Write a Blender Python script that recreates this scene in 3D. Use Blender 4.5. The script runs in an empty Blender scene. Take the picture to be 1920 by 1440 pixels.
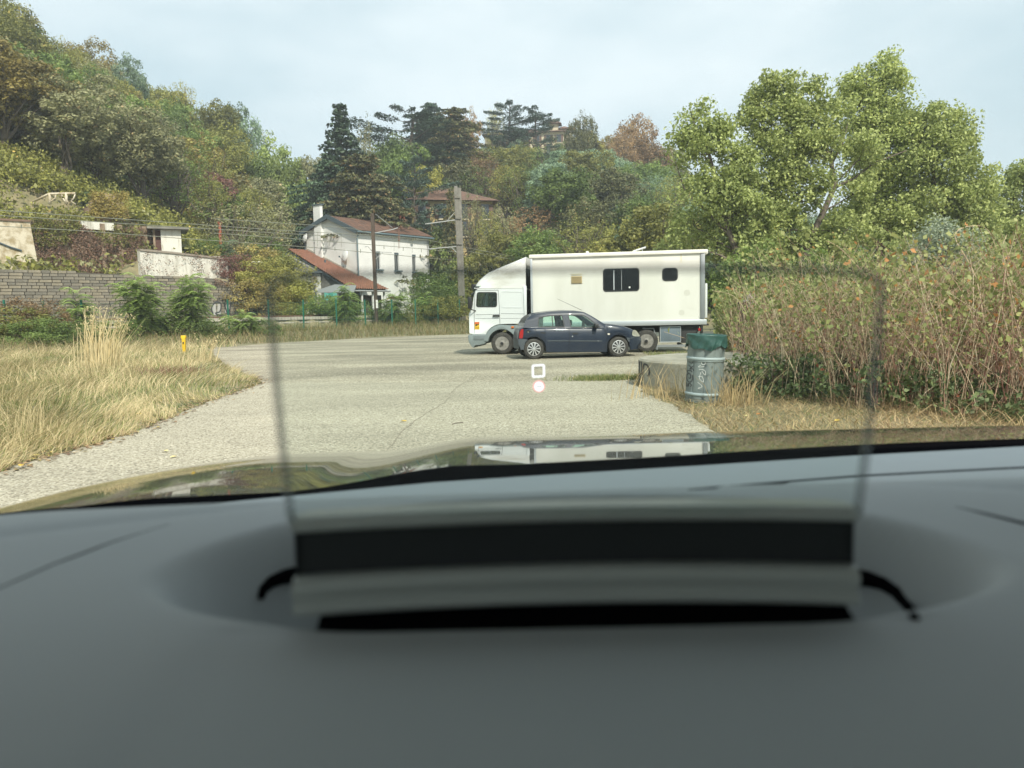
import bpy, bmesh, math, random
import numpy as np
from mathutils import Vector, Matrix, Euler
random.seed(7)
RNG = np.random.default_rng(11)
sc = bpy.context.scene
COL = sc.collection
PI = math.pi

# ------------------------------------------------------------------ camera
EYE = Vector((0.0, 0.0, 1.3))
FPX = 1443.0
PITCH = math.radians(5.2)
ROLL = math.radians(1.2)
_f = Vector((0, math.cos(PITCH), -math.sin(PITCH)))
_r0 = Vector((1, 0, 0))
_u0 = _r0.cross(_f)
_r = _r0 * math.cos(ROLL) - _u0 * math.sin(ROLL)
_u = _r0 * math.sin(ROLL) + _u0 * math.cos(ROLL)
cam_d = bpy.data.cameras.new('camera')
cam = bpy.data.objects.new('camera', cam_d)
COL.objects.link(cam)
cam.matrix_world = Matrix(((_r.x, _u.x, -_f.x, EYE.x), (_r.y, _u.y, -_f.y, EYE.y), (_r.z, _u.z, -_f.z, EYE.z), (0, 0, 0, 1)))
cam_d.sensor_width = 36.0
cam_d.lens = 36.0 * FPX / 1920.0
cam_d.clip_start = 0.02
cam_d.clip_end = 9000.0
cam_d.dof.use_dof = True
cam_d.dof.focus_distance = 24.0
cam_d.dof.aperture_fstop = 7.6
cam_d.dof.aperture_blades = 0
sc.camera = cam

# ------------------------------------------------------------------ world, sun, exposure
SUN_EL = math.radians(45)
SUN_AZ = math.radians(158)      # measured from +Y towards +X: behind the camera, to the right
sun_dir = Vector((math.sin(SUN_AZ) * math.cos(SUN_EL), math.cos(SUN_AZ) * math.cos(SUN_EL), math.sin(SUN_EL)))
w = bpy.data.worlds.new('World')
sc.world = w
w.use_nodes = True
nt = w.node_tree
nt.nodes.clear()
N = nt.nodes.new
L = nt.links.new
out = N('ShaderNodeOutputWorld')
bg = N('ShaderNodeBackground')
bg.inputs['Strength'].default_value = 0.13
sky = N('ShaderNodeTexSky')
sky.sky_type = 'NISHITA'
sky.sun_disc = False
sky.sun_elevation = SUN_EL
sky.sun_rotation = SUN_AZ
sky.air_density = 1.0
sky.dust_density = 1.5
tc = N('ShaderNodeTexCoord')
mp = N('ShaderNodeMapping')
mp.inputs['Scale'].default_value = (1.0, 1.0, 2.6)
noi = N('ShaderNodeTexNoise')
noi.inputs['Scale'].default_value = 2.4
noi.inputs['Detail'].default_value = 5.0
noi.inputs['Roughness'].default_value = 0.5
rmp = N('ShaderNodeValToRGB')
rmp.color_ramp.elements[0].position = 0.38
rmp.color_ramp.elements[0].color = (4.0, 5.05, 5.35, 1)
rmp.color_ramp.elements[1].position = 0.64
rmp.color_ramp.elements[1].color = (5.9, 6.6, 6.7, 1)
mix = N('ShaderNodeMix')
mix.data_type = 'RGBA'
mix.inputs['Factor'].default_value = 0.86
L(tc.outputs['Generated'], mp.inputs['Vector'])
L(mp.outputs['Vector'], noi.inputs['Vector'])
L(noi.outputs['Fac'], rmp.inputs['Fac'])
L(sky.outputs['Color'], mix.inputs['A'])
L(rmp.outputs['Color'], mix.inputs['B'])
L(mix.outputs['Result'], bg.inputs['Color'])
L(bg.outputs['Background'], out.inputs['Surface'])
sun_d = bpy.data.lights.new('sun', 'SUN')
sun_d.energy = 3.9
sun_d.angle = math.radians(0.8)
sun_d.color = (1.0, 0.93, 0.80)
sun = bpy.data.objects.new('sun', sun_d)
COL.objects.link(sun)
sun.location = sun_dir * 60
sun.rotation_euler = sun_dir.to_track_quat('Z', 'Y').to_euler()
sc.view_settings.view_transform = 'Standard'
sc.view_settings.look = 'None'
sc.view_settings.gamma = 1.0
sc.view_settings.exposure = 0.42
sc.view_settings.use_curve_mapping = False
sc.cycles.max_bounces = 8
sc.cycles.transparent_max_bounces = 24
sc.cycles.caustics_reflective = False
sc.cycles.caustics_refractive = False

# thin air haze over the whole valley, added in place of a windscreen veil
def make_haze(density):
    me = bpy.data.meshes.new('haze')
    x0, x1, y0, y1, z0, z1 = -260, 260, -40, 330, -3, 75
    me.from_pydata([(x, y, z) for z in (z0, z1) for y in (y0, y1) for x in (x0, x1)], [], [(0, 2, 3, 1), (4, 5, 7, 6), (0, 1, 5, 4), (2, 6, 7, 3), (0, 4, 6, 2), (1, 3, 7, 5)])
    o = bpy.data.objects.new('haze', me); COL.objects.link(o); o['kind'] = 'stuff'
    o['label'] = 'faint pale haze in the air over the parking lot and hills'; o['category'] = 'haze'
    m = bpy.data.materials.new('haze'); m.use_nodes = True; nt = m.node_tree; nt.nodes.clear()
    ou = nt.nodes.new('ShaderNodeOutputMaterial'); v = nt.nodes.new('ShaderNodeVolumePrincipled')
    v.inputs['Color'].default_value = (.88, .94, .97, 1); v.inputs['Density'].default_value = density; v.inputs['Anisotropy'].default_value = .2
    nt.links.new(v.outputs[0], ou.inputs['Volume']); me.materials.append(m)
HAZE = 0.0011
if HAZE > 0: make_haze(HAZE)

# ------------------------------------------------------------------ measuring helpers
def ray(px, py):
    """direction from the eye through a point measured on the 1920x1440 photograph"""
    d = _f + _r * ((px - 960.0) / FPX) + _u * ((720.0 - py) / FPX)
    return d.normalized()
def at_y(px, py, Y):
    d = ray(px, py)
    return EYE + d * ((Y - EYE.y) / d.y)
def at_z(px, py, Z):
    d = ray(px, py)
    return EYE + d * ((Z - EYE.z) / d.z)
def at_s(px, py, s):
    """on the vertical plane parallel to the railway fence, s metres behind it"""
    d = ray(px, py)
    den = d.x * FN[0] + d.y * FN[1]
    num = s - ((EYE.x - FP[0]) * FN[0] + (EYE.y - FP[1]) * FN[1])
    return EYE + d * (num / den)
def az_px(x, y):
    return 960.0 + FPX * x / max(y, 1e-3)
# the fence line
_l = math.hypot(1.0, 1.05)
FU = (1.0 / _l, 1.05 / _l)
FN = (-1.05 / _l, 1.0 / _l)
FP = (-19.4, 46.0)
def st(s, t, z=0.0):
    return Vector((FP[0] + FN[0] * s + FU[0] * t, FP[1] + FN[1] * s + FU[1] * t, z))

# ------------------------------------------------------------------ object helpers
def wmat(o):
    m = o.matrix_basis.copy()
    p = o.parent
    while p is not None:
        m = p.matrix_basis @ m
        p = p.parent
    return m
def link(name, me, mats=None, parent=None):
    o = bpy.data.objects.new(name, me)
    COL.objects.link(o)
    if mats is not None:
        for m in (mats if isinstance(mats, (list, tuple)) else [mats]):
            me.materials.append(m)
    if parent is not None:
        o.parent = parent
    return o
def empty(name, loc, rz=0.0):
    o = bpy.data.objects.new(name, None)
    o.empty_display_size = 0.3
    o.location = loc
    o.rotation_euler = (0, 0, rz)
    COL.objects.link(o)
    return o
def tag(o, label=None, cat=None, group=None, kind=None):
    if label: o['label'] = label
    if cat: o['category'] = cat
    if group: o['group'] = group
    if kind: o['kind'] = kind
    return o
def thing(name, label, cat, loc, rz=0.0, group=None):
    return tag(empty(name, loc, rz), label, cat, group)
def copy_tree(o, parent=None):
    c = o.copy()
    COL.objects.link(c)
    c.parent = parent
    for ch in list(o.children):
        copy_tree(ch, c)
    return c

SPLIT = {'side_cheek', 'recess_shadow_gap', 'clip', 'clamp', 'post', 'branches', 'shutter', 'rear_walls', 'chassis', 'underbody', 'bracket', 'mirror_arm', 'buttress', 'rail', 'wall', 'display_dash', 'masonry', 'insulator', 'arm', 'pole'}
def islands(me):
    n = len(me.vertices); par = list(range(n))
    def find(a):
        while par[a] != a:
            par[a] = par[par[a]]; a = par[a]
        return a
    for e in me.edges:
        a, b = find(e.vertices[0]), find(e.vertices[1])
        if a != b: par[a] = b
    groups = {}
    for p in me.polygons: groups.setdefault(find(p.vertices[0]), []).append(tuple(p.vertices))
    if len(groups) < 2: return [me]
    res = []
    for g, fs in groups.items():
        ids = sorted({i for f in fs for i in f}); mp = {i: k for k, i in enumerate(ids)}
        m2 = bpy.data.meshes.new(me.name); m2.from_pydata([tuple(me.vertices[i].co) for i in ids], [], [tuple(mp[i] for i in f) for f in fs]); res.append(m2)
    return res
class MB:
    """collects shapes, builds them as one mesh"""
    def __init__(s):
        s.v = []; s.f = []
    def add(s, vs, fs):
        b = len(s.v)
        s.v += [Vector(p) for p in vs]
        s.f += [tuple(i + b for i in f) for f in fs]
        return s
    def box(s, c, d, rz=0.0, m=None):
        hx, hy, hz = d[0] / 2, d[1] / 2, d[2] / 2
        R = m if m is not None else Matrix.Rotation(rz, 3, 'Z')
        vs = [Vector(c) + R @ Vector((x * hx, y * hy, z * hz)) for z in (-1, 1) for y in (-1, 1) for x in (-1, 1)]
        return s.add(vs, [(0, 2, 3, 1), (4, 5, 7, 6), (0, 1, 5, 4), (2, 6, 7, 3), (0, 4, 6, 2), (1, 3, 7, 5)])
    def bar(s, a, b, w, h=None, up=(0, 0, 1)):
        a = Vector(a); b = Vector(b); h = h or w
        d = (b - a); ln = d.length
        if ln < 1e-6: return s
        z = d / ln
        u = Vector(up)
        if abs(z.dot(u)) > 0.98: u = Vector((1, 0, 0))
        x = u.cross(z).normalized(); y = z.cross(x)
        R = Matrix((x, y, z)).transposed()
        return s.box((a + b) / 2, (w, h, ln), m=R)
    def tube(s, pts, r, n=8, cap=True):
        pts = [Vector(p) for p in pts]
        rs = r if isinstance(r, (list, tuple)) else [r] * len(pts)
        b = len(s.v)
        prev = None
        for i, p in enumerate(pts):
            if i == 0: t = pts[1] - p
            elif i == len(pts) - 1: t = p - pts[i - 1]
            else: t = pts[i + 1] - pts[i - 1]
            t.normalize()
            if prev is None:
                ref = Vector((0, 0, 1)) if abs(t.z) < 0.9 else Vector((1, 0, 0))
                x = ref.cross(t).normalized()
            else:
                x = (prev - t * prev.dot(t)).normalized()
            prev = x
            y = t.cross(x)
            for k in range(n):
                a = 2 * PI * k / n
                s.v.append(p + (x * math.cos(a) + y * math.sin(a)) * rs[i])
        for i in range(len(pts) - 1):
            for k in range(n):
                k2 = (k + 1) % n
                s.f.append((b + i * n + k, b + i * n + k2, b + (i + 1) * n + k2, b + (i + 1) * n + k))
        if cap:
            s.f.append(tuple(b + k for k in reversed(range(n))))
            s.f.append(tuple(b + (len(pts) - 1) * n + k for k in range(n)))
        return s
    def lathe(s, prof, n=24, c=(0, 0, 0), axis='Z', fn=None, close=False, cap=True):
        """prof: list of (r, h)"""
        b = len(s.v); c = Vector(c)
        for (r, h) in prof:
            for k in range(n):
                a = 2 * PI * k / n
                rr = r * (fn(a, h) if fn else 1.0)
                if axis == 'Z': s.v.append(c + Vector((rr * math.cos(a), rr * math.sin(a), h)))
                elif axis == 'Y': s.v.append(c + Vector((rr * math.cos(a), h, rr * math.sin(a))))
                else: s.v.append(c + Vector((h, rr * math.cos(a), rr * math.sin(a))))
        m = len(prof)
        for i in range(m - 1 if not close else m):
            i2 = (i + 1) % m
            for k in range(n):
                k2 = (k + 1) % n
                s.f.append((b + i * n + k, b + i * n + k2, b + i2 * n + k2, b + i2 * n + k))
        if not close and cap:
            if prof[0][0] > 1e-5: s.f.append(tuple(b + k for k in reversed(range(n))))
            if prof[-1][0] > 1e-5: s.f.append(tuple(b + (m - 1) * n + k for k in range(n)))
        return s
    def grid(s, rows):
        b = len(s.v); nr = len(rows); nc = len(rows[0])
        for r in rows: s.v += [Vector(p) for p in r]
        for i in range(nr - 1):
            for j in range(nc - 1):
                s.f.append((b + i * nc + j, b + i * nc + j + 1, b + (i + 1) * nc + j + 1, b + (i + 1) * nc + j))
        return s
    def prism(s, poly, a, b, plane='XZ'):
        """poly of 2-D points extruded from a to b on the third axis"""
        n = len(poly)
        def P(p, d):
            if plane == 'XZ': return (p[0], d, p[1])
            if plane == 'XY': return (p[0], p[1], d)
            return (d, p[0], p[1])
        vs = [P(p, a) for p in poly] + [P(p, b) for p in poly]
        fs = [tuple(range(n)), tuple(reversed(range(n, 2 * n)))] + [(i, n + i, n + (i + 1) % n, (i + 1) % n) for i in range(n)]
        return s.add(vs, fs)
    def mesh(s, name, fix=True, bevel=0.0, seg=2):
        me = bpy.data.meshes.new(name)
        me.from_pydata([tuple(p) for p in s.v], [], s.f)
        if fix or bevel > 0:
            bm = bmesh.new(); bm.from_mesh(me)
            bmesh.ops.remove_doubles(bm, verts=bm.verts, dist=1e-5)
            if bevel > 0:
                es = [e for e in bm.edges if len(e.link_faces) == 2 and e.calc_face_angle(0) > 0.35]
                bmesh.ops.bevel(bm, geom=es, offset=bevel, segments=seg, affect='EDGES', profile=0.5, clamp_overlap=True)
            bmesh.ops.recalc_face_normals(bm, faces=bm.faces)
            bm.to_mesh(me); bm.free()
        return me
    def build(s, name, mat, parent=None, local=True, bevel=0.0, smooth=False, fix=True, seg=2, ang=None):
        if not local and parent is not None:
            inv = wmat(parent).inverted()
            s.v = [inv @ p for p in s.v]
        me = s.mesh(name, fix, bevel, seg)
        if name in SPLIT and parent is not None:
            res = islands(me)
            if 1 < len(res) <= 14:
                for m_ in res:
                    o = link(name, m_, mat, parent)
                    if smooth or bevel > 0: shade(m_, ang if ang is not None else (0.7 if not smooth else 3.2))
                return o
        o = link(name, me, mat, parent)
        if smooth or bevel > 0:
            shade(me, ang if ang is not None else (0.7 if not smooth else 3.2))
        return o

def shade(me, angle=0.7):
    me.polygons.foreach_set('use_smooth', [True] * len(me.polygons))
    if angle < 3.1:
        bm = bmesh.new(); bm.from_mesh(me)
        for e in bm.edges:
            if len(e.link_faces) == 2 and e.calc_face_angle(0) > angle: e.smooth = False
        bm.to_mesh(me); bm.free()

def rrect(x0, z0, x1, z1, r, n=5):
    pts = []
    for cx, cz, a0 in ((x1 - r, z0 + r, -90), (x1 - r, z1 - r, 0), (x0 + r, z1 - r, 90), (x0 + r, z0 + r, 180)):
        for k in range(n + 1):
            a = math.radians(a0 + 90 * k / n)
            pts.append((cx + r * math.cos(a), cz + r * math.sin(a)))
    return pts
def round_poly(pts, r, n=3):
    res = []
    m = len(pts)
    for i in range(m):
        p = Vector(pts[i]); a = Vector(pts[i - 1]) - p; b = Vector(pts[(i + 1) % m]) - p
        rr = min(r, a.length * 0.45, b.length * 0.45)
        A = p + a.normalized() * rr; B = p + b.normalized() * rr
        for k in range(n + 1):
            t = k / n
            q = A * (1 - t) ** 2 + p * 2 * t * (1 - t) + B * t * t
            res.append((q.x, q.y))
    return res
def area2(p):
    return sum(p[i - 1][0] * p[i][1] - p[i][0] * p[i - 1][1] for i in range(len(p)))
def plate(mb, outer, holes, thick, fn):
    """flat plate with real openings; fn(x, z, y) places it; y runs 0..thick"""
    cu = bpy.data.curves.new('plate', 'CURVE')
    cu.dimensions = '2D'; cu.fill_mode = 'BOTH'
    for loop in [outer] + list(holes):
        sp = cu.splines.new('POLY')
        sp.points.add(len(loop) - 1)
        for i, p in enumerate(loop): sp.points[i].co = (p[0], p[1], 0, 1)
        sp.use_cyclic_u = True
    ob = bpy.data.objects.new('plate', cu)
    me = ob.to_mesh()
    vs = [(v.co.x, v.co.y) for v in me.vertices]
    fs = [tuple(p.vertices) for p in me.polygons]
    ob.to_mesh_clear()
    bpy.data.objects.remove(ob); bpy.data.curves.remove(cu)
    n = len(vs)
    V = [fn(x, z, 0.0) for x, z in vs] + [fn(x, z, thick) for x, z in vs]
    F = fs + [tuple(i + n for i in reversed(f)) for f in fs]
    cnt = {}
    for f in fs:
        for i in range(len(f)):
            a, b = f[i - 1], f[i]
            cnt[(a, b)] = 1
    for (a, b) in cnt:
        if (b, a) not in cnt: F.append((b, a, a + n, b + n))
    mb.add(V, F)
    return mb
def strokes(mb, lines, w, fn, lift=0.002):
    """flat painted strokes; fn(x, z, off) puts a 2-D point on the surface"""
    for ln in lines:
        pts = [Vector(p) for p in ln]
        # smooth the polyline
        if len(pts) > 2:
            fine = []
            for i in range(len(pts) - 1):
                p0 = pts[max(i - 1, 0)]; p1 = pts[i]; p2 = pts[i + 1]; p3 = pts[min(i + 2, len(pts) - 1)]
                for k in range(5):
                    t = k / 5
                    fine.append(0.5 * ((2 * p1) + (p2 - p0) * t + (2 * p0 - 5 * p1 + 4 * p2 - p3) * t * t + (3 * p1 - p0 - 3 * p2 + p3) * t ** 3))
            fine.append(pts[-1]); pts = fine
        b = len(mb.v)
        for i, p in enumerate(pts):
            t = (pts[min(i + 1, len(pts) - 1)] - pts[max(i - 1, 0)])
            if t.length < 1e-9: t = Vector((1, 0))
            t.normalize(); nrm = Vector((-t.y, t.x)) * w / 2
            mb.v.append(Vector(fn(p.x + nrm.x, p.y + nrm.y, lift))); mb.v.append(Vector(fn(p.x - nrm.x, p.y - nrm.y, lift)))
        for i in range(len(pts) - 1):
            mb.f.append((b + 2 * i, b + 2 * i + 1, b + 2 * i + 3, b + 2 * i + 2))
    return mb
def text_faces(mb, txt, size, fn):
    cu = bpy.data.curves.new('txt', 'FONT')
    cu.body = txt; cu.size = size; cu.align_x = 'CENTER'; cu.align_y = 'CENTER'; cu.resolution_u = 2
    ob = bpy.data.objects.new('txt', cu)
    COL.objects.link(ob)
    dg = bpy.context.evaluated_depsgraph_get()
    me = ob.evaluated_get(dg).to_mesh()
    vs = [fn(v.co.x, v.co.y, 0.002) for v in me.vertices]
    fs = [tuple(p.vertices) for p in me.polygons]
    mb.add(vs, fs)
    bpy.data.objects.remove(ob); bpy.data.curves.remove(cu)
    return mb

# ------------------------------------------------------------------ materials
def mat(name, col, rough=0.7, metal=0.0, var=0.0, vscale=3.0, col2=None, bump=0.0, bscale=40.0, spec=0.5, coat=0.0, stretch=(1, 1, 1), detail=6.0, lo=0.35, hi=0.65):
    m = bpy.data.materials.new(name)
    m.use_nodes = True
    nt = m.node_tree; b = nt.nodes['Principled BSDF']
    b.inputs['Roughness'].default_value = rough
    b.inputs['Metallic'].default_value = metal
    b.inputs['Specular IOR Level'].default_value = spec
    b.inputs['Coat Weight'].default_value = coat
    c = (*col, 1)
    if var > 0 or col2 is not None:
        t = nt.nodes.new('ShaderNodeTexCoord'); mp = nt.nodes.new('ShaderNodeMapping'); mp.inputs['Scale'].default_value = stretch
        n = nt.nodes.new('ShaderNodeTexNoise'); n.inputs['Scale'].default_value = vscale; n.inputs['Detail'].default_value = detail; n.inputs['Roughness'].default_value = 0.62
        r = nt.nodes.new('ShaderNodeValToRGB')
        r.color_ramp.elements[0].position = lo; r.color_ramp.elements[1].position = hi
        if col2 is None: col2 = tuple(max(0, x * (1 - var)) for x in col)
        r.color_ramp.elements[0].color = (*col2, 1); r.color_ramp.elements[1].color = c
        nt.links.new(t.outputs['Object'], mp.inputs['Vector']); nt.links.new(mp.outputs['Vector'], n.inputs['Vector'])
        nt.links.new(n.outputs['Fac'], r.inputs['Fac']); nt.links.new(r.outputs['Color'], b.inputs['Base Color'])
    else:
        b.inputs['Base Color'].default_value = c
    if bump > 0:
        t = nt.nodes.new('ShaderNodeTexCoord'); n = nt.nodes.new('ShaderNodeTexNoise')
        n.inputs['Scale'].default_value = bscale; n.inputs['Detail'].default_value = 4.0
        bp = nt.nodes.new('ShaderNodeBump'); bp.inputs['Strength'].default_value = bump; bp.inputs['Distance'].default_value = 0.02
        nt.links.new(t.outputs['Object'], n.inputs['Vector']); nt.links.new(n.outputs['Fac'], bp.inputs['Height']); nt.links.new(bp.outputs['Normal'], b.inputs['Normal'])
    return m
def leaf_mat(name, dark, light, accent=None, acc=0.08, trans=0.25, rough=0.55, rnd=0.3, vcurve=(0.0, 1.0), k=1.0):
    dark = tuple(min(.8, c * k) for c in dark); light = tuple(min(.8, c * k) for c in light)
    if accent is not None: accent = tuple(min(.8, c * k) for c in accent)
    """colour from the per-leaf attribute 'v', brightness a little different on each plant"""
    m = bpy.data.materials.new(name); m.use_nodes = True
    nt = m.node_tree; b = nt.nodes['Principled BSDF']; o = nt.nodes['Material Output']
    a = nt.nodes.new('ShaderNodeAttribute'); a.attribute_name = 'v'
    r = nt.nodes.new('ShaderNodeValToRGB'); e = r.color_ramp.elements
    e[0].position = vcurve[0]; e[0].color = (*dark, 1)
    if accent is None:
        e[1].position = vcurve[1]; e[1].color = (*light, 1)
    else:
        e[1].position = 1 - acc; e[1].color = (*light, 1)
        k_ = e.new(min(1.0, 1 - acc + 0.02)); k_.color = (*accent, 1)
    nt.links.new(a.outputs['Fac'], r.inputs['Fac'])
    oi = nt.nodes.new('ShaderNodeObjectInfo')
    mr = nt.nodes.new('ShaderNodeMapRange'); mr.inputs['To Min'].default_value = 1 - rnd; mr.inputs['To Max'].default_value = 1 + rnd
    nt.links.new(oi.outputs['Random'], mr.inputs['Value'])
    hs = nt.nodes.new('ShaderNodeHueSaturation')
    nt.links.new(r.outputs['Color'], hs.inputs['Color']); nt.links.new(mr.outputs['Result'], hs.inputs['Value'])
    nt.links.new(hs.outputs['Color'], b.inputs['Base Color'])
    b.inputs['Roughness'].default_value = rough
    b.inputs['Specular IOR Level'].default_value = 0.35
    if trans > 0:
        t = nt.nodes.new('ShaderNodeBsdfTranslucent'); nt.links.new(hs.outputs['Color'], t.inputs['Color'])
        mx = nt.nodes.new('ShaderNodeMixShader'); mx.inputs[0].default_value = trans
        nt.links.new(b.outputs[0], mx.inputs[1]); nt.links.new(t.outputs[0], mx.inputs[2]); nt.links.new(mx.outputs[0], o.inputs['Surface'])
    return m
def glass_mat(name, tint=(1, 1, 1), haze_mix=0.0, rough=0.0, ior=1.45, boost=1.0):
    """thin pane: lets light straight through, mirrors by Fresnel"""
    m = bpy.data.materials.new(name); m.use_nodes = True
    nt = m.node_tree; nt.nodes.clear()
    o = nt.nodes.new('ShaderNodeOutputMaterial')
    tr = nt.nodes.new('ShaderNodeBsdfTransparent'); tr.inputs[0].default_value = (*tint, 1)
    gl = nt.nodes.new('ShaderNodeBsdfGlossy'); gl.inputs['Roughness'].default_value = rough; gl.inputs['Color'].default_value = (boost, boost, boost, 1)
    fr = nt.nodes.new('ShaderNodeFresnel'); fr.inputs['IOR'].default_value = ior
    # the same mirror strength from both faces of the pane
    ge = nt.nodes.new('ShaderNodeNewGeometry'); m1 = nt.nodes.new('ShaderNodeMath'); m1.operation = 'MULTIPLY_ADD'; m1.inputs[1].default_value = -2.0; m1.inputs[2].default_value = 1.0
    pw = nt.nodes.new('ShaderNodeMath'); pw.operation = 'POWER'; pw.inputs[0].default_value = ior
    nt.links.new(ge.outputs['Backfacing'], m1.inputs[0]); nt.links.new(m1.outputs[0], pw.inputs[1]); nt.links.new(pw.outputs[0], fr.inputs['IOR'])
    mx = nt.nodes.new('ShaderNodeMixShader')
    nt.links.new(fr.outputs[0], mx.inputs[0]); nt.links.new(tr.outputs[0], mx.inputs[1]); nt.links.new(gl.outputs[0], mx.inputs[2])
    last = mx
    if haze_mix > 0:
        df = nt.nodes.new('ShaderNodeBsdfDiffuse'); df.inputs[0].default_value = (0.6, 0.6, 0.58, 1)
        m2 = nt.nodes.new('ShaderNodeMixShader'); m2.inputs[0].default_value = haze_mix
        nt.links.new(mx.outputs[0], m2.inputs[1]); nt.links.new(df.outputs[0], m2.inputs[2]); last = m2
    nt.links.new(last.outputs[0], o.inputs['Surface'])
    return m
def emit_mat(name, col, s):
    m = bpy.data.materials.new(name); m.use_nodes = True
    nt = m.node_tree; b = nt.nodes['Principled BSDF']
    b.inputs['Base Color'].default_value = (0, 0, 0, 1); b.inputs['Specular IOR Level'].default_value = 0
    b.inputs['Emission Color'].default_value = (*col, 1); b.inputs['Emission Strength'].default_value = s
    return m

def np_mesh(name, V, F, attr=None):
    """V (n,3) float, F (m,k) int, attr per vertex"""
    me = bpy.data.meshes.new(name)
    V = np.asarray(V, dtype=np.float32); F = np.asarray(F, dtype=np.int32)
    me.vertices.add(len(V)); me.vertices.foreach_set('co', V.ravel())
    k = F.shape[1]
    me.loops.add(F.size); me.loops.foreach_set('vertex_index', F.ravel())
    me.polygons.add(len(F)); me.polygons.foreach_set('loop_start', np.arange(len(F), dtype=np.int32) * k)
    me.update(calc_edges=True)
    if attr is not None:
        a = me.attributes.new('v', 'FLOAT', 'POINT'); a.data.foreach_set('value', np.asarray(attr, dtype=np.float32))
    return me
def sm(a, b, x):
    t = np.clip((np.asarray(x, dtype=float) - a) / (b - a), 0, 1)
    return t * t * (3 - 2 * t)
# ------------------------------------------------------------------ terrain
_px = np.array([-2500, -1200, -400, 0, 150, 300, 450, 540, 575, 610, 700, 780, 900, 1000, 1120, 1200, 1300, 1400, 1600, 1900, 2600, 4500], float)
_F = np.array([70, 68, 64, 62, 64, 68, 71, 88, 92, 94, 90, 84, 78, 72, 64, 62, 62, 62, 66, 70, 80, 90], float)
_zF = np.array([8, 8.5, 8.5, 8.5, 8.5, 7.2, 4.0, 2, 1.5, 1.5, 1.5, 1.5, 1.5, 1.2, 1, .6, .3, 0, 0, 0, 0, 0], float)
_D = np.array([130, 130, 126, 122, 122, 122, 124, 126, 130, 134, 150, 160, 172, 175, 170, 165, 160, 160, 160, 160, 160, 160], float)
_zR = np.array([52, 50, 43, 36.5, 32.5, 26.5, 18.0, 15, 12.5, 14, 25, 32, 36, 36, 32, 28, 21, 16, 12, 8, 5, 3], float)
def H(x, y):
    x = np.asarray(x, float); y = np.asarray(y, float)
    s = (x - FP[0]) * FN[0] + (y - FP[1]) * FN[1]
    t = (x - FP[0]) * FU[0] + (y - FP[1]) * FU[1]
    z = 0.5 * sm(-7, -1, s) + 0.8 * sm(2.6, 3.6, s)
    z = z * sm(-70, -30, x + y * 0)                                  # flat again far to the left behind
    ter = (4.6 - 1.3) * sm(12.6, 13.4, s) * (1 - sm(9, 14.5, t)) + 3.7 * sm(17.6, 18.6, s) * (1 - sm(3.0, 9.0, t)) + 1.7 * sm(15.5, 16.2, s) * sm(1.0, 5.0, t) * (1 - sm(10, 15, t))
    z = z + ter
    yy = np.maximum(y, 1.0)
    px = 960 + FPX * x / yy
    d = np.hypot(x, y)
    F = np.interp(px, _px, _F); D = np.interp(px, _px, _D); zF = np.interp(px, _px, _zF); zR = np.interp(px, _px, _zR)
    u = np.clip((d - F) / (D - F), 0, None)
    ramp = zF + (zR - zF) * np.where(u < 1, np.clip(u, 0, 1) ** 0.92, 1.0) + np.where(u > 1, -2.0 * (1 - np.exp(-(u - 1))), 0)
    fr = sm(1.0, 30.0, y)
    hill = np.where(u > 0, ramp, 0) * fr
    bump = 0.5 * np.sin(x * 0.21 + 1.3) * np.sin(y * 0.17) + 0.35 * np.sin(x * 0.47 - y * 0.31)
    act = 1 - (1 - sm(18.5, 19.8, s)) * (1 - sm(9, 14, t)) * sm(-1, 0, s + 100)
    hill = np.where((s > 17.0) | (t > 12), hill * act, 0)
    z = np.where(hill > z, hill + bump * sm(0.0, 0.25, u), z)
    return z
def Hf(x, y): return float(H(x, y))

m_soil = mat('dry_soil', (0.30, 0.25, 0.15), 0.95, col2=(0.16, 0.16, 0.08), vscale=0.9, bump=0.5, bscale=9)
azs = np.radians(np.concatenate([np.arange(-180, -52, 4), np.arange(-52, 52, 0.5), np.arange(52, 180.1, 4)]))
rad = np.concatenate([[0.5, 2, 3.5], np.arange(5, 26, 1.0), np.arange(26, 92, 0.8), np.arange(92, 215, 3.0), [240, 300, 400, 600, 1000, 1800, 3500, 6000]])
A, R = np.meshgrid(azs, rad)
X = R * np.sin(A); Y = R * np.cos(A)
Z = H(X, Y)
Z = np.where(R > 260, np.maximum(Z * np.exp(-(R - 260) / 500), 0), Z)
# low mound under the grass verge on the left
V = np.stack([X, Y, Z], -1).reshape(-1, 3)
na = len(azs); idx = np.arange(len(rad) * na).reshape(len(rad), na)
Fq = np.stack([idx[:-1, :-1], idx[:-1, 1:], idx[1:, 1:], idx[1:, :-1]], -1).reshape(-1, 4)[:, ::-1]
me = np_mesh('ground', V, Fq)
ground = link('ground', me, m_soil)
shade(me, 3.2)
tag(ground, kind='structure')

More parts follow.
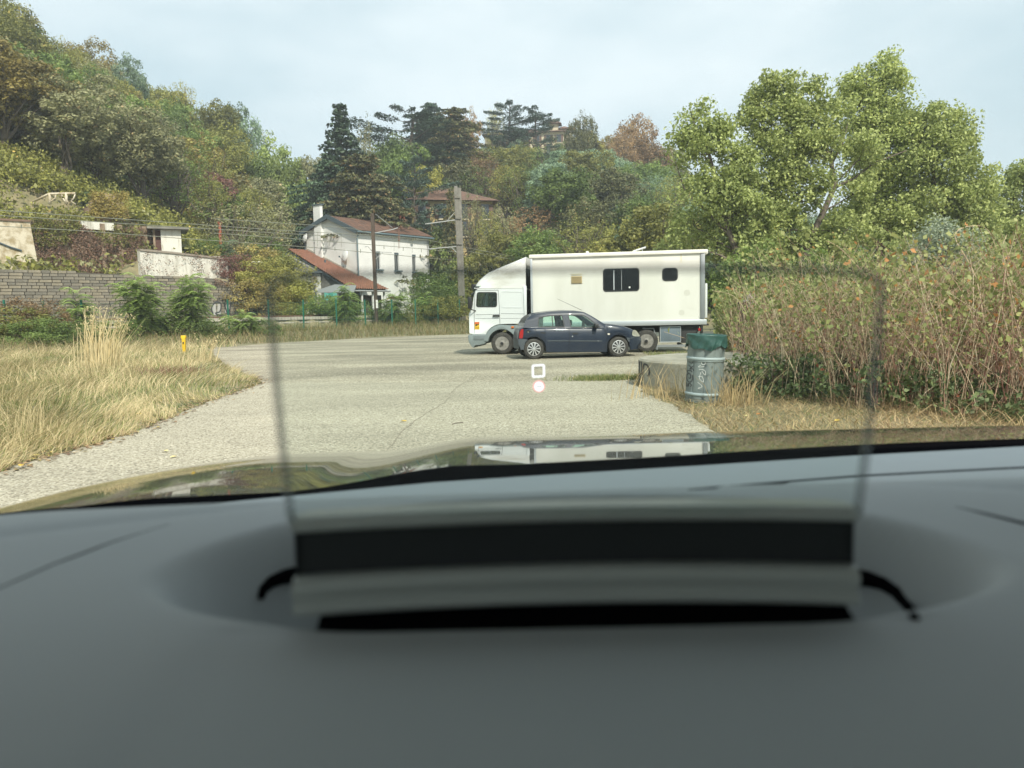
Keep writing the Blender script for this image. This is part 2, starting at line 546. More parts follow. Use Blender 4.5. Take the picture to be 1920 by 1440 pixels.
def speckle_mat(name, base, dark, lightc, sc_, big, bumpd=0.35, patch=(0.85, 1.1)):
    m = bpy.data.materials.new(name); m.use_nodes = True
    nt = m.node_tree; b = nt.nodes['Principled BSDF']; b.inputs['Roughness'].default_value = 0.92; b.inputs['Specular IOR Level'].default_value = 0.3
    n = nt.nodes.new; l = nt.links.new
    tc = n('ShaderNodeTexCoord')
    v = n('ShaderNodeTexVoronoi'); v.inputs['Scale'].default_value = sc_
    n1 = n('ShaderNodeTexNoise'); n1.inputs['Scale'].default_value = sc_ * 0.6; n1.inputs['Detail'].default_value = 5
    n2 = n('ShaderNodeTexNoise'); n2.inputs['Scale'].default_value = big; n2.inputs['Detail'].default_value = 7; n2.inputs['Roughness'].default_value = 0.6
    mp = n('ShaderNodeMapping'); mp.inputs['Scale'].default_value = (0.5, 1.4, 1)
    sp = n('ShaderNodeSeparateColor')
    r = n('ShaderNodeValToRGB'); e = r.color_ramp.elements
    e[0].position = 0.06; e[0].color = (*dark, 1); e[1].position = 0.3; e[1].color = (*base, 1)
    k = e.new(0.8); k.color = (*base, 1); k = e.new(0.96); k.color = (*lightc, 1)
    l(tc.outputs['Object'], v.inputs['Vector']); l(tc.outputs['Object'], n1.inputs['Vector'])
    l(tc.outputs['Object'], mp.inputs['Vector']); l(mp.outputs['Vector'], n2.inputs['Vector'])
    l(v.outputs['Color'], sp.inputs[0]); l(sp.outputs[0], r.inputs['Fac'])
    mr = n('ShaderNodeMapRange'); mr.inputs['From Min'].default_value = 0.36; mr.inputs['From Max'].default_value = 0.64
    mr.inputs['To Min'].default_value = patch[0]; mr.inputs['To Max'].default_value = patch[1]
    l(n2.outputs['Fac'], mr.inputs['Value'])
    mr1 = n('ShaderNodeMapRange'); mr1.inputs['From Min'].default_value = 0.3; mr1.inputs['From Max'].default_value = 0.7
    mr1.inputs['To Min'].default_value = 0.72; mr1.inputs['To Max'].default_value = 1.22
    l(n1.outputs['Fac'], mr1.inputs['Value'])
    mu = n('ShaderNodeMath'); mu.operation = 'MULTIPLY'; l(mr.outputs[0], mu.inputs[0]); l(mr1.outputs[0], mu.inputs[1])
    hs = n('ShaderNodeHueSaturation'); l(r.outputs['Color'], hs.inputs['Color']); l(mu.outputs[0], hs.inputs['Value'])
    l(hs.outputs['Color'], b.inputs['Base Color'])
    bp = n('ShaderNodeBump'); bp.inputs['Strength'].default_value = bumpd; bp.inputs['Distance'].default_value = 0.01
    l(v.outputs['Distance'], bp.inputs['Height']); l(bp.outputs['Normal'], b.inputs['Normal'])
    return m
m_gravel = speckle_mat('gravel_surface', (0.40, 0.36, 0.27), (0.17, 0.145, 0.10), (0.58, 0.54, 0.43), 38.0, 0.32, patch=(0.64, 1.16), bumpd=.6)
m_chip = speckle_mat('chipped_asphalt', (0.43, 0.395, 0.30), (0.17, 0.15, 0.11), (0.62, 0.58, 0.47), 70.0, 0.5, patch=(0.88, 1.08), bumpd=.45)
def sheet(name, pts, z, m):
    mb = MB(); mb.add([(p[0], p[1], z) for p in pts], [tuple(range(len(pts)))])
    me = mb.mesh(name)
    bm = bmesh.new(); bm.from_mesh(me); bmesh.ops.triangulate(bm, faces=bm.faces)
    for f in bm.faces:
        if f.normal.z < 0: f.normal_flip()
    bm.to_mesh(me); bm.free()
    return tag(link(name, me, m), kind='structure')
LEFT_EDGE = [(0, 885), (60, 866), (120, 851), (180, 834), (240, 816), (300, 793), (360, 769), (400, 752), (440, 738), (470, 727), (492, 717), (482, 708), (455, 700), (430, 688), (410, 674), (398, 664), (392, 655)]
FAR_EDGE = [(400, 652), (450, 649), (500, 645), (560, 641), (620, 638), (700, 633), (800, 629.5), (870, 627.5)]
RIGHT_EDGE = [(1318, 664), (1240, 672), (1205, 684), (1196, 700), (1192, 718), (1205, 736), (1240, 750), (1268, 763), (1290, 778), (1335, 806)]
def gz(l): return [at_z(a, b, 0.0) for a, b in l]
LE, FE, RE = gz(LEFT_EDGE), gz(FAR_EDGE), gz(RIGHT_EDGE)
def jag(pts, amp, n=5):
    res = []
    for i in range(len(pts) - 1):
        a, b = Vector(pts[i][:2]), Vector(pts[i + 1][:2])
        for k in range(n):
            p = a.lerp(b, k / n); res.append((p.x + random.uniform(-amp, amp), p.y + random.uniform(-amp, amp)))
    res.append((pts[-1][0], pts[-1][1]))
    return res
LEj = jag([(-9.5, -9), (-6.3, 2.0)] + [tuple(p[:2]) for p in LE], 0.05)
FEj = jag([tuple(p[:2]) for p in FE] + [(4.0, 56.0), (14, 44.0), (12.5, 30), (7.4, 22.4)], 0.12)
REj = jag([tuple(p[:2]) for p in RE] + [(2.1, 5), (2.3, 0), (3.5, -9)], 0.06)
lot = sheet('parking_lot', LEj + FEj + REj, 0.006, m_gravel)
near_l = [p for p in LEj if p[1] < LE[10].y]
cut_l = at_z(500, 719, 0.0); cut_r = at_z(1178, 716, 0.0)
near_r = [p for p in REj if p[1] < cut_r.y]
road = sheet('access_road', near_l + [(cut_l.x, cut_l.y)] + jag([(cut_l.x, cut_l.y), (cut_r.x, cut_r.y)], 0.05, 24)[1:] + near_r, 0.011, m_chip)
# a crack in the surfacing, a real shallow groove filled with soil
m_crack = mat('crack_dirt', (0.24, 0.21, 0.16), 1.0)
mb = MB()
p0 = at_z(893, 700, 0.015); p1 = at_z(700, 858, 0.015)
mb_pts = []
for i in range(40):
    t = i / 39; p = p0.lerp(p1, t); mb_pts.append((p.x + random.uniform(-.02, .02) + .05 * math.sin(t * 14), p.y))
strokes(mb, [mb_pts], 0.008, lambda x, y, o: (x, y, 0.015), 0)
mb.build('pavement_crack', m_crack, fix=False)['kind'] = 'structure'
# ------------------------------------------------------------------ foliage
def rnd_dirs(n):
    v = RNG.normal(size=(n, 3)); return v / np.linalg.norm(v, axis=1, keepdims=True)
def leaf_quads(C, size, nrm=None, nmix=0.5, var=None, aspect=0.6, jitter=0.35):
    """a folded diamond leaf at each centre"""
    n = len(C)
    d = rnd_dirs(n)
    if nrm is not None:
        d = d * (1 - nmix) + nrm * nmix; d /= np.linalg.norm(d, axis=1, keepdims=True) + 1e-9
    a = np.cross(d, rnd_dirs(n)); a /= np.linalg.norm(a, axis=1, keepdims=True) + 1e-9
    b = np.cross(d, a)
    s = (np.asarray(size) * (1 + jitter * (RNG.random(n) * 2 - 1)))[:, None]
    fold = d * s * 0.18
    P = np.stack([C - a * s, C + b * s * aspect + fold, C + a * s, C - b * s * aspect + fold], 1).reshape(-1, 3)
    F = np.arange(4 * n).reshape(n, 4)
    if var is None: var = RNG.random(n)
    return P, F, np.repeat(var, 4)
def join_np(parts):
    V = []; F = []; A = []; o = 0
    for v, f, a in parts:
        V.append(v); F.append(f + o); A.append(a); o += len(v)
    return np.concatenate(V), np.concatenate(F), np.concatenate(A)
def clumped(centres, radii, per, leaf, flat=0.8, nmix=0.45, updir=0.3):
    """leaves on the shells of many clumps; v holds a clump tone plus a leaf tone"""
    C = []; Nn = []; vv = []
    for c, r in zip(centres, radii):
        n = max(4, int(per * (RNG.random() * 0.5 + 0.75)))
        d = rnd_dirs(n); rad = (0.45 + 0.6 * RNG.random(n) ** 0.6)[:, None] * r
        q = d * rad; q[:, 2] *= flat
        C.append(c + q); dn = d.copy(); dn[:, 2] += updir; dn /= np.linalg.norm(dn, axis=1, keepdims=True)
        Nn.append(dn); vv.append(np.clip(0.5 * RNG.random() + 0.5 * RNG.random(n), 0, 1))
    return leaf_quads(np.concatenate(C), leaf, np.concatenate(Nn), nmix, np.concatenate(vv))
def blob_centres(blobs, n, lo=0.5):
    """points spread through a union of ellipsoids (cx,cy,cz,rx,ry,rz), mostly near the surface"""
    w_ = np.array([b[3] * b[4] * b[5] for b in blobs]) ** 0.67; w_ /= w_.sum()
    k = RNG.choice(len(blobs), n, p=w_)
    B = np.array(blobs, float)[k]
    d = rnd_dirs(n); r = lo + (1 - lo) * RNG.random(n) ** 0.5
    return B[:, :3] + d * B[:, 3:] * r[:, None]
def limb_mb(mb, a, b, r0, r1, n=6, wob=0.08, seg=5):
    a = Vector(a); b = Vector(b); L_ = (b - a).length
    pts = []
    for i in range(seg + 1):
        t = i / seg; p = a.lerp(b, t)
        k = wob * L_ * math.sin(PI * t)
        p += Vector((random.uniform(-1, 1), random.uniform(-1, 1), random.uniform(-.5, .8))) * k * 0.6
        pts.append(p)
    mb.tube(pts, [r0 + (r1 - r0) * i / seg for i in range(seg + 1)], n)
    return pts
def broad_tree(seed, h=9.0, w=3.6, n=260, per=26, leaf=0.2, open_=0.0, base=0.3):
    """unit broadleaf: crown mesh + trunk mesh, base at the origin"""
    global RNG
    RNG = np.random.default_rng(seed); random.seed(seed)
    blobs = []
    k = 7
    for i in range(k):
        a = RNG.random() * 2 * PI; rr = w * (0.25 + 0.4 * RNG.random()); zc = h * (base + 0.15 + (0.72 - base) * RNG.random())
        sz = w * (0.38 + 0.25 * RNG.random())
        blobs.append((rr * math.cos(a), rr * math.sin(a), zc, sz, sz, sz * (0.8 + 0.5 * RNG.random())))
    blobs.append((0, 0, h * 0.62, w * 0.62, w * 0.62, h * 0.34))
    C = blob_centres(blobs, n, 0.55)
    C = C[C[:, 2] > h * base * 0.55]
    r = w * (0.10 + 0.10 * RNG.random(len(C)))
    V, F, a = clumped(C, r, per, leaf, nmix=0.6, updir=0.5)
    crown = np_mesh('crown_mesh', V, F, a)
    mb = MB()
    top = (RNG.random() * .6 - .3, RNG.random() * .6 - .3, h * 0.7)
    tp = limb_mb(mb, (0, 0, -0.8), top, 0.035 * h, 0.012 * h, 7, 0.05, 6)
    for i in range(9 + int(open_ * 14)):
        q = C[RNG.integers(len(C))]; s_ = tp[random.randint(1, 4)]
        limb_mb(mb, s_, q, 0.012 * h, 0.003 * h, 5, 0.12, 4)
    trunk = mb.mesh('trunk_mesh', fix=False)
    return crown, trunk
def thin_tree(seed, h=8.0, w=3.2, n=150, per=12, leaf=0.17):
    return broad_tree(seed, h, w, n, per, leaf, open_=2.2, base=0.2)
def spruce_tree(seed, h=15.0, w=3.0, leaf=0.2, droop=0.25, ragged=0.2, pw=0.75):
    global RNG
    RNG = np.random.default_rng(seed); random.seed(seed)
    C = []; S = []; mb = MB()
    limb_mb(mb, (0, 0, -0.8), (0, 0, h * 0.98), 0.02 * h, 0.004 * h, 7, 0.01, 6)
    z = h * 0.12
    while z < h * 0.985:
        f = 1 - (z / h); L_ = w * (f ** pw) * (1 - ragged * RNG.random()) + 0.15
        nb = 6
        a0 = RNG.random() * 6.3
        for j in range(nb):
            a = a0 + 2 * PI * j / nb + RNG.normal() * 0.25
            ll = L_ * (0.72 + 0.45 * RNG.random())
            m_ = max(3, int(ll / 0.16))
            t = np.linspace(0.12, 1, m_)
            zz = z + 0.25 * ll * t - droop * ll * t ** 1.7
            px_ = np.cos(a) * ll * t; py_ = np.sin(a) * ll * t
            for q in range(12):
                wd = 0.28 * ll * (1 - 0.6 * t) * (RNG.random(m_) * 2 - 1)
                C.append(np.stack([px_ - np.sin(a) * wd, py_ + np.cos(a) * wd, zz + RNG.normal(size=m_) * 0.07 - abs(wd) * 0.2], -1))
            if j % 2 == 0 and ll > 0.8: limb_mb(mb, (0, 0, z), (np.cos(a) * ll * .8, np.sin(a) * ll * .8, z + .02 * ll), 0.05, 0.012, 4, 0.03, 3)
        z += 0.42 + 0.25 * f
    C = np.concatenate(C)
    nr = C.copy(); nr[:, 2] = 1.2; nr /= np.linalg.norm(nr, axis=1, keepdims=True)
    V, F, a = leaf_quads(C, leaf, nr, 0.35, None, 0.45)
    return np_mesh('crown_mesh', V, F, a), mb.mesh('trunk_mesh', fix=False)
def cedar_tree(seed, h=15.0, w=5.5, plates=11, leaf=0.2, start=0.3, dense=1.0):
    """open flat-plated cedar"""
    global RNG
    RNG = np.random.default_rng(seed); random.seed(seed)
    mb = MB(); C = []; 
    tp = limb_mb(mb, (0, 0, -0.8), (0.4, 0.2, h * 0.95), 0.024 * h, 0.006 * h, 8, 0.02, 8)
    for i in range(plates):
        zf = start + (0.97 - start) * i / (plates - 1)
        for j in range(4):
            a = RNG.random() * 6.3; ll = w * (0.45 + 0.6 * RNG.random()) * (1.0 if zf < 0.75 else (1.15 - zf) * 2.2)
            z0 = h * zf; e = np.array([math.cos(a) * ll, math.sin(a) * ll, z0 + 0.10 * ll - 0.3 * RNG.random()])
            limb_mb(mb, (0.02 * z0, 0.01 * z0, z0 - 0.1 * ll), e, 0.016 * h * (1.1 - zf), 0.02, 5, 0.08, 4)
            m_ = int(70 * dense * ll / w * 5)
            t = 0.3 + 0.75 * RNG.random(m_) ** 0.7
            wd = ll * 0.33 * (RNG.random(m_) * 2 - 1) * (1.1 - 0.5 * t)
            q = np.stack([math.cos(a) * ll * t - math.sin(a) * wd, math.sin(a) * ll * t + math.cos(a) * wd,
                          z0 - 0.1 * ll + (0.2 * ll) * t + 0.12 * RNG.normal(size=m_) - 0.12 * np.abs(wd)], -1)
            C.append(q)
    C = np.concatenate(C); up = np.zeros_like(C); up[:, 2] = 1
    V, F, a = leaf_quads(C, leaf, up, 0.55, None, 0.5)
    return np_mesh('crown_mesh', V, F, a), mb.mesh('trunk_mesh', fix=False)

G = lambda n, d, l, **k: leaf_mat(n, d, l, **{'trans': .34, 'k': 2.0, **k})
LM = {
 'olive':  G('olive_leaves', (0.060, 0.066, 0.018), (0.20, 0.20, 0.055), accent=(0.34, 0.25, 0.08), acc=0.06),
 'green':  G('green_leaves', (0.040, 0.066, 0.018), (0.15, 0.20, 0.055)),
 'bright': G('bright_green_leaves', (0.06, 0.085, 0.022), (0.195, 0.235, 0.075)),
 'yellow': G('yellowing_leaves', (0.11, 0.115, 0.025), (0.32, 0.30, 0.08)),
 'gold':   G('golden_brown_leaves', (0.085, 0.070, 0.020), (0.25, 0.205, 0.068), accent=(0.30, 0.29, 0.09), acc=0.14),
 'rust':   G('rusty_leaves', (0.095, 0.062, 0.030), (0.235, 0.155, 0.080), accent=(0.30, 0.22, 0.10), acc=0.12),
 'grey':   G('grey_green_leaves', (0.075, 0.078, 0.038), (0.20, 0.20, 0.105), accent=(0.30, 0.23, 0.12), acc=0.12),
 'blue':   G('blue_green_leaves', (0.055, 0.085, 0.055), (0.20, 0.27, 0.17)),
 'dark':   G('dark_conifer_needles', (0.018, 0.036, 0.020), (0.070, 0.11, 0.060), trans=0.08, k=1.5),
 'cedar':  G('blue_cedar_needles', (0.030, 0.052, 0.040), (0.10, 0.15, 0.105), trans=0.08, k=1.5),
 'pine':   G('brown_green_needles', (0.045, 0.050, 0.022), (0.135, 0.14, 0.058), accent=(0.22, 0.14, 0.06), acc=0.1, trans=0.1, k=1.45),
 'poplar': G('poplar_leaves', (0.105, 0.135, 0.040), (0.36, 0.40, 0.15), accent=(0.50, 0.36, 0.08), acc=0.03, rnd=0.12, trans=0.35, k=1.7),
 'poplard': G('poplar_leaves_painted_shade', (0.085, 0.11, 0.032), (0.29, 0.33, 0.12), accent=(0.45, 0.30, 0.07), acc=0.02, rnd=0.12, k=1.8),  # poplar colours darkened throughout, shade painted into the leaves
 'silver': G('silver_leaves', (0.13, 0.16, 0.11), (0.30, 0.34, 0.25), k=1.3),
 'wine':   G('dark_red_leaves', (0.06, 0.032, 0.026), (0.15, 0.075, 0.06)),
}
m_bark = mat('tree_bark', (0.17, 0.14, 0.11), 0.95, var=0.5, vscale=4, bump=0.6, bscale=12)
m_barkp = mat('pale_bark', (0.27, 0.235, 0.19), 0.95, var=0.45, vscale=4, bump=0.6, bscale=12)
PROTO = {}
def proto(kind):
    if kind not in PROTO:
        k, i = kind.split('_'); i = int(i)
        if k == 'broad': PROTO[kind] = broad_tree(100 + i, 9.0, 3.8, 230, 52, 0.135)
        elif k == 'round': PROTO[kind] = broad_tree(200 + i, 9.0, 4.4, 310, 50, 0.13, base=0.2)
        elif k == 'thin': PROTO[kind] = thin_tree(300 + i, 9.0, 3.8, 210, 22, 0.10)
        elif k == 'spruce': PROTO[kind] = spruce_tree(400 + i, 15.0, 5.0, 0.14, pw=0.95)
        elif k == 'conifer': PROTO[kind] = spruce_tree(450 + i, 15.0, 6.4, 0.15, 0.35, 0.55, 0.5)
        elif k == 'cedar': PROTO[kind] = cedar_tree(500 + i, 15.0, 6.4, 10, 0.13, dense=2.0)
        elif k == 'bush': PROTO[kind] = broad_tree(600 + i, 3.0, 2.4, 190, 46, 0.062, base=0.03)
    return PROTO[kind]
PH = {'broad': 9.0, 'round': 9.0, 'thin': 9.0, 'spruce': 15.0, 'conifer': 15.0, 'cedar': 15.0, 'bush': 3.0}
NTREE = 0
def plant(kind, pal, x, y, h, label, wscale=1.0, group=None, z=None, name=None, cat=None, lean=0.0, bark=None):
    global NTREE
    NTREE += 1
    random.seed(1000 + NTREE)
    k = kind.split('_')[0]
    cm, tm = proto(kind)
    zz = Hf(x, y) if z is None else z
    nm = name or {'spruce': 'spruce_tree', 'conifer': 'conifer_tree', 'cedar': 'cedar_tree', 'bush': 'bush'}.get(k, 'broadleaf_tree')
    t = thing(nm, label, cat or ('bush' if k == 'bush' else 'tree'), (x, y, zz - 0.05), random.uniform(0, 6.28), group)
    s = h / PH[k]
    t.scale = (s * wscale, s * wscale, s)
    t.rotation_euler[1] = lean
    c = bpy.data.objects.new('foliage' if k == 'bush' else 'crown', cm); COL.objects.link(c); c.parent = t
    if not cm.materials: cm.materials.append(LM['green'])
    c.material_slots[0].link = 'OBJECT'; c.material_slots[0].material = LM[pal]
    r = bpy.data.objects.new('stem' if k == 'bush' else 'trunk', tm); COL.objects.link(r); r.parent = t
    if not tm.materials: tm.materials.append(m_bark)
    if bark is not None:
        r.material_slots[0].link = 'OBJECT'; r.material_slots[0].material = bark
    return t
def place_px(kind, pal, px, ptop, Y, label, wscale=1.0, hmin=4.0, **k):
    """a tree at distance Y whose top reaches the height measured at (px, ptop)"""
    p = at_y(px, ptop, Y)
    z0 = Hf(p.x, p.y)
    kk = kind.split('_')[0]
    if kk in ('spruce', 'conifer', 'cedar'):
        h = max(15.0 if kk == 'spruce' else 13.5, p.z - z0)
    elif kk != 'bush':
        h = max(8.0, p.z - z0)
        if h > 10: wscale *= 10.0 / h
    else:
        h = min(max(hmin, p.z - z0), 3.6)
    return plant(kind, pal, p.x, p.y, h, label, wscale, z=p.z - h * 0.98, **k)
class Frame:
    """local axes of a thing: x along its front, y away, z up; measures points of the photograph on its planes"""
    def __init__(s, loc, rz):
        s.o = Vector(loc); s.rz = rz
        s.M = Matrix.Translation(s.o) @ Matrix.Rotation(rz, 4, 'Z'); s.I = s.M.inverted()
    def _hit(s, px_, py_, ax, v):
        d = s.I.to_3x3() @ ray(px_, py_); o = s.I @ EYE
        t = (v - o[ax]) / d[ax]
        return o + d * t
    def onY(s, px_, py_, v=0.0):
        p = s._hit(px_, py_, 1, v); return (p.x, p.z)
    def onX(s, px_, py_, v=0.0):
        p = s._hit(px_, py_, 0, v); return (p.y, p.z)
    def onZ(s, px_, py_, v=0.0):
        p = s._hit(px_, py_, 2, v); return (p.x, p.y)

# ------------------------------------------------------------------ railway: stone retaining wall
FRZ = math.atan2(FU[1], FU[0])                    # local x along the line, local y away from the lot
m_stones = [mat('wall_stone_a', (0.27, 0.245, 0.19), 0.95, var=0.4, vscale=2.5, bump=0.5, bscale=15),
            mat('wall_stone_b', (0.21, 0.195, 0.155), 0.95, var=0.4, vscale=2.5, bump=0.5, bscale=15),
            mat('wall_stone_c', (0.31, 0.275, 0.20), 0.95, var=0.4, vscale=2.5, bump=0.5, bscale=15)]
m_mortar = mat('dark_mortar', (0.10, 0.09, 0.07), 1.0, bump=0.4, bscale=10)
W0 = st(12.0, -14.0, 0)
wall = thing('stone_wall', 'long grey brown stone block retaining wall behind the railway line with graffiti near its right end', 'wall', (W0.x, W0.y, 0), FRZ)
wf = Frame(W0, FRZ)
TOPP = [(-200, 497), (0, 505), (120, 508), (210, 512), (330, 517), (405, 521), (430, 527), (470, 541), (510, 556), (545, 572), (575, 590)]
tp = [wf.onY(a, b) for a, b in TOPP]
tx = [p[0] for p in tp]; tz = [p[1] for p in tp]
topz = lambda x: float(np.interp(x, tx, tz))
core = [(tx[0], 0.9)] + [(tx[-1], 0.9)] + [(a, b - 0.06) for a, b in reversed(tp)]
MB().prism(core, 0.05, 0.75).build('wall_core', m_mortar, wall)
rs = random.Random(3)
rows = []
z = 1.15
ch = 0.205
while z < max(tz):
    x = tx[0] + rs.uniform(0, .4)
    while x < tx[-1]:
        ln_ = rs.uniform(0.38, 0.78)
        xm = x + ln_ / 2
        if z + ch < topz(xm) + 0.05:
            rows.append((x, z, ln_))
        x += ln_ + 0.022
    z += ch
def vis(b):
    pz = z_of = 0
    w_ = wf.M @ Vector((b[0] + b[2] / 2, 0, b[1] + .1))
    return w_
pref = []
for b in rows:
    p = vis(b); px_ = az_px(p.x, p.y)
    sc_ = (b[1] - 2.0) - abs(px_ - 300) / 260.0
    if 0 < px_ < 560: pref.append((sc_, b))
pref.sort(key=lambda q: -q[0])
single = set(id(q[1]) for q in pref[:290])
shared = []
for k in range(5):
    mb = MB(); wd = (0.42, 0.5, 0.58, 0.66, 0.74)[k]
    mb.box((wd / 2, 0, ch / 2 - .012), (wd - .02, 0.12, ch - .026))
    me = mb.mesh('stone', bevel=0.012, seg=1); me.materials.append(m_stones[k % 3]); shared.append((wd, me))
rest = [MB(), MB(), MB()]
for b in rows:
    if id(b) in single:
        wd, me = min(shared, key=lambda q: abs(q[0] - b[2]))
        o = bpy.data.objects.new('stone', me); COL.objects.link(o); o.parent = wall
        o.location = (b[0], rs.uniform(-.02, .02), b[1]); o.scale = (b[2] / wd, 1, 1)
        o.material_slots[0].link = 'OBJECT'; o.material_slots[0].material = rs.choice(m_stones)
    else:
        rest[rs.randrange(3)].box((b[0] + b[2] / 2, rs.uniform(-.02, .02), b[1] + ch / 2 - .012), (b[2] - .02, 0.12, ch - .026))
for r_, m_ in zip(rest, m_stones):
    tag(r_.build('stones', m_, wall, fix=False), kind='stuff')
# graffiti on its right end: pale filled letters with dark outlines
m_gwhite = mat('faded_white_paint', (0.42, 0.42, 0.39), 0.9)
m_gblack = mat('faded_black_paint', (0.055, 0.055, 0.06), 0.9)
gx0, gz0 = wf.onY(395, 598); gx1, gz1 = wf.onY(545, 560)
S = lambda l: [[(gx0 + (gx1 - gx0) * a / 150.0, 1.55 + b / 28.0) for a, b in ln] for ln in l]
gl = S([[(4, 4), (2, 20), (10, 32), (18, 28), (16, 12), (8, 8), (14, 4), (20, 6)], [(24, 30), (30, 4), (36, 30)], [(36, 30), (50, 34), (44, 22), (60, 32)], [(42, 8), (56, 18), (70, 30)],
        [(66, 4), (64, 24), (76, 32), (84, 22), (72, 16), (84, 8), (70, 4)], [(92, 2), (104, 16), (112, 34), (124, 44), (132, 36), (126, 24), (112, 20)], [(100, 6), (118, 22), (124, 4)], [(136, 4), (134, 28), (148, 30), (146, 8), (136, 6)], [(20, 36), (60, 40), (100, 34), (140, 46)]])
gb = MB(); strokes(gb, gl, 0.10, lambda x, z_, o: (x, -0.088, z_), 0); gb.build('graffiti', m_gblack, wall, fix=False)
gw = MB(); strokes(gw, S([[(6, 4), (6, 28)], [(14, 6), (16, 28)], [(28, 8), (30, 26)], [(74, 6), (74, 28)], [(140, 6), (142, 26)]]), 0.30, lambda x, z_, o: (x, -0.083, z_), 0); gw.build('graffiti', m_gwhite, wall, fix=False)

# concrete trough and platform edge beside the track
m_conc = mat('old_concrete', (0.50, 0.47, 0.40), 0.9, var=0.35, vscale=1.2, bump=0.3)
m_concd = mat('stained_concrete', (0.30, 0.29, 0.25), 0.95, var=0.5, vscale=0.8, bump=0.4)
T0 = st(3.6, -18, 0)
tf = Frame(T0, FRZ)
tr = thing('track_kerb', 'long low pale concrete edge along the railway behind the green fence', 'kerb', (T0.x, T0.y, 0), FRZ)
x = 0; k = 0
while x < 36:
    MB().box((x + 1.23, 0, 1.30 + .004 * (k % 3)), (2.42, 0.45, 0.22)).build('slab', m_conc, tr, bevel=0.015, seg=1)
    x += 2.46; k += 1
MB().box((17.6, 0.06, 0.6), (36, 0.3, 1.16)).build('wall', m_concd, tr)
MB().box((17.6, -0.32, 1.02), (36, 0.16, 0.10)).build('ledge', m_conc, tr)
m_rail = mat('rusty_rail', (0.20, 0.12, 0.08), 0.6, metal=0.5)
m_ballast = mat('ballast', (0.24, 0.22, 0.19), 0.95, var=0.5, vscale=14, bump=0.8, bscale=20)
bl = MB(); bl.add([st(4.2, -30, 1.345), st(4.2, 40, 1.345), st(11.7, 40, 1.345), st(11.7, -30, 1.345)], [(0, 1, 2, 3)])
tag(bl.build('track_bed', m_ballast), kind='structure')
rl = thing('railway_track', 'rusty railway rails on ballast behind the concrete kerb', 'track', tuple(st(6.5, 0, 1.35)), FRZ)
for yy in (-.72, .72): MB().box((4, yy, .12), (68, .07, .15)).build('rail', m_rail, rl)

# ------------------------------------------------------------------ green fence
m_green = mat('green_steel', (0.012, 0.13, 0.085), 0.45)
m_wire = mat('fence_wire', (0.02, 0.09, 0.06), 0.5)
posts = [(-60, 0), (10, 0), (85, 0), (155, 0), (255, 0), (350, 0), (430, 0), (505, 0), (570, 0), (632, 0), (686, 0), (736, 0), (780, 0), (822, 0), (862, 0)]
P0 = at_s(350, 620, 0)
fence = thing('wire_fence', 'dark green steel post and welded wire fence along the railway', 'fence', (P0.x, P0.y, 0.4), FRZ)
prev = None
for i, (px_, _) in enumerate(posts):
    p = at_s(px_, 620, 0.0); zz = Hf(p.x, p.y) - 0.1
    hgt = 2.15
    lean = random.Random(i).uniform(-.04, .04) + (.10 if i in (4,) else 0)
    MB().bar((p.x, p.y, zz), (p.x - lean, p.y + .02, zz + hgt), 0.085, 0.085).build('post', m_green, fence, local=False)
    if prev is not None:
        a = prev; mbw = MB()
        for hz_ in (0.15, .75, 1.35, 1.95): mbw.bar((a.x, a.y, a.z + hz_), (p.x, p.y, zz + hz_), 0.012)
        nv = 11
        for k in range(1, nv):
            q = Vector((a.x, a.y, a.z)).lerp(Vector((p.x, p.y, zz)), k / nv)
            mbw.bar((q.x, q.y, q.z + .15), (q.x, q.y, q.z + 1.95), 0.008)
        mbw.build('mesh_panel', m_wire, fence, local=False, fix=False)
    prev = Vector((p.x, p.y, zz))

# ------------------------------------------------------------------ masts and wires
m_mastb = mat('brown_wooden_mast', (0.10, 0.075, 0.055), 0.9, var=0.4, vscale=5, stretch=(1, 1, .2))
m_mastg = mat('weathered_steel_mast', (0.20, 0.19, 0.16), 0.7, var=0.3, vscale=3)
m_insul = mat('brown_insulator', (0.16, 0.07, 0.04), 0.3)
m_zinc = mat('galvanised_steel', (0.42, 0.43, 0.42), 0.5, metal=0.4)
b = at_s(706, 594, 2.3); b.z = Hf(b.x, b.y); tpz = at_y(698, 400, b.y)
m1 = thing('railway_mast', 'brown railway mast standing in front of the white house', 'mast', tuple(b))
MB().bar(b - Vector((0, 0, .2)), tpz, 0.30, 0.24).build('pole', m_mastb, m1, local=False, bevel=.01)
def pt(px_, py_, Y=None): return at_y(px_, py_, Y if Y else b.y)
MB().bar(pt(701, 437), pt(737, 430), 0.06).bar(pt(737, 430), pt(746, 427), .06).bar(pt(704, 401), pt(736, 427), .025).build('bracket', m_zinc, m1, local=False)
ins = MB()
for k in range(7): ins.tube([pt(748, 428 + k * 3.6), pt(748, 429.6 + k * 3.6)], [.07, .10], 8)
ins.tube([pt(748, 426), pt(748, 466)], .02, 5)
ins.build('insulator', m_insul, m1, local=False)
MB().bar(pt(703, 472), pt(735, 474), 0.05).bar(pt(704, 486), pt(718, 473), .04).tube([pt(704, 478), pt(690, 462), pt(684, 463)], .03, 5).build('bracket', m_zinc, m1, local=False)
MB().box(tuple(pt(707.5, 570) - Vector((0, .16, 0))), (.16, .03, .62)).build('number_plate', mat('white_enamel', (.75, .75, .72), .4), m1, local=False)
bb = at_s(868, 604, 2.2); bb.z = Hf(bb.x, bb.y)
m2 = thing('railway_mast', 'tall grey double railway mast left of the truck', 'mast', tuple(bb))
pb = lambda a, c: at_y(a, c, bb.y)
MB().bar(pb(865, 606), pb(854.5, 349), .17, .3).build('pole', m_mastg, m2, local=False, bevel=.01)
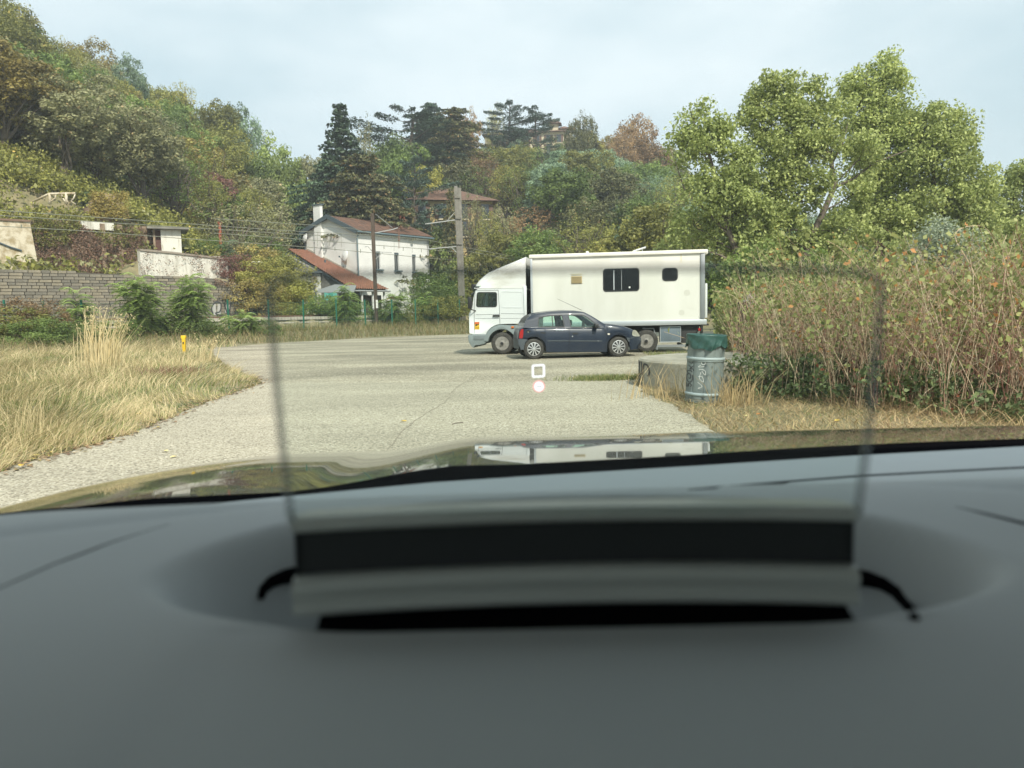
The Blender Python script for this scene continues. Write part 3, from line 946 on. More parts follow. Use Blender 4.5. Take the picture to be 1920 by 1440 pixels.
MB().bar(pb(870.5, 606), pb(861, 352), .15, .3).build('pole', m_mastg, m2, local=False, bevel=.01)
clampm = MB()
for yq in (370, 409, 457, 505, 553): clampm.bar(pb(856.5 + (yq - 349) * .042 - 4.5, yq), pb(856.5 + (yq - 349) * .042 + 5.5, yq), .36, .16)
clampm.build('clamp', m_mastg, m2, local=False)
MB().bar(pb(797, 420), pb(856, 412), .07).bar(pb(838, 414), pb(853, 398), .04).build('bracket', m_zinc, m2, local=False)
MB().bar(pb(800, 467), pb(858, 462), .07).bar(pb(846, 463), pb(857, 474), .05).build('bracket', m_zinc, m2, local=False)
m_cable = mat('weathered_cable', (0.22, 0.23, 0.18), 0.6)
WIRES = [
 (3.9, [(-260, 377), (0, 394.5), (260, 413), (520, 431.5), (700, 441), (797, 449), (862, 462), (990, 486), (1120, 500)], 'uppermost overhead cable running from the left frame edge past both masts'),
 (4.4, [(-260, 393), (0, 404), (108, 411), (260, 421), (520, 437), (700, 447), (862, 468), (990, 492), (1120, 506)], 'second overhead cable just below the uppermost one'),
 (5.2, [(-260, 405), (0, 424), (160, 433), (340, 447), (520, 459), (599, 465), (678, 472), (803, 484), (862, 488)], 'lower contact wire crossing the ivy wall and the house'),
 (5.6, [(400, 437), (597, 451), (698, 459), (797, 467), (862, 473)], 'contact wire crossing the middle of the white gable'),
 (5.9, [(400, 410), (599, 423), (660, 428), (748, 452), (800, 449)], 'thin stay wire crossing the top of the white gable'),
]
WP = []
for s_, l, lab in WIRES:
    P = [at_s(a, c, s_) for a, c in l]; WP.append(P)
    o = MB().tube(P, 0.022, 5).build('overhead_cable', m_cable, fix=False)
    o['label'] = lab; o['category'] = 'cable'
dm = MB()
for (pa, pb_) in ((595, 436), (618, 436), (640, 437), (739, 445), (773, 448)):
    q = at_s(pa, pb_, 5.0); q2 = at_s(pa, pb_ + 26, 5.0); dm.bar(q, q2, .02)
for (pa, pb_) in ((606, 462), (628, 466), (720, 463), (756, 466), (790, 469), (676, 470), (40, 424), (712, 474)):
    q = at_s(pa, pb_ - 3, 5.3); q2 = at_s(pa, pb_ + 4, 5.3); dm.bar(q, q2, .05)
o = dm.build('dropper_wires', m_cable, fix=False); tag(o, 'short vertical droppers and clips hanging between the overhead wires', 'wires', kind='stuff')

# ------------------------------------------------------------------ the white house
m_white = mat('white_render', (0.78, 0.79, 0.76), 0.85, var=0.10, vscale=.7, bump=0.15, bscale=30)
m_slate = mat('slate_blue_fascia', (0.075, 0.105, 0.12), 0.6)
m_tileb = mat('brown_roof_tiles', (0.19, 0.105, 0.07), 0.9, col2=(0.10, 0.065, 0.05), vscale=2.0, bump=0.4, bscale=12)
m_tileo = mat('terracotta_tiles', (0.36, 0.165, 0.105), 0.85, col2=(0.20, 0.105, 0.07), vscale=5.0, bump=0.3, bscale=16)
m_dkglass = mat('dark_window_glass', (0.035, 0.045, 0.05), 0.12, spec=0.8)
m_sill = mat('blue_grey_sill', (0.13, 0.19, 0.21), 0.6)
m_brick = mat('old_brick', (0.33, 0.22, 0.15), 0.95, var=0.4, vscale=6)
m_pot = mat('red_clay_pot', (0.36, 0.12, 0.07), 0.8)
HL = (-14.39, 73.92, 0.0); HRZ = math.atan2(0.79, 0.61)
hf = Frame(HL, HRZ)
house = thing('white_house', 'two storey white rendered house with brown tiled roof and dark fascia beside the railway', 'house', HL, HRZ)
ez = hf.onY(680, 432)[1]; LX = hf.onY(803.5, 444)[0]; GY = hf.onX(570.5, 433)[0]
rzp = hf.onX(618, 406)
RY, RZ_ = rzp[0], rzp[1]
EZB = hf.onX(570.5, 436)[1]
wins = []
for (a, b_, c, d) in ((703.5, 470.5, 713.5, 505), (739, 473.5, 748.5, 507), (772.5, 477, 780.5, 509.5)):
    x0, z1 = hf.onY(a, b_); x1, z0 = hf.onY(c, d); wins.append((x0, z0, x1, z1))
wl = MB()
plate(wl, [(0, .6), (LX, .6), (LX, ez), (0, ez)], [[(w_[0], w_[1]), (w_[2], w_[1]), (w_[2], w_[3]), (w_[0], w_[3])] for w_ in wins], 0.3, lambda x, z_, y: (x, y, z_))
wl.build('front_wall', m_white, house)
gv = [hf.onX(588.5, 458), hf.onX(594, 447)]
gh = [(gv[1][0], gv[0][1]), (gv[0][0], gv[0][1]), (gv[0][0], gv[1][1]), (gv[1][0], gv[1][1])]
wl = MB()
plate(wl, [(0.004, .6), (GY, .6), (GY, EZB), (RY, RZ_), (0.004, ez)], [gh], 0.3, lambda y, z_, x: (x, y, z_))
wl.build('gable_wall', m_white, house)
MB().box((LX - .15, GY / 2, ez / 2 + .2), (.3, GY, ez - .4)).box((LX / 2, GY - .15, EZB / 2), (LX, .3, EZB - .2)).build('rear_walls', m_white, house)
MB().prism([(0.3, ez - .3), (GY - .3, EZB - .3), (RY, RZ_ - .35)], LX - .3, LX - .02, 'YZ').build('rear_gable', m_white, house)
for (x0, z0, x1, z1) in wins:
    wn = MB()
    wn.box(((x0 + x1) / 2, .17, (z0 + z1) / 2), (x1 - x0, .05, z1 - z0))
    w_o = wn.build('window', m_dkglass, house)
    fr = MB(); t_ = .07
    fr.box((x0 + t_ / 2, .12, (z0 + z1) / 2), (t_, .06, z1 - z0)).box((x1 - t_ / 2, .12, (z0 + z1) / 2), (t_, .06, z1 - z0)).box(((x0 + x1) / 2, .12, z1 - t_ / 2), (x1 - x0 - 2 * t_, .06, t_)).box(((x0 + x1) / 2, .12, (z0 + z1) / 2), (.05, .05, z1 - z0 - t_))
    fr.build('frame', m_zinc, w_o)
    MB().box(((x0 + x1) / 2 + .08, -.09, z0 - .08), (x1 - x0 + .35, .28, .13)).build('sill', m_sill, w_o)
    MB().box(((x0 + x1) / 2, .06, z1 - .11), (x1 - x0 - .01, .1, .2)).build('shutter_box', m_slate, w_o)
MB().box((.24, (gv[0][0] + gv[1][0]) / 2, (gv[0][1] + gv[1][1]) / 2), (.05, abs(gv[0][0] - gv[1][0]), abs(gv[0][1] - gv[1][1]))).build('window', m_dkglass, house)
# roof planes with tile ribs
def roof_plane(p00, p10, p11, p01, n_rows, n_cols, rib, nm, mtl, parent):
    """p00-p10 along the eave, p01-p11 along the ridge; overlapping courses with barrel relief"""
    p00, p10, p11, p01 = map(Vector, (p00, p10, p11, p01))
    nrm = (p10 - p00).cross(p01 - p00).normalized()
    if nrm.z < 0: nrm = -nrm
    rows_ = []
    nc = n_cols * 4
    for i in range(n_rows):
        for lift, f in ((rib * .9, 0.0), (0.0, 0.97)):
            v = (i + f) / n_rows
            a = p00.lerp(p01, v); c = p10.lerp(p11, v)
            rows_.append([a.lerp(c, j / nc) + nrm * (lift + rib * (0.5 + 0.5 * math.cos(j * PI / 2)) + 0.01) for j in range(nc + 1)])
    mb = MB().grid(rows_)
    o = mb.build(nm, mtl, parent, fix=False)
    return o
ov = 0.35
tanf = (RZ_ - ez) / RY; tanb = (RZ_ - EZB) / (GY - RY)
r1 = roof_plane((-ov, -ov, ez - ov * tanf + .05), (LX + ov, -ov, ez - ov * tanf + .05), (LX + ov, RY, RZ_ + .05), (-ov, RY, RZ_ + .05), 16, 28, .035, 'roof', m_tileb, house)
roof_plane((-ov, GY + ov, EZB - ov * tanb + .05), (LX + ov, GY + ov, EZB - ov * tanb + .05), (LX + ov, RY, RZ_ + .05), (-ov, RY, RZ_ + .05), 16, 28, .035, 'roof', m_tileb, house)
def slab4(a, b_, c, d, th):
    a, b_, c, d = map(Vector, (a, b_, c, d)); dn = Vector((0, 0, -th))
    mb = MB(); mb.add([a, b_, c, d, a + dn, b_ + dn, c + dn, d + dn], [(0, 1, 2, 3), (7, 6, 5, 4), (0, 4, 5, 1), (1, 5, 6, 2), (2, 6, 7, 3), (3, 7, 4, 0)])
    return mb
slab4((-ov + .02, -ov + .02, ez - ov * tanf + .01), (LX + ov - .02, -ov + .02, ez - ov * tanf + .01), (LX + ov - .02, RY, RZ_ + .01), (-ov + .02, RY, RZ_ + .01), .16).build('eaves', m_slate, house)
slab4((-ov + .02, GY + ov - .02, EZB - ov * tanb + .01), (LX + ov - .02, GY + ov - .02, EZB - ov * tanb + .01), (LX + ov - .02, RY, RZ_ + .01), (-ov + .02, RY, RZ_ + .01), .16).build('eaves', m_slate, house)
MB().bar((-ov - .03, -ov, ez - ov * tanf - .05), (-ov - .03, RY, RZ_ - .02), .06, .42).bar((-ov - .03, RY, RZ_ - .02), (-ov - .03, GY + ov, EZB - ov * tanb - .05), .06, .42).build('fascia', m_slate, house)
MB().tube([(-ov, -ov - .09, ez - ov * tanf - .06), (LX + ov, -ov - .09, ez - ov * tanf - .06)], .085, 8).build('gutter', m_sill, house)
dl = MB()
for k in range(int(LX / .35)): dl.box((.2 + k * .35, -.12, ez - .34), (.12, .2, .16))
tag(dl.build('dentils', m_white, house), kind='stuff')
MB().tube([(-.0, -.3, ez - .35), (-.09, -.12, ez - .7), (-.09, -.12, 1.5)], .06, 7).build('downpipe', m_sill, house)
MB().tube([(-.1, GY - .1, EZB - .2), (-.1, GY - .1, 4.5)], .06, 7).build('downpipe', m_slate, house)
cy0, _ = hf.onX(605, 410); cy1, _ = hf.onX(592.5, 410); _, cz1 = hf.onX(599, 385.5)
ch_ = MB().box((-.14, (cy0 + cy1) / 2, (cz1 + 6.5) / 2), (.34, abs(cy1 - cy0), cz1 - 6.5)).build('chimney', m_white, house)
MB().box((-.14, (cy0 + cy1) / 2, cz1 + .06), (.5, abs(cy1 - cy0) + .2, .12)).build('cap', m_slate, ch_)
# ridge chimney with two clay pots
q = hf.onY(754, 420, RY); q2 = hf.onY(754, 411, RY)
rc = MB().box((q[0], RY, (q2[1] + RZ_ - .3) / 2), (.95, .7, q2[1] - RZ_ + .3)).build('chimney', m_brick, house)
for dx in (-.25, .25): MB().lathe([(.15, q2[1]), (.13, q2[1] + .42), (.16, q2[1] + .45)], 10, (q[0] + dx, RY, 0)).build('chimney_pot', m_pot, rc)
# satellite dishes
def dish(yc, zc, r):
    d_ = MB(); prof = []
    for k in range(6):
        rr = r * k / 5; prof.append((max(rr, .001), -.35 + .25 * (rr / r) ** 2 * r))
    d_.lathe(prof + [(r, -.33 + .25 * r)], 18, (0, 0, 0), 'X')
    d_.v = [Matrix.Rotation(math.radians(-14), 3, 'Z') @ Matrix.Rotation(math.radians(12), 3, 'Y') @ v for v in d_.v]
    d_.v = [v + Vector((-.1, yc, zc)) for v in d_.v]
    o = d_.build('satellite_dish', mat('dish_white', (.7, .71, .69), .5), house, fix=False, smooth=True)
    MB().tube([(-.02, yc, zc), (-.5, yc, zc)], .03, 6).tube([(-.4, yc - .1, zc - r * .8), (-1.0, yc - .05, zc - .1)], .02, 5).box((-1.0, yc - .05, zc - .05), (.12, .1, .14)).build('arm', m_slate, o)
dy, dz = hf.onX(651, 481); dish(dy, dz, .62)
dy, dz = hf.onX(577, 447); dish(dy, dz, .5)
# annex with terracotta roof
ax = [(-0.04, GY * .95, hf.onX(574, 471)[1]), (-2.6, GY * .95, hf.onX(574, 471)[1] + .05), (-4.0, -3.5, 0), (0.5, -3.5, 0)]
eav = 3.72
an = thing('house_annex', 'low annex with sloping terracotta tiled roof against the gable of the white house', 'annex', HL, HRZ)
T1, T0_, E2, E1 = Vector(ax[0]), Vector(ax[1]), Vector((ax[2][0], ax[2][1], eav)), Vector((ax[3][0], ax[3][1], eav))
o = roof_plane(E2, E1, T1, T0_, 34, 17, .10, 'roof', m_tileo, an)
slab4(E2 + Vector((.03, .03, -.03)), E1 + Vector((-.03, .03, -.03)), T1 + Vector((0, 0, -.03)), T0_ + Vector((.03, 0, -.03)), .12).build('roof_deck', m_slate, an)
MB().tube([E2 + Vector((-.1, -.12, -.08)), E1 + Vector((.1, -.12, -.08))], .08, 8).build('gutter', m_zinc, an)
MB().bar(T1 + Vector((-.1, 0, .22)), Vector((-.1, 0.1, eav + (T1.z - eav) * 3.6 / (T1.y + 3.5) + .22)), .12, .16).build('flashing', m_conc, an)
MB().tube([(-1.0, 3.6, 5.3), (-1.0, 3.6, 6.9)], .10, 8).build('flue', m_slate, an)
def rz_at(y): return eav + (T1.z - eav) * (y + 3.5) / (T1.y + 3.5) - .2
MB().prism([(GY * .95, .8), (-2.6, .8), (-2.6, rz_at(-2.6)), (GY * .95, rz_at(GY * .95))], -3.3, -3.05, 'YZ').build('side_wall', mat('grey_wall', (.33, .33, .31), .9, var=.3, vscale=1.5), an)
MB().box((-1.4, -2.5, 2.0), (3.6, .2, 2.6)).build('front_wall', mat('dark_timber_front', (.09, .075, .06), .8, var=.3), an)
for k, xx in enumerate((-2.6, -1.3, 0.1)): MB().box((xx, -3.3, 2.3), (.14, .14, 2.8)).build('post', m_white, an)
for xx in (-2.0, -.6): MB().box((xx, -2.63, 2.3), (.7, .04, 1.0)).build('window', m_dkglass, an)
# grey sloping awning and teal tarpaulin in front of the annex
a0 = at_y(588, 545, 66); aw = thing('grey_awning', 'low grey sheet metal awning left of the annex', 'awning', (a0.x, a0.y, 1.3))
A_ = [at_y(586, 547, 65.5), at_y(664, 547, 66.5), at_y(668, 535, 69.5), at_y(628, 533, 69.5)]
mbq = slab4(*A_, .08); mbq.build('sheet', mat('grey_sheet', (.24, .25, .25), .5), aw, local=False)
MB().bar(at_y(592, 547, 65.6), Vector((at_y(592, 547, 65.6).x, 65.6, 1.2)), .09).bar(at_y(655, 547, 66.4), Vector((at_y(655, 547, 66.4).x, 66.4, 1.2)), .09).build('post', m_slate, aw, local=False)
tq = at_y(615, 552, 64.5); tarp = MB().grid([[at_y(608 + 8 * i, 548 + 2 * (i % 2) + j * 7, 64.6 - .15 * j + .1 * (i % 2)) for i in range(4)] for j in range(3)])
o = tarp.build('tarpaulin', mat('teal_tarp', (.03, .22, .18), .6), fix=False); tag(o, 'small teal tarpaulin hanging below the grey awning', 'tarpaulin')
# ruined white outbuilding
ob = at_y(578, 545, 69); oz = 1.3
out_b = thing('ruined_outbuilding', 'small peeling white outbuilding with dark doorway left of the annex', 'shed', (ob.x, ob.y, oz), .25)
of = Frame(tuple(out_b.location), .25)
x0, z1 = of.onY(552, 512); x1, z0 = of.onY(601, 516); dx0, dz1 = of.onY(577, 529); dx1, dz0 = of.onY(585, 550)
mb = MB(); plate(mb, [(x0, -.3), (x1, -.3), (x1, z1 - .1), (x0 + .3, z1), (x0, z1 - .4)], [[(dx0, .02), (dx1, .02), (dx1, dz1), (dx0, dz1)]], .25, lambda x, z_, y: (x, y, z_))
mb.build('front_wall', mat('peeling_white', (.62, .62, .57), .95, col2=(.33, .28, .21), vscale=1.3, lo=.4, hi=.52), out_b)
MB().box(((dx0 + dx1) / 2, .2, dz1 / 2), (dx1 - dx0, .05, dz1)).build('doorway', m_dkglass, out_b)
MB().box(((x0 + x1) / 2, 1.5, (z1 - .4) / 2), (x1 - x0 - .1, 2.4, z1 - .5)).build('rear_walls', m_concd, out_b)
MB().box(((x0 + x1) / 2, 1.3, z1 + .05), (x1 - x0 + .3, 3.2, .12)).build('roof', m_slate, out_b)

# ------------------------------------------------------------------ walls and shed above the stone wall, left
m_roughw = mat('flaking_render', (0.64, 0.58, 0.45), 0.95, col2=(0.36, 0.29, 0.17), vscale=1.6, bump=0.8, bscale=7, lo=.38, hi=.56)
m_limew = mat('limewashed_wall', (0.68, 0.67, 0.60), 0.95, col2=(0.40, 0.38, 0.31), vscale=1.1, lo=.3, hi=.5, bump=.3, stretch=(2.5, 2.5, .5))
m_earth = mat('earthy_masonry', (0.34, 0.26, 0.18), 0.95, col2=(0.18, 0.13, 0.09), vscale=1.8, bump=.8, bscale=9)
def wall_s(name, label, s_, top, zb, th, m_, cap=None, batter=0.0):
    o = at_s(top[0][0], 480, s_); fr_ = Frame((o.x, o.y, 0), FRZ)
    root = thing(name, label, 'wall', (o.x, o.y, zb), FRZ)
    pp = [fr_.onY(a, c) for a, c in top]
    mb = MB(); poly = [(pp[0][0], zb - .3), (pp[-1][0] + batter, zb - .3)] + list(reversed(pp))
    mb.prism([(x, z_ - zb) for x, z_ in poly], 0, th)
    mb.build('masonry', m_, root)
    if cap:
        c = MB()
        for i in range(len(pp) - 1):
            c.bar((pp[i][0], th / 2, pp[i][1] - zb + .06), (pp[i + 1][0], th / 2, pp[i + 1][1] - zb + .06), th + .2, .14, up=(0, 0, 1))
        c.build('coping', cap, root)
    return root, fr_, pp
rw, rf, rp = wall_s('rendered_wall', 'tall cream flaking rendered retaining wall with sloping right end at the left frame edge', 17.0, [(-400, 398), (0, 413), (56, 416)], 4.75, 1.2, m_roughw, mat('brown_coping', (.20, .13, .09), .9), batter=.42)
MB().tube([(rf.onY(-10, 452)[0], -.07, rf.onY(-10, 452)[1] - 4.75), (rf.onY(20, 464)[0], -.07, rf.onY(20, 464)[1] - 4.75), (rf.onY(40, 470)[0], -.07, rf.onY(40, 470)[1] - 4.75)], .06, 6).build('pipe', m_slate, rw)
ivw, ivf, ivp = wall_s('overgrown_wall', 'crumbling masonry wall smothered in ivy and dead creeper between the rendered wall and white garden wall', 17.6, [(58, 412), (120, 411), (160, 414), (215, 424), (262, 440), (285, 470)], 4.75, .8, m_earth)
pl_ = MB()
for px_ in (190, 222, 268): 
    a = ivf.onY(px_, 440); pl_.box((a[0], -.12, 2.0), (.32, .5, 4.0))
pl_.build('buttress', m_earth, ivw)
mb = MB(); a = ivf.onY(150, 414); c = ivf.onY(212, 433); mb.box(((a[0] + c[0]) / 2, -.1, (a[1] + c[1]) / 2 - 4.75), (c[0] - a[0], .3, a[1] - c[1])).build('beam', m_limew, ivw)
gwl, gwf, gwp = wall_s('white_garden_wall', 'long white limewashed garden wall streaked with dead creeper above the stone wall', 15.0, [(262, 470), (320, 475), (380, 482), (427, 487)], 4.2, .5, m_limew, mat('stone_coping', (.30, .26, .21), .9))
# mound of masonry with ivy above
mo = at_y(202, 400, 62); mm = MB().lathe([(1.7, 0), (1.6, 1.0), (1.1, 1.9), (.5, 2.3), (.05, 2.4)], 14, (0, 0, 0), fn=lambda a, h: 1 + .14 * math.sin(a * 3 + h * 2) + .08 * math.sin(a * 7 + h * 5))
o = mm.build('masonry_stump', m_earth, smooth=True, fix=False); o.location = (mo.x, mo.y, at_y(202, 420, 62).z); tag(o, 'rounded stump of old masonry with ivy on top above the overgrown wall', 'ruin')
# white shed
sb = at_y(300, 472, 61.5); shed = thing('garden_shed', 'small white shed with flat overhanging roof on the terrace above the white garden wall', 'shed', (sb.x, sb.y, sb.z - .2), .45)
sf = Frame(tuple(shed.location), .45)
x0, z1 = sf.onY(286, 430); x1, z0 = sf.onY(341, 470); d0, _ = sf.onY(302, 450)
mb = MB(); mb.box(((d0 + x1) / 2, .15, z1 / 2), (x1 - d0, .3, z1)).box((x1 - .15, 1.6, z1 / 2), (.3, 2.7, z1)).build('wall', m_limew, shed)
MB().box(((x0 + d0) / 2, .35, z1 / 2), (d0 - x0, .08, z1)).build('door', mat('red_brown_door', (.13, .06, .045), .8, var=.4), shed)
MB().box((x0 + .08, .15, z1 / 2), (.16, .3, z1)).build('door_post', m_earth, shed)
MB().box(((x0 + x1) / 2 + .1, 1.3, z1 + .1), (x1 - x0 + 1.0, 3.6, .16)).build('roof', m_concd, shed)
# stone planter, white slab
pp_ = at_y(405, 492, 64); plt = thing('stone_planter', 'pale stone planter with a small yellow green plant on the garden wall', 'planter', (pp_.x, pp_.y, pp_.z))
MB().lathe([(.22, 0), (.26, .12), (.42, .42), (.46, .48), (.40, .48), (.34, .3)], 16).build('pot', m_conc, plt, smooth=True)
v_, f_, a_ = clumped(np.array([[0, 0, .6], [.2, 0, .55], [-.2, 0, .6], [0, 0, .8]]), [.22] * 4, 40, .05)
link('foliage', np_mesh('foliage', v_, f_, a_), LM['yellow'], plt)
pp_ = at_y(481, 492, 66); o = MB().box((0, 0, 0), (.95, .4, .16)).build('stone_slab', m_limew, bevel=.04); o.location = pp_; tag(o, 'small pale slab lying in the yellow bushes right of the white garden wall', 'slab')
pp_ = at_y(412, 430, 70); cp = MB().lathe([(.13, -2), (.13, .5), (.2, .55), (.2, .7), (.1, .75)], 10).build('clay_flue', m_pot); cp.location = at_y(412, 425, 70) - Vector((0, 0, .3)); tag(cp, 'orange clay flue pot poking out of the bushes above the planter', 'flue')
# rustic concrete railing
RB = at_y(93, 380, 58); ra = thing('rustic_railing', 'branch shaped concrete railing on the terrace above the overgrown wall', 'railing', (RB.x, RB.y, RB.z))
rY = 58
P_ = lambda a, c: at_y(a, c, rY)
MB().tube([P_(60, 379), P_(92, 363.5), P_(112, 363), P_(141, 362.5)], .085, 7).build('top_rail', m_roughw, ra, local=False, smooth=True)
for (px_) in (93, 124): MB().tube([P_(px_, 362), P_(px_ + .5, 383)], .10, 7).build('post', m_roughw, ra, local=False, smooth=True)
MB().tube([P_(105, 364), P_(104, 371), P_(98, 376), P_(93, 378)], .05, 6).tube([P_(141, 364), P_(138, 372), P_(133, 377), P_(142, 383)], .05, 6).tube([P_(116, 364), P_(117, 369)], .05, 6).tube([P_(63, 378), P_(64, 384)], .05, 6).tube([P_(128, 377), P_(124, 380), P_(118, 372)], .05, 6).build('branches', m_roughw, ra, local=False, smooth=True)
bp_ = at_y(82, 382, 59.5); ba = thing('garden_barrel', 'pale green barrel with a dark heap of junk on top behind the concrete railing', 'barrel', tuple(bp_))
MB().lathe([(.38, 0), (.43, .25), (.46, .55), (.43, .85), (.40, 1.0)], 16).build('barrel', mat('pale_green_barrel', (.30, .42, .38), .6), ba, smooth=True)
MB().lathe([(.40, 1.0), (.55, 1.08), (.62, 1.18), (.4, 1.4), (.1, 1.5)], 12, fn=lambda a, h: 1 + .25 * math.sin(a * 3) + .1 * math.sin(a * 7)).build('cover', mat('dark_plastic_heap', (.03, .03, .035), .5), ba)

# ivy and creeper on the walls
def ivy(name, label, pal, pxr, pyr, s_, n, size, cond=None, rad_=.22, per=10, off=-.15):
    a = RNG.uniform(*pxr, n); c = RNG.uniform(*pyr, n)
    if cond is not None:
        k = cond(a, c); a, c = a[k], c[k]
    C = np.array([at_s(p, q_, s_ + off) for p, q_ in zip(a, c)])
    v_, f_, at_ = clumped(C, np.full(len(C), rad_), per, size)
    return tag(link(name, np_mesh(name, v_, f_, at_), LM[pal]), label, name.replace('_', ' '), kind='stuff')
LM['creeper'] = leaf_mat('dead_creeper', (.12, .065, .045), (.34, .22, .15), accent=(.40, .12, .08), acc=.05, trans=.1, rnd=0)
RNG = np.random.default_rng(91)
ivy('ivy', 'green ivy on the upper part of the overgrown wall', 'olive', (60, 275), (405, 462), 17.4, 800, .07, lambda a, c: (c < 452 - 22 * np.sin(a * .05)) & ~((a > 150) & (a < 212) & (c > 413) & (c < 432)) & (c > 412 + (a - 160) * .2))
ivy('creeper', 'reddish dead creeper hanging on the lower overgrown wall', 'creeper', (66, 290), (425, 510), 17.4, 1100, .06, lambda a, c: (c > 440 + 15 * np.sin(a * .07)) | (a > 228))
ivy('creeper', 'dead creeper strands on the white garden wall', 'creeper', (262, 430), (472, 530), 14.9, 230, .05, lambda a, c: (RNG.random(len(a)) < np.where((a > 358) & (a < 382), 1, .28)) | ((c > 512) & (a > 340)) | (a < 285), rad_=.2, per=8)
ivy('creeper', 'russet creeper spilling over the top of the stone wall', 'creeper', (240, 560), (515, 548), 11.9, 420, .06, lambda a, c: (c > 515 + (a - 240) * .07) & ((a > 400) & (c < 530 + (a - 400) * .25) & (c > 512 + (a - 400) * .28)), rad_=.3, per=12)

# ------------------------------------------------------------------ yellow villa and hilltop mansion
m_yel = mat('yellow_render', (0.56, 0.44, 0.21), 0.9, var=.15, vscale=.8)
m_cream = mat('cream_render', (0.60, 0.53, 0.38), 0.9, var=.12, vscale=.5)
m_shut = mat('brown_shutters', (.13, .075, .05), .7)
def building(name, label, cat, loc, rz_, size, z0, eave, roofh, m_, m_roof, wins_, ovh=.8):
    w_, d_ = size
    t = thing(name, label, cat, loc, rz_)
    MB().box((0, d_ / 2, (z0 + eave) / 2), (w_, d_, eave - z0)).build('wall', m_, t)
    hx, hy = w_ / 2 + ovh, d_ / 2 + ovh
    rr_ = max(.1, hx - hy)
    e = eave
    vs = [(-hx, -ovh, e), (hx, -ovh, e), (hx, d_ + ovh, e), (-hx, d_ + ovh, e), (-rr_, d_ / 2, e + roofh), (rr_, d_ / 2, e + roofh)]
    mb = MB(); mb.add(vs, [(0, 1, 5, 4), (1, 2, 5), (2, 3, 4, 5), (3, 0, 4), (3, 2, 1, 0)]); mb.build('roof', m_roof, t)
    for (x_, z_, ww, hh_) in wins_:
        wo = MB().box((x_, -.02, z_), (ww, .12, hh_)).build('window', m_dkglass, t)
        MB().box((x_ - ww * .78, -.05, z_), (ww * .5, .08, hh_)).box((x_ + ww * .78, -.05, z_), (ww * .5, .08, hh_)).build('shutter', m_shut, wo)
        MB().box((x_, -.09, z_ - hh_ / 2 - .1), (ww + .2, .2, .14)).build('sill', m_cream, wo)
    return t
c0 = at_y(850, 450, 92)
building('yellow_villa', 'yellow rendered villa with brown tiled hip roof half hidden by trees behind the white house', 'villa', (c0.x, c0.y, 0), .22, (9.6, 8), 6, at_y(900, 374, 92).z - .1, 2.0, m_yel, m_tileb,
    [(x_, z_, .9, 1.7) for x_ in (-3.6, -1.2, 1.3, 3.9) for z_ in (at_y(900, 395, 92).z, at_y(900, 428, 92).z)])
c0 = at_y(985, 290, 168)
ez_ = at_y(985, 250, 168).z; bz_ = at_y(985, 296, 168).z
man = building('hilltop_mansion', 'large cream mansion with several low tiled roofs on the hilltop behind the flat cedars', 'mansion', (c0.x, c0.y, 0), -.12, (16.5, 11), bz_ - 4, ez_, 2.0, m_cream, m_tileb,
    [(x_, z_, .9, 1.6) for x_ in (-7, -4.6, -2.2, .2, 2.6, 5, 7.2) for z_ in (bz_ + 1.8, ez_ - 1.4)])
mf = Frame((c0.x, c0.y, 0), -.12)
a = mf.onY(1037, 230); a2 = mf.onY(1037, 222)
MB().box((a[0], 2, (a[1] + ez_) / 2), (2.0, 2.0, a[1] - ez_ + .1)).build('tower', m_cream, man)
MB().add([(a[0] - 1.7, .3, a[1]), (a[0] + 1.7, .3, a[1]), (a[0] + 1.7, 3.7, a[1]), (a[0] - 1.7, 3.7, a[1]), (a[0], 2, a2[1] + .4)], [(0, 1, 4), (1, 2, 4), (2, 3, 4), (3, 0, 4), (3, 2, 1, 0)]).build('tower_roof', m_tileb, man)
a = mf.onY(1056, 246); MB().box((a[0], 4, ez_ - .6), (3.4, 4, 3.0)).build('wing', m_cream, man)
MB().add([(a[0] - 2.2, 1.2, ez_ + .9), (a[0] + 2.2, 1.2, ez_ + .9), (a[0] + 2.2, 6.8, ez_ + .9), (a[0] - 2.2, 6.8, ez_ + .9), (a[0], 4, ez_ + 2.0)], [(0, 1, 4), (1, 2, 4), (2, 3, 4), (3, 0, 4), (3, 2, 1, 0)]).build('wing_roof', m_tileb, man)
a = mf.onY(916, 250); MB().box((a[0] + .6, .2, ez_ - 3), (2.4, 3, 5.4)).build('wing', m_cream, man)
MB().add([(a[0] - 1.2, -2, ez_ - .3), (a[0] + 2.4, -2, ez_ - .3), (a[0] + 2.4, 2.2, ez_ - .3), (a[0] - 1.2, 2.2, ez_ - .3), (a[0] + .6, .2, ez_ + .7)], [(0, 1, 4), (1, 2, 4), (2, 3, 4), (3, 0, 4), (3, 2, 1, 0)]).build('wing_roof', m_tileb, man)
tw = MB(); p = [at_y(895, 288, 160), at_y(990, 292, 160)]
tw.box(((p[0].x + p[1].x) / 2, 160, p[0].z - 1.8), (p[1].x - p[0].x, .6, 3.0)); o = tw.build('terrace_wall', mat('old_wall', (.40, .33, .24), .9, var=.3)); tag(o, 'weathered terrace wall below the hilltop mansion', 'wall')
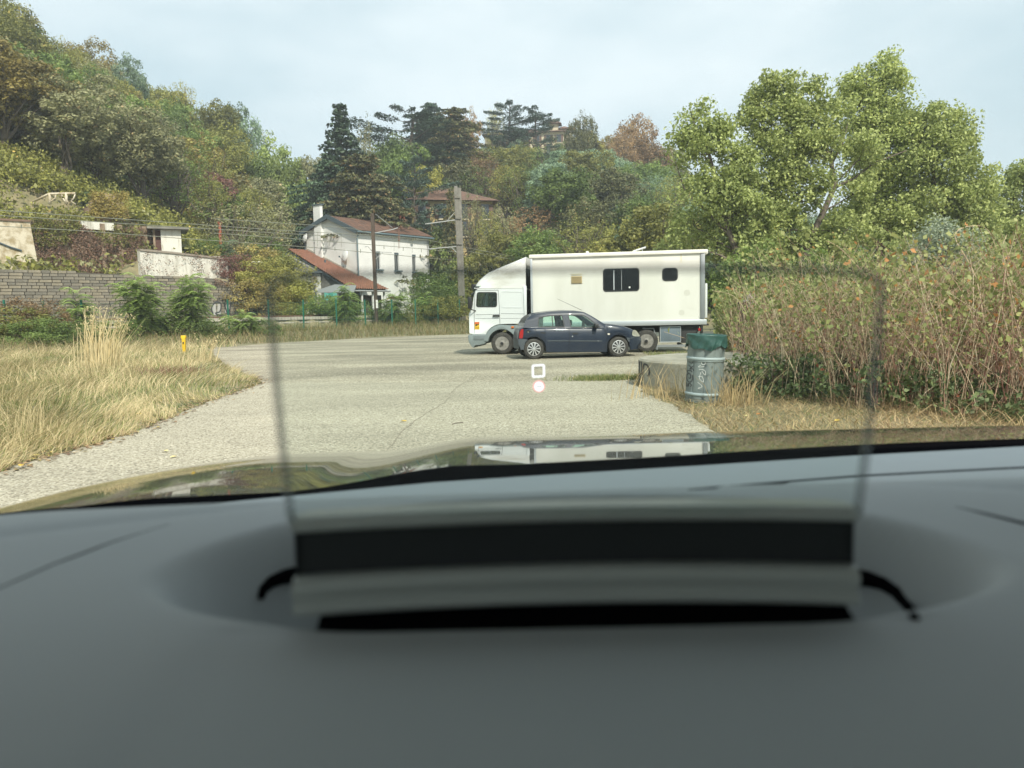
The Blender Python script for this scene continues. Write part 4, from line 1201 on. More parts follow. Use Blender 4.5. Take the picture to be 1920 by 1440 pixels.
# ------------------------------------------------------------------ woods on the steep hillside and the hill behind the house
# (kind, palette, px, top, distance, width scale, label)
T = [
 # skyline of the left hill, from the left frame edge down to the gap
 ('thin_0','rust',18,30,104,1.25,'half bare rusty orange tree high on the hillside at the left frame edge'),
 ('broad_0','grey',60,78,112,1.3,'grey green tree on the hill skyline right of the half bare orange one'),
 ('thin_1','olive',115,86,116,1.2,'airy olive tree on the hill skyline with fine twigs showing against the sky'),
 ('round_0','gold',158,96,112,1.15,'golden brown rounded tree on the hill skyline above the white shed'),
 ('round_1','gold',196,112,110,1.0,'brown tinged round tree on the hill skyline just left of the blue green one'),
 ('round_0','blue',245,128,108,0.8,'blue green round headed tree standing out on the left hill skyline'),
 ('broad_1','olive',282,160,112,1.0,'olive tree on the hill skyline right of the blue green tree'),
 ('broad_2','olive',318,178,112,0.9,'mottled olive tree sloping down the hill skyline'),
 ('thin_2','yellow',345,170,110,0.62,'slender pale yellow tree sticking up above the hill skyline'),
 ('round_2','olive',382,198,108,1.05,'large olive tree with layered pale foliage on the descending skyline'),
 ('broad_0','blue',418,200,112,0.75,'dark bluish tree behind the large layered olive tree'),
 ('round_1','blue',446,222,112,0.8,'dark blue green tree at the shoulder of the descending skyline'),
 ('thin_0','grey',478,262,114,0.8,'greyish twiggy tree on the skyline between dark tree and bright green trees'),
 ('broad_1','bright',515,282,104,1.0,'bright green tree low on the skyline left of the gap of sky'),
 ('broad_2','bright',552,300,100,0.85,'bright green tree nearest the gap of sky left of the tall spruce'),
 ('broad_0','bright',545,342,92,1.1,'fresh green tree behind the white house chimney'),
 # faces of the slope
 ('thin_1','rust',22,112,92,1.1,'orange brown half bare tree on the slope beneath the skyline at far left'),
 ('thin_2','grey',40,170,84,1.2,'bare branched grey tree in the middle of the far left slope'),
 ('broad_1','green',95,140,94,1.1,'green tree below the airy olive tree on the upper left slope'),
 ('round_2','gold',150,150,96,1.0,'golden tree in the second row beneath the skyline'),
 ('broad_2','gold',205,168,94,1.0,'ochre tree in the second row left of the hill centre'),
 ('broad_0','olive',268,198,98,1.1,'olive tree in the middle of the upper slope'),
 ('thin_0','olive',20,210,81,1.3,'speckled yellow green tree at the left frame edge above the rendered wall'),
 ('thin_1','gold',75,205,80,1.1,'yellow speckled shrub like tree on the mid left slope'),
 ('broad_2','blue',112,200,80,0.9,'dark green tree in the middle of the left slope'),
 ('thin_2','gold',160,196,86,0.9,'thin golden tree with orange tips on the mid slope'),
 ('thin_0','grey',195,190,90,1.0,'greyish leafless looking tree in the middle of the slope'),
 ('thin_1','grey',235,215,86,1.15,'grey green open tree at the centre of the slope'),
 ('thin_2','grey',290,222,88,1.15,'wide grey green twiggy tree right of the slope centre'),
 ('broad_1','gold',335,232,98,1.1,'golden olive tree under the layered olive tree'),
 ('broad_2','gold',378,270,94,1.0,'tawny tree below the descending skyline'),
 ('round_0','olive',415,262,98,1.1,'layered pale olive tree beside the dark shadow in the slope'),
 ('round_1','green',455,290,98,0.9,'deep green tree beside the descending ridge'),
 ('broad_0','grey',495,330,92,1.0,'brownish green tree right of the dark gap in the slope'),
 ('broad_1','olive',440,370,84,1.0,'low olive tree behind the bare stems left of the white house'),
 ('thin_0','rust',60,255,77,1.0,'reddish speckled tree above the concrete railing'),
 ('broad_0','green',120,262,75,1.1,'dark green spreading tree above the concrete railing'),
 ('broad_2','blue',188,270,73,0.75,'silvery green sumac like tree on the slope above the ivy wall'),
 ('thin_1','gold',225,250,81,0.9,'small golden tree above the ivy wall'),
 ('thin_2','olive',262,270,79,1.1,'many stemmed olive tree above the white shed'),
 ('thin_0','grey',310,280,79,1.2,'tall grey green tree with several pale stems behind the white shed'),
 ('thin_1','olive',352,330,81,0.9,'olive tree with leaning pale stems right of the white shed'),
 ('broad_0','wine',393,318,82,0.8,'dark wine red tree patch in the shadow of the slope'),
 ('thin_2','grey',440,395,72,1.3,'brownish bushy tree beside the left end of the white house'),
 ('thin_1','grey',500,385,82,1.1,'grey brown scrubby tree touching the white house roof edge'),
 ('broad_1','green',20,290,73,1.1,'bushy green tree at the left edge above the rendered retaining wall'),
 ('thin_0','gold',350,400,77,0.8,'sparse olive shrub tree right of the shed roof'),
 # hill behind the house
 ('spruce_0','dark',637,196,90,1.25,'tall dark pointed spruce rising behind the white house'),
 ('thin_1','grey',683,250,96,0.55,'thin bare dying conifer just right of the tall pointed spruce'),
 ('broad_2','grey',598,300,100,0.7,'brownish tree at the left foot of the tall spruce'),
 ('conifer_0','dark',612,300,86,1.2,'dark evergreen tree behind the white house chimney'),
 ('conifer_1','pine',672,292,84,1.5,'broad brown green conifer behind the ridge of the white house'),
 ('round_2','green',718,262,108,1.0,'rounded green tree right of the tall spruce'),
 ('cedar_0','dark',765,208,116,1.5,'dark bushy cedar on the skyline left of the paired tops'),
 ('conifer_0','cedar',806,193,120,1.25,'tallest drooping topped cedar between two broader trees'),
 ('conifer_1','pine',850,204,116,1.5,'brown green pine on the skyline with orange tinted right side'),
 ('broad_1','rust',875,222,124,0.55,'thin rust coloured tree at the right edge of the pine group'),
 ('broad_0','green',742,282,100,1.0,'leafy green tree in the middle below the bushy cedar'),
 ('cedar_0','cedar',772,300,92,0.95,'drooping blue green cedar in front of the yellow villa'),
 ('broad_2','yellow',800,318,98,0.8,'lime yellow tree above the yellow villa'),
 ('round_1','pine',842,300,106,1.0,'dense green pine hiding the left part of the yellow villa'),
 ('conifer_0','pine',700,330,82,1.2,'dark low conifer directly behind the brown tiled house roof'),
 ('broad_0','bright',826,425,88,0.7,'bright green leafy tree just right of the white house chimney stack'),
 ('broad_1','bright',842,470,84,0.7,'light green bushy tree between white house and concrete mast'),
 ('thin_0','rust',905,300,108,1.0,'rusty brown tree above the roof of the yellow villa'),
 ('conifer_0','pine',845,352,84,0.42,'narrow shaggy pine standing before the middle of the yellow villa'),
 ('thin_0','grey',888,385,85,0.75,'bare grey tree standing before the right wall of the yellow villa'),
 ('thin_2','olive',922,410,82,0.7,'thin olive tree at the right corner of the yellow villa'),
 ('cedar_1','cedar',778,345,88,0.55,'small drooping cedar before the left corner of the yellow villa'),
 ('broad_1','blue',925,290,124,0.9,'green tree beneath the terrace of the hilltop mansion'),
 ('broad_0','blue',975,268,134,0.85,'dark green tree in front of the hilltop mansion'),
 ('cedar_1','cedar',952,196,138,1.25,'large flat plated cedar in front of the hilltop mansion'),
 ('cedar_2','cedar',1004,205,136,1.1,'second flat plated cedar with a bare straight trunk by the mansion'),
 ('thin_1','yellow',922,205,165,0.6,'pale thin tree left of the hilltop mansion'),
 ('thin_2','yellow',950,322,104,0.95,'yellowing light tree right of the yellow villa roof'),
 ('round_1','pine',1082,218,128,0.62,'brownish dying pine with a flat bushy head right of the mansion'),
 ('thin_0','grey',1072,300,118,1.0,'bare lower branches around the tall dying pine trunk'),
 ('broad_2','yellow',1105,246,138,0.8,'golden green tree right of the dying pine'),
 ('broad_0','gold',1140,252,145,0.7,'orange tipped tree on the skyline left of the large brown one'),
 ('round_0','rust',1185,236,132,1.05,'large russet brown rounded tree on the skyline'),
 ('thin_2','rust',1165,256,122,0.9,'russet see through tree beside the large brown one'),
 ('broad_1','rust',1215,268,124,0.9,'low brown tree at the right foot of the large russet tree'),
 ('broad_2','grey',1262,282,130,1.0,'grey green tree on the skyline between brown tree and poplars'),
 ('round_1','green',1110,320,106,1.1,'shadowy green tree in the middle of the hill behind the truck'),
 ('broad_0','blue',1160,330,108,1.0,'pale green tree in the middle of the hill below the russet one'),
 ('round_2','blue',1215,342,104,1.0,'blue green rounded tree left of the nearest poplar'),
 ('conifer_1','pine',1040,345,96,1.1,'dark drooping evergreen in the hill centre above the truck fairing'),
 ('conifer_0','dark',1100,370,92,1.05,'dense dark conifer above the truck body'),
 ('broad_1','olive',985,330,102,1.0,'olive tree between yellow villa and dark evergreen'),
 ('thin_1','grey',945,405,84,.8,'brown twiggy tree beside the yellow villa wall'),
 ('thin_2','rust',1010,400,84,1.1,'dead brown tree just above the truck roof fairing'),
 ('thin_0','pine',1050,420,80,1.0,'brown leafless looking shrub tree above the truck box'),
 ('broad_2','olive',960,440,78,1.0,'yellow green tree behind the truck roof fairing'),
 ('broad_0','olive',905,462,76,0.8,'green ivy covered tree right of the concrete mast'),
 ('round_0','dark',1180,400,88,1.0,'dark shadowed tree above the middle of the truck box'),
 ('broad_1','green',1240,400,84,1.0,'green tree behind the left poplar crown'),
 ('broad_2','bright',1215,440,66,0.8,'bright green bushy tree behind the skylight of the truck'),
 ('broad_0','yellow',1110,466,62,0.6,'yellow leaved shrub tree peeping above the truck box'),
 ('broad_1','olive',1160,450,64,0.9,'olive leaved tree directly behind the truck box'),
 ('round_1','dark',1290,420,70,1.0,'shaded tree behind the first poplar'),
]
for i, (k, pal, px_, pt, Y_, ws, lab) in enumerate(T):
    place_px(k, pal, px_, pt, Y_, lab, ws, group='trees on the hills')
# the wood between them: filler trees whose individual crowns merge
PAL = [(['olive', 'gold', 'grey', 'green', 'olive', 'olive', 'green'], 'steep hillside'), (['green', 'pine', 'olive', 'blue', 'olive', 'green'], 'hill behind the house'), (['green', 'olive', 'blue', 'green'], 'rise behind the poplars')]
nfill = 0
SEEN = {}
rs = random.Random(5)
names = {'olive': 'olive green', 'gold': 'golden brown', 'grey': 'grey green', 'green': 'mid green', 'rust': 'rust brown', 'pine': 'brownish green', 'blue': 'blue green'}
for ring in range(8):
    dpx = 62
    for j, px0 in enumerate(range(-330, 2300, dpx)):
        px_ = px0 + rs.uniform(-25, 25) + (ring % 2) * 30
        F_ = float(np.interp(px_, _px, _F)); D_ = float(np.interp(px_, _px, _D))
        d = F_ + (9 if px_ < 575 else 3) + (D_ - F_ - 8) * (ring / 7.0) + rs.uniform(-2, 2)
        a = math.atan((px_ - 960) / FPX)
        x, y = d * math.sin(a), d * math.cos(a)
        if 540 < px_ < 850 and d < 92: continue
        if 835 <= px_ < 955 and 64 < d < 104: continue
        if 880 < px_ < 1060 and d > 140: continue
        if px_ > 1400 and ring % 2: continue
        zone = 0 if px_ < 575 else (1 if px_ < 1290 else 2)
        pal = rs.choice(PAL[zone][0])
        kind = rs.choice(['broad_0', 'broad_1', 'broad_2', 'thin_0', 'thin_1', 'thin_2', 'round_0', 'round_1'])
        if zone == 1 and pal in ('pine', 'blue') and rs.random() < .3: kind = 'conifer_1'
        part = 'lower' if ring < 3 else ('middle' if ring < 5 else 'upper')
        LMK = [(-60, 'beyond the rendered wall'), (60, 'above the rendered wall'), (150, 'above the concrete railing'), (230, 'above the overgrown wall'), (300, 'above the masonry stump'), (350, 'above the white shed'), (440, 'above the white garden wall'), (575, 'beside the white house gable'), (660, 'behind the house chimney'), (750, 'behind the house roof'), (840, 'behind the ridge chimney of the house'), (930, 'above the yellow villa'), (1010, 'above the truck cab'), (1090, 'above the front of the truck box'), (1180, 'above the middle of the truck box'), (1300, 'above the rear of the truck box'), (1400, 'behind the nearest left poplar'), (1560, 'behind the central poplar'), (1700, 'behind the tallest poplar'), (1850, 'behind the dome shaped poplar'), (9999, 'behind the lower end poplar')]
        lm = next(t_ for lim, t_ in LMK if px_ < lim)
        form = {'broad': 'leafy', 'thin': 'twiggy', 'round': 'rounded', 'conifer': 'shaggy'}[kind.split('_')[0]]
        lab_ = '%s %s tree on the %s slope %s' % (form, names[pal], part, lm)
        if lab_ in SEEN:
            alt = [' further right', ' further up'] if px_ > SEEN[lab_] + 20 else [' further up', ' further right']
            lab_ = next((lab_ + a_ for a_ in alt if lab_ + a_ not in SEEN), lab_)
        SEEN[lab_] = px_
        if len(lab_.split()) > 15: lab_ = lab_.replace('on the ', '', 1)
        plant(kind, pal, x, y, rs.uniform(6.0, 8.5) * (0.8 if ring > 5 else 1.0), lab_, rs.uniform(1.0, 1.4), group='trees in the wood, %s slope %s' % (part, lm))
        nfill += 1
# undergrowth covering the slopes: nobody could count it
def scatter_ground(name, n, pxr, dr, size, matn, mask=None, hh=(0.1, 1.2), per=14, r=0.7):
    px_ = pxr[0] + (pxr[1] - pxr[0]) * RNG.random(n); d = dr[0] + (dr[1] - dr[0]) * RNG.random(n)
    a = np.arctan((px_ - 960) / FPX); x = d * np.sin(a); y = d * np.cos(a)
    if mask is not None:
        k = mask(px_, d, x, y); x, y = x[k], y[k]
    z = H(x, y) + hh[0] + (hh[1] - hh[0]) * RNG.random(len(x))
    C = np.stack([x, y, z], -1)
    V, F, A_ = clumped(C, np.full(len(C), r) * (0.6 + 0.8 * RNG.random(len(C))), per, size)
    o = link(name, np_mesh(name, V, F, A_), LM[matn])
    return tag(o, kind='stuff')
RNG = np.random.default_rng(77)
above = lambda p, d, x, y: (d > np.interp(p, _px, _F) - 1) & (H(x, y) > 1.6) & ~((p > 860) & (p < 950) & (d > 80) & (d < 104))
def und(name, pal, label, cat, *a, **k):
    o = scatter_ground(name, *a, pal, **k); tag(o, label, cat); return o
und('undergrowth', 'olive', 'olive green undergrowth covering the steep hillside between the trees', 'undergrowth', 2600, (-300, 575), (62, 128), 0.2, mask=above)
RNG = np.random.default_rng(78)
und('undergrowth', 'grey', 'grey brown scrub scattered over the steep hillside', 'scrub', 1200, (-300, 575), (60, 128), 0.17, mask=above)
RNG = np.random.default_rng(79)
und('undergrowth', 'green', 'green undergrowth on the hill behind the house and truck', 'undergrowth', 2600, (600, 2100), (62, 165), 0.21, mask=lambda p, d, x, y: (d > np.interp(p, _px, _F)) & ~((p > 860) & (p < 950) & (d > 80) & (d < 104)))

RNG = np.random.default_rng(80)
und('undergrowth', 'olive', 'olive brown scrub on the bank directly above the garden walls', 'scrub', 3600, (-200, 430), (60, 78), 0.12, mask=lambda p, d, x, y: ((x - FP[0]) * FN[0] + (y - FP[1]) * FN[1] > 18.3) & (H(x, y) > 5.5), hh=(0.1, 1.5), per=26)
RNG = np.random.default_rng(81)
C = np.array([at_y(a, b_, 60.1) for a, b_ in zip(RNG.uniform(172, 238, 150), RNG.uniform(362, 408, 150))])
v_, f_, a_ = clumped(C, np.full(150, .3), 26, .07)
tag(link('ivy', np_mesh('ivy', v_, f_, a_), LM['gold']), 'brownish ivy covering the masonry stump above the overgrown wall', 'ivy', kind='stuff')

# ------------------------------------------------------------------ the poplars on the right, each from its own limbs
def limb_tree(name, label, Y, base_px, trunk, blobs, lm, nclump, per, leaf, r0=0.16, branches=(), ztop=None, seed=1, bark=None, rclump=(0.22, 0.42), depth=1.0):
    global RNG
    RNG = np.random.default_rng(seed); random.seed(seed)
    b = at_y(base_px[0], base_px[1], Y)
    root = thing(name, label, 'tree', (b.x, b.y, Hf(b.x, b.y) - 0.05), 0, None)
    inv = wmat(root).inverted()
    bl = []
    for q in blobs:
        p = at_y(q[0], q[1], Y + (q[3] if len(q) > 3 else 0.0)); r = q[2] / FPX * Y
        bl.append((p.x, p.y, p.z, r, r * 1.1 * depth, r * 0.95))
    sat = []
    for b_ in bl:
        for k in range(6):
            dd = rnd_dirs(1)[0]; rs2 = b_[3] * (0.22 + 0.22 * RNG.random())
            sat.append((b_[0] + dd[0] * b_[3] * .95, b_[1] + dd[1] * b_[3] * .9, b_[2] + abs(dd[2]) * b_[5] * .85 if RNG.random() < .6 else b_[2] + dd[2] * b_[5] * .85, rs2, rs2, rs2 * .8))
    C = np.concatenate([blob_centres([(b_[0], b_[1], b_[2], b_[3] * .8, b_[4] * .8, b_[5] * .8) for b_ in bl], int(nclump * .62), 0.4), blob_centres(sat, int(nclump * .6), 0.1)])
    C = C[C[:, 2] > 0.6]
    rr = rclump[0] + rclump[1] * RNG.random(len(C))
    V, F, a = clumped(C, rr, per, leaf, flat=0.85, nmix=0.45, updir=.4)
    V = V - np.array(root.location)
    link('crown', np_mesh('crown', V, F, a), LM[lm], root)
    mb = MB()
    tp = [inv @ at_y(p[0], p[1], Y + (p[2] if len(p) > 2 else 0)) for p in trunk]
    tp[0].z = -0.3
    rad_ = [r0 * (1 - 0.62 * i / (len(tp) - 1)) for i in range(len(tp))]
    mb.tube(tp, rad_, 9)
    for (path, ra) in branches:
        pp = [inv @ at_y(p[0], p[1], Y + (p[2] if len(p) > 2 else 0)) for p in path]
        mb.tube(pp, [ra * (1 - 0.75 * i / (len(pp) - 1)) for i in range(len(pp))], 6)
    allp = tp[1:]
    for q in bl:
        c = inv @ Vector(q[:3])
        st_ = min(allp, key=lambda p: (p - c).length + (1.5 if p.z > c.z else 0))
        limb_mb(mb, st_, c, 0.045, 0.02, 5, 0.1, 5)
        for k in range(5):
            d_ = rnd_dirs(1)[0]; e = c + Vector(d_) * q[3] * 0.85
            limb_mb(mb, c, e, 0.022, 0.006, 4, 0.1, 3)
    mb.build('trunk', bark or m_bark, root, fix=False, smooth=True)
    return root
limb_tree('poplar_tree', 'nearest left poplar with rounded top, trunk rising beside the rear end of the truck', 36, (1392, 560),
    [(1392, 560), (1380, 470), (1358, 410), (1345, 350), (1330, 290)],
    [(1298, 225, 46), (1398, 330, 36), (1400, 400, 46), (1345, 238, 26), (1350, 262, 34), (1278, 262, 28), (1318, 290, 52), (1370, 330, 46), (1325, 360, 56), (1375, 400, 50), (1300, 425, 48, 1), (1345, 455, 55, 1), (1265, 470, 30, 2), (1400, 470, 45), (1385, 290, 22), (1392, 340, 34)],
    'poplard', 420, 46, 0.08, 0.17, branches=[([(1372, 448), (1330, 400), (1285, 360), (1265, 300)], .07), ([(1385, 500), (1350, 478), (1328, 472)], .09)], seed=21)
limb_tree('poplar_tree', 'main central poplar whose forked trunk shows through the crown', 37, (1470, 580),
    [(1480, 580), (1505, 490), (1525, 435), (1545, 395), (1565, 350), (1558, 300), (1545, 262)],
    [(1468, 175, 44), (1500, 180, 36), (1430, 190, 24), (1412, 225, 30), (1450, 235, 50), (1510, 240, 50), (1478, 280, 56), (1425, 285, 34), (1545, 215, 40), (1560, 265, 42),
     (1520, 305, 40), (1440, 345, 56), (1490, 360, 60), (1610, 300, 48), (1600, 365, 34), (1420, 420, 56), (1480, 430, 60), (1540, 470, 60, 1), (1440, 490, 60, 1), (1590, 430, 55)],
    'poplar', 900, 46, 0.08, 0.2, branches=[([(1565, 352), (1600, 335), (1640, 305), (1700, 282)], .09), ([(1545, 395), (1520, 360), (1500, 330)], .06), ([(1558, 310), (1580, 270), (1590, 230)], .05)], seed=22)
limb_tree('poplar_tree', 'tallest poplar with a narrow pointed top leaning right above the others', 40, (1650, 580),
    [(1650, 580), (1652, 480), (1650, 400), (1645, 320), (1640, 240), (1655, 150)],
    [(1664, 112, 17), (1660, 140, 26), (1625, 155, 34), (1655, 172, 38), (1598, 175, 26), (1610, 205, 42), (1668, 208, 34), (1690, 158, 14), (1640, 240, 50), (1690, 245, 38), (1610, 262, 46), (1670, 290, 54), (1640, 340, 58), (1700, 350, 54), (1660, 400, 60), (1620, 420, 50), (1700, 440, 60)],
    'poplar', 800, 46, 0.08, 0.19, seed=23)
limb_tree('poplar_tree', 'broad dome shaped poplar right of the pointed one with yellowing leaves', 39, (1770, 580),
    [(1770, 580), (1765, 480), (1755, 400), (1750, 320), (1745, 260)],
    [(1730, 232, 38), (1768, 232, 40), (1795, 250, 34), (1722, 265, 44), (1770, 275, 50), (1805, 290, 34), (1740, 320, 58), (1800, 335, 50), (1835, 330, 28), (1850, 355, 26), (1760, 385, 62), (1830, 395, 50), (1720, 420, 60), (1790, 450, 62), (1850, 450, 50)],
    'poplar', 760, 46, 0.08, 0.17, seed=24)
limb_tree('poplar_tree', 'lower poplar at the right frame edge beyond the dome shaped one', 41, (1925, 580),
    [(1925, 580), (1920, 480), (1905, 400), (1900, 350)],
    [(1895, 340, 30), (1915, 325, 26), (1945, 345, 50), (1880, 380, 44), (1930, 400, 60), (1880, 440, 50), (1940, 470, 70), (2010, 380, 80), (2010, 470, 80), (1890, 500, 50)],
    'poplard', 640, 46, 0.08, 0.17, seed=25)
limb_tree('willow_shrub', 'silvery leaved shrub tree below the dome shaped poplar', 30, (1770, 560),
    [(1770, 560), (1768, 520), (1765, 470)],
    [(1770, 440, 30), (1745, 462, 28), (1795, 462, 30), (1765, 490, 40), (1815, 500, 32), (1720, 490, 26)],
    'silver', 170, 34, 0.055, 0.08, seed=26)
limb_tree('undergrowth_tree', 'dark shaded thicket tree behind the thicket right of the truck', 31, (1450, 600),
    [(1450, 600), (1450, 560), (1450, 520)],
    [(1370, 540, 45), (1430, 545, 50), (1500, 545, 50), (1570, 550, 50), (1420, 500, 40), (1520, 505, 40), (1620, 520, 50), (1370, 590, 40)],
    'green', 330, 36, 0.075, 0.08, seed=27)
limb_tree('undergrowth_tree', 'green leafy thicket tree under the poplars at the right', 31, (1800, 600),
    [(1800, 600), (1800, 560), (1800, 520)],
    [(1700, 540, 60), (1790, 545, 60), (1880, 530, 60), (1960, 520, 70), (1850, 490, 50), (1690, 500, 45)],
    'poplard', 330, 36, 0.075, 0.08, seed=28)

# ------------------------------------------------------------------ knotweed and bramble thicket
def stems_np(B, Hh, lean, rad_, var, seg=5, droop=0.0):
    """curved three-sided canes; B (n,3) feet, Hh heights, lean (n,2) sideways reach at the top"""
    n = len(B)
    t = np.linspace(0, 1, seg + 1)
    P = B[:, None, :] + np.stack([lean[:, 0:1] * t[None] ** 1.7, lean[:, 1:2] * t[None] ** 1.7, Hh[:, None] * (t[None] - droop * t[None] ** 3)], -1)
    ph = RNG.random((n, 1)) * 6.28
    P[:, :, 0] += 0.03 * np.sin(t[None] * 9 + ph) * Hh[:, None] * 0.4
    ang = np.array([0, 2.094, 4.189])
    r = rad_[:, None] * (1 - 0.65 * t[None])
    ring = np.stack([np.cos(ang), np.sin(ang), np.zeros(3)], -1)
    V = P[:, :, None, :] + r[:, :, None, None] * ring[None, None]
    V = V.reshape(-1, 3)
    base = (np.arange(n) * (seg + 1) * 3)[:, None, None]
    i = (np.arange(seg) * 3)[None, :, None]; k = np.arange(3)[None, None, :]; k2 = (k + 1) % 3
    F = np.stack([base + i + k, base + i + k2, base + i + 3 + k2, base + i + 3 + k], -1).reshape(-1, 4)
    return (V, F, np.repeat(var, (seg + 1) * 3)), P
m_cane = leaf_mat('cane_bark', (0.19, 0.09, 0.068), (0.78, 0.70, 0.53), trans=0.0, rnd=0.0, rough=0.7)
rmp_ = m_cane.node_tree.nodes['Color Ramp'].color_ramp
for p_, c_ in ((0.22, (0.30, 0.155, 0.11)), (0.42, (0.48, 0.34, 0.24)), (0.75, (0.62, 0.50, 0.34))):
    k_ = rmp_.elements.new(p_); k_.color = (*c_, 1)
LM['knot'] = leaf_mat('knotweed_leaves', (0.11, 0.14, 0.045), (0.36, 0.38, 0.15), accent=(0.44, 0.22, 0.085), acc=0.07, rnd=0.0, trans=.35, k=1.25)
LM['bramble'] = leaf_mat('bramble_leaves', (0.05, 0.08, 0.03), (0.22, 0.28, 0.12), accent=(0.30, 0.10, 0.05), acc=0.07, rnd=0.0)
FRONT = [at_z(a, b, 0) for a, b in [(1345, 668), (1372, 712), (1430, 738), (1500, 752), (1600, 766), (1700, 775), (1800, 784), (1920, 792), (2200, 815), (2600, 850)]]
fx = np.array([p.x for p in FRONT]); fy = np.array([p.y for p in FRONT])
# arc length along the front edge
seglen = np.hypot(np.diff(fx), np.diff(fy)); arc = np.concatenate([[0], np.cumsum(seglen)])
def along(n, depth, power=1.0, u0=0.0, u1=1.0, wob=0.25):
    u = (u0 + (u1 - u0) * RNG.random(n)) * arc[-1]
    x = np.interp(u, arc, fx); y = np.interp(u, arc, fy)
    dx = np.interp(u + .3, arc, fx) - np.interp(u - .3, arc, fx); dy = np.interp(u + .3, arc, fy) - np.interp(u - .3, arc, fy)
    l_ = np.hypot(dx, dy) + 1e-6; nx, ny = -dy / l_, dx / l_
    sgn = np.where(nx * x + ny * y < 0, -1, 1); nx *= sgn; ny *= sgn
    q = depth * RNG.random(n) ** power
    return x + nx * q + wob * RNG.normal(size=n) * .3, y + ny * q + wob * RNG.normal(size=n) * .3, u / arc[-1], q
RNG = np.random.default_rng(31)
n = 5700
x, y, u, q = along(n, 5.5, 1.3, 0.035)
hh = (1.15 + 0.95 * np.clip((u - 0.02) * 2.2, 0, 1)) * (0.55 + 0.6 * RNG.random(n)) + 0.04 * q
B = np.stack([x, y, np.zeros(n)], -1)
ln = np.stack([RNG.normal(size=n) * 0.36 + 0.05, RNG.normal(size=n) * 0.25], -1) * hh[:, None]
wild = RNG.random(n) < 0.3
ln[wild] *= 2.7; hh = np.where(wild, hh * 0.8, hh)
kp = (960 + FPX * (x + np.minimum(ln[:, 0], 0)) / (y + .2)) > 1338
x, y, u, q, hh, B, ln = x[kp], y[kp], u[kp], q[kp], hh[kp], B[kp], ln[kp]; n = len(x)
ca, CP = stems_np(B, hh, ln, 0.0035 + 0.006 * RNG.random(n) ** 1.5, np.clip(RNG.beta(1.4, 1.5, n), 0, 1), droop=0.08)
th = link('knotweed_thicket', np_mesh('thicket', *ca), m_cane)
tag(th, 'dense thicket of reddish brown dead knotweed canes along the right side', 'thicket', kind='stuff')
# leaves near the cane tops
nl = 62000
ti = RNG.integers(2, 6, nl); si = RNG.integers(0, n, nl)
LC = CP[si, ti] + RNG.normal(size=(nl, 3)) * np.array([.10, .10, .09])
keep = (LC[:, 2] > 0.75 + 0.85 * RNG.random(nl)) | (RNG.random(nl) < 0.34)
keep &= (960 + FPX * LC[:, 0] / LC[:, 1]) > 1335
LC = LC[keep]
v_, f_, a_ = leaf_quads(LC, 0.031, None, 0.5, None, 0.75, jitter=.5)
tag(link('knotweed_leaves', np_mesh('knotweed_leaves', v_, f_, a_), LM['knot']), 'green and orange leaves along the tops of the cane thicket', 'leaves', kind='stuff')
# dense greener part behind the bin
RNG = np.random.default_rng(32)
x, y, u, q = along(3600, 4.0, 1.0, 0.07, 0.38)
z = (0.35 + 1.35 * RNG.random(3600) ** .8) + 0.0 * x
C = np.stack([x, y + 0.5, z], -1); C = C[(960 + FPX * x / (y + .5)) > 1345]
v_, f_, a_ = clumped(C, np.full(len(C), .13), 7, 0.045)
tag(link('bramble_leaves', np_mesh('bramble_leaves', v_, f_, a_), LM['knot']), 'mixed green and russet leaves of the thicket behind the bin', 'leaves', kind='stuff')
# brambles at the foot
x, y, u, q = along(1500, 1.6, 1.0, 0.02, 0.95)
C = np.stack([x, y - .25, 0.05 + 0.42 * RNG.random(1500) * (0.5 + 0.8 * np.sin(u * 23) ** 2)], -1)
C = np.concatenate([C, np.stack([3.35 + 2.6 * RNG.random(420), 11.5 + .5 * RNG.normal(size=420), .05 + .5 * RNG.random(420)], -1)])
v_, f_, a_ = clumped(C, np.full(len(C), .12), 14, 0.035)
tag(link('bramble_undergrowth', np_mesh('bramble_undergrowth', v_, f_, a_), LM['bramble']), 'low dark green brambles at the foot of the thicket', 'brambles', kind='stuff')
# a few long arching canes that stand out one by one
def arch_cane(px_, py_, Y, tops, label, leaves=14, r=0.008, seed=1, col=m_cane):
    global RNG
    RNG = np.random.default_rng(seed)
    pts = [at_y(px_, py_, Y)] + [at_y(a, b, Y + c) for a, b, c in tops]
    root = thing('arching_cane', label, 'cane', (pts[0].x, pts[0].y, 0.0))
    inv = wmat(root).inverted()
    pts = [inv @ p for p in pts]; pts[0].z = 0
    fine = []
    for i in range(len(pts) - 1):
        p0 = pts[max(i - 1, 0)]; p1 = pts[i]; p2 = pts[i + 1]; p3 = pts[min(i + 2, len(pts) - 1)]
        for k in range(4):
            t = k / 4; fine.append(0.5 * ((2 * p1) + (p2 - p0) * t + (2 * p0 - 5 * p1 + 4 * p2 - p3) * t * t + (3 * p1 - p0 - 3 * p2 + p3) * t ** 3))
    fine.append(pts[-1])
    mb = MB().tube(fine, [r * (1 - .6 * i / len(fine)) for i in range(len(fine))], 5)
    me = mb.mesh('stem', fix=False); a = me.attributes.new('v', 'FLOAT', 'POINT'); a.data.foreach_set('value', [0.35 + 0.4 * random.random()] * len(me.vertices))
    link('stem', me, col, root)
    ps = np.array([fine[int(len(fine) * (0.4 + 0.6 * RNG.random())) - 1] for _ in range(leaves)]) + RNG.normal(size=(leaves, 3)) * 0.05
    v_, f_, a_ = leaf_quads(ps, 0.038, None, 0, None, 0.75)
    link('foliage', np_mesh('foliage', v_, f_, a_), LM['knot'], root)
    return root
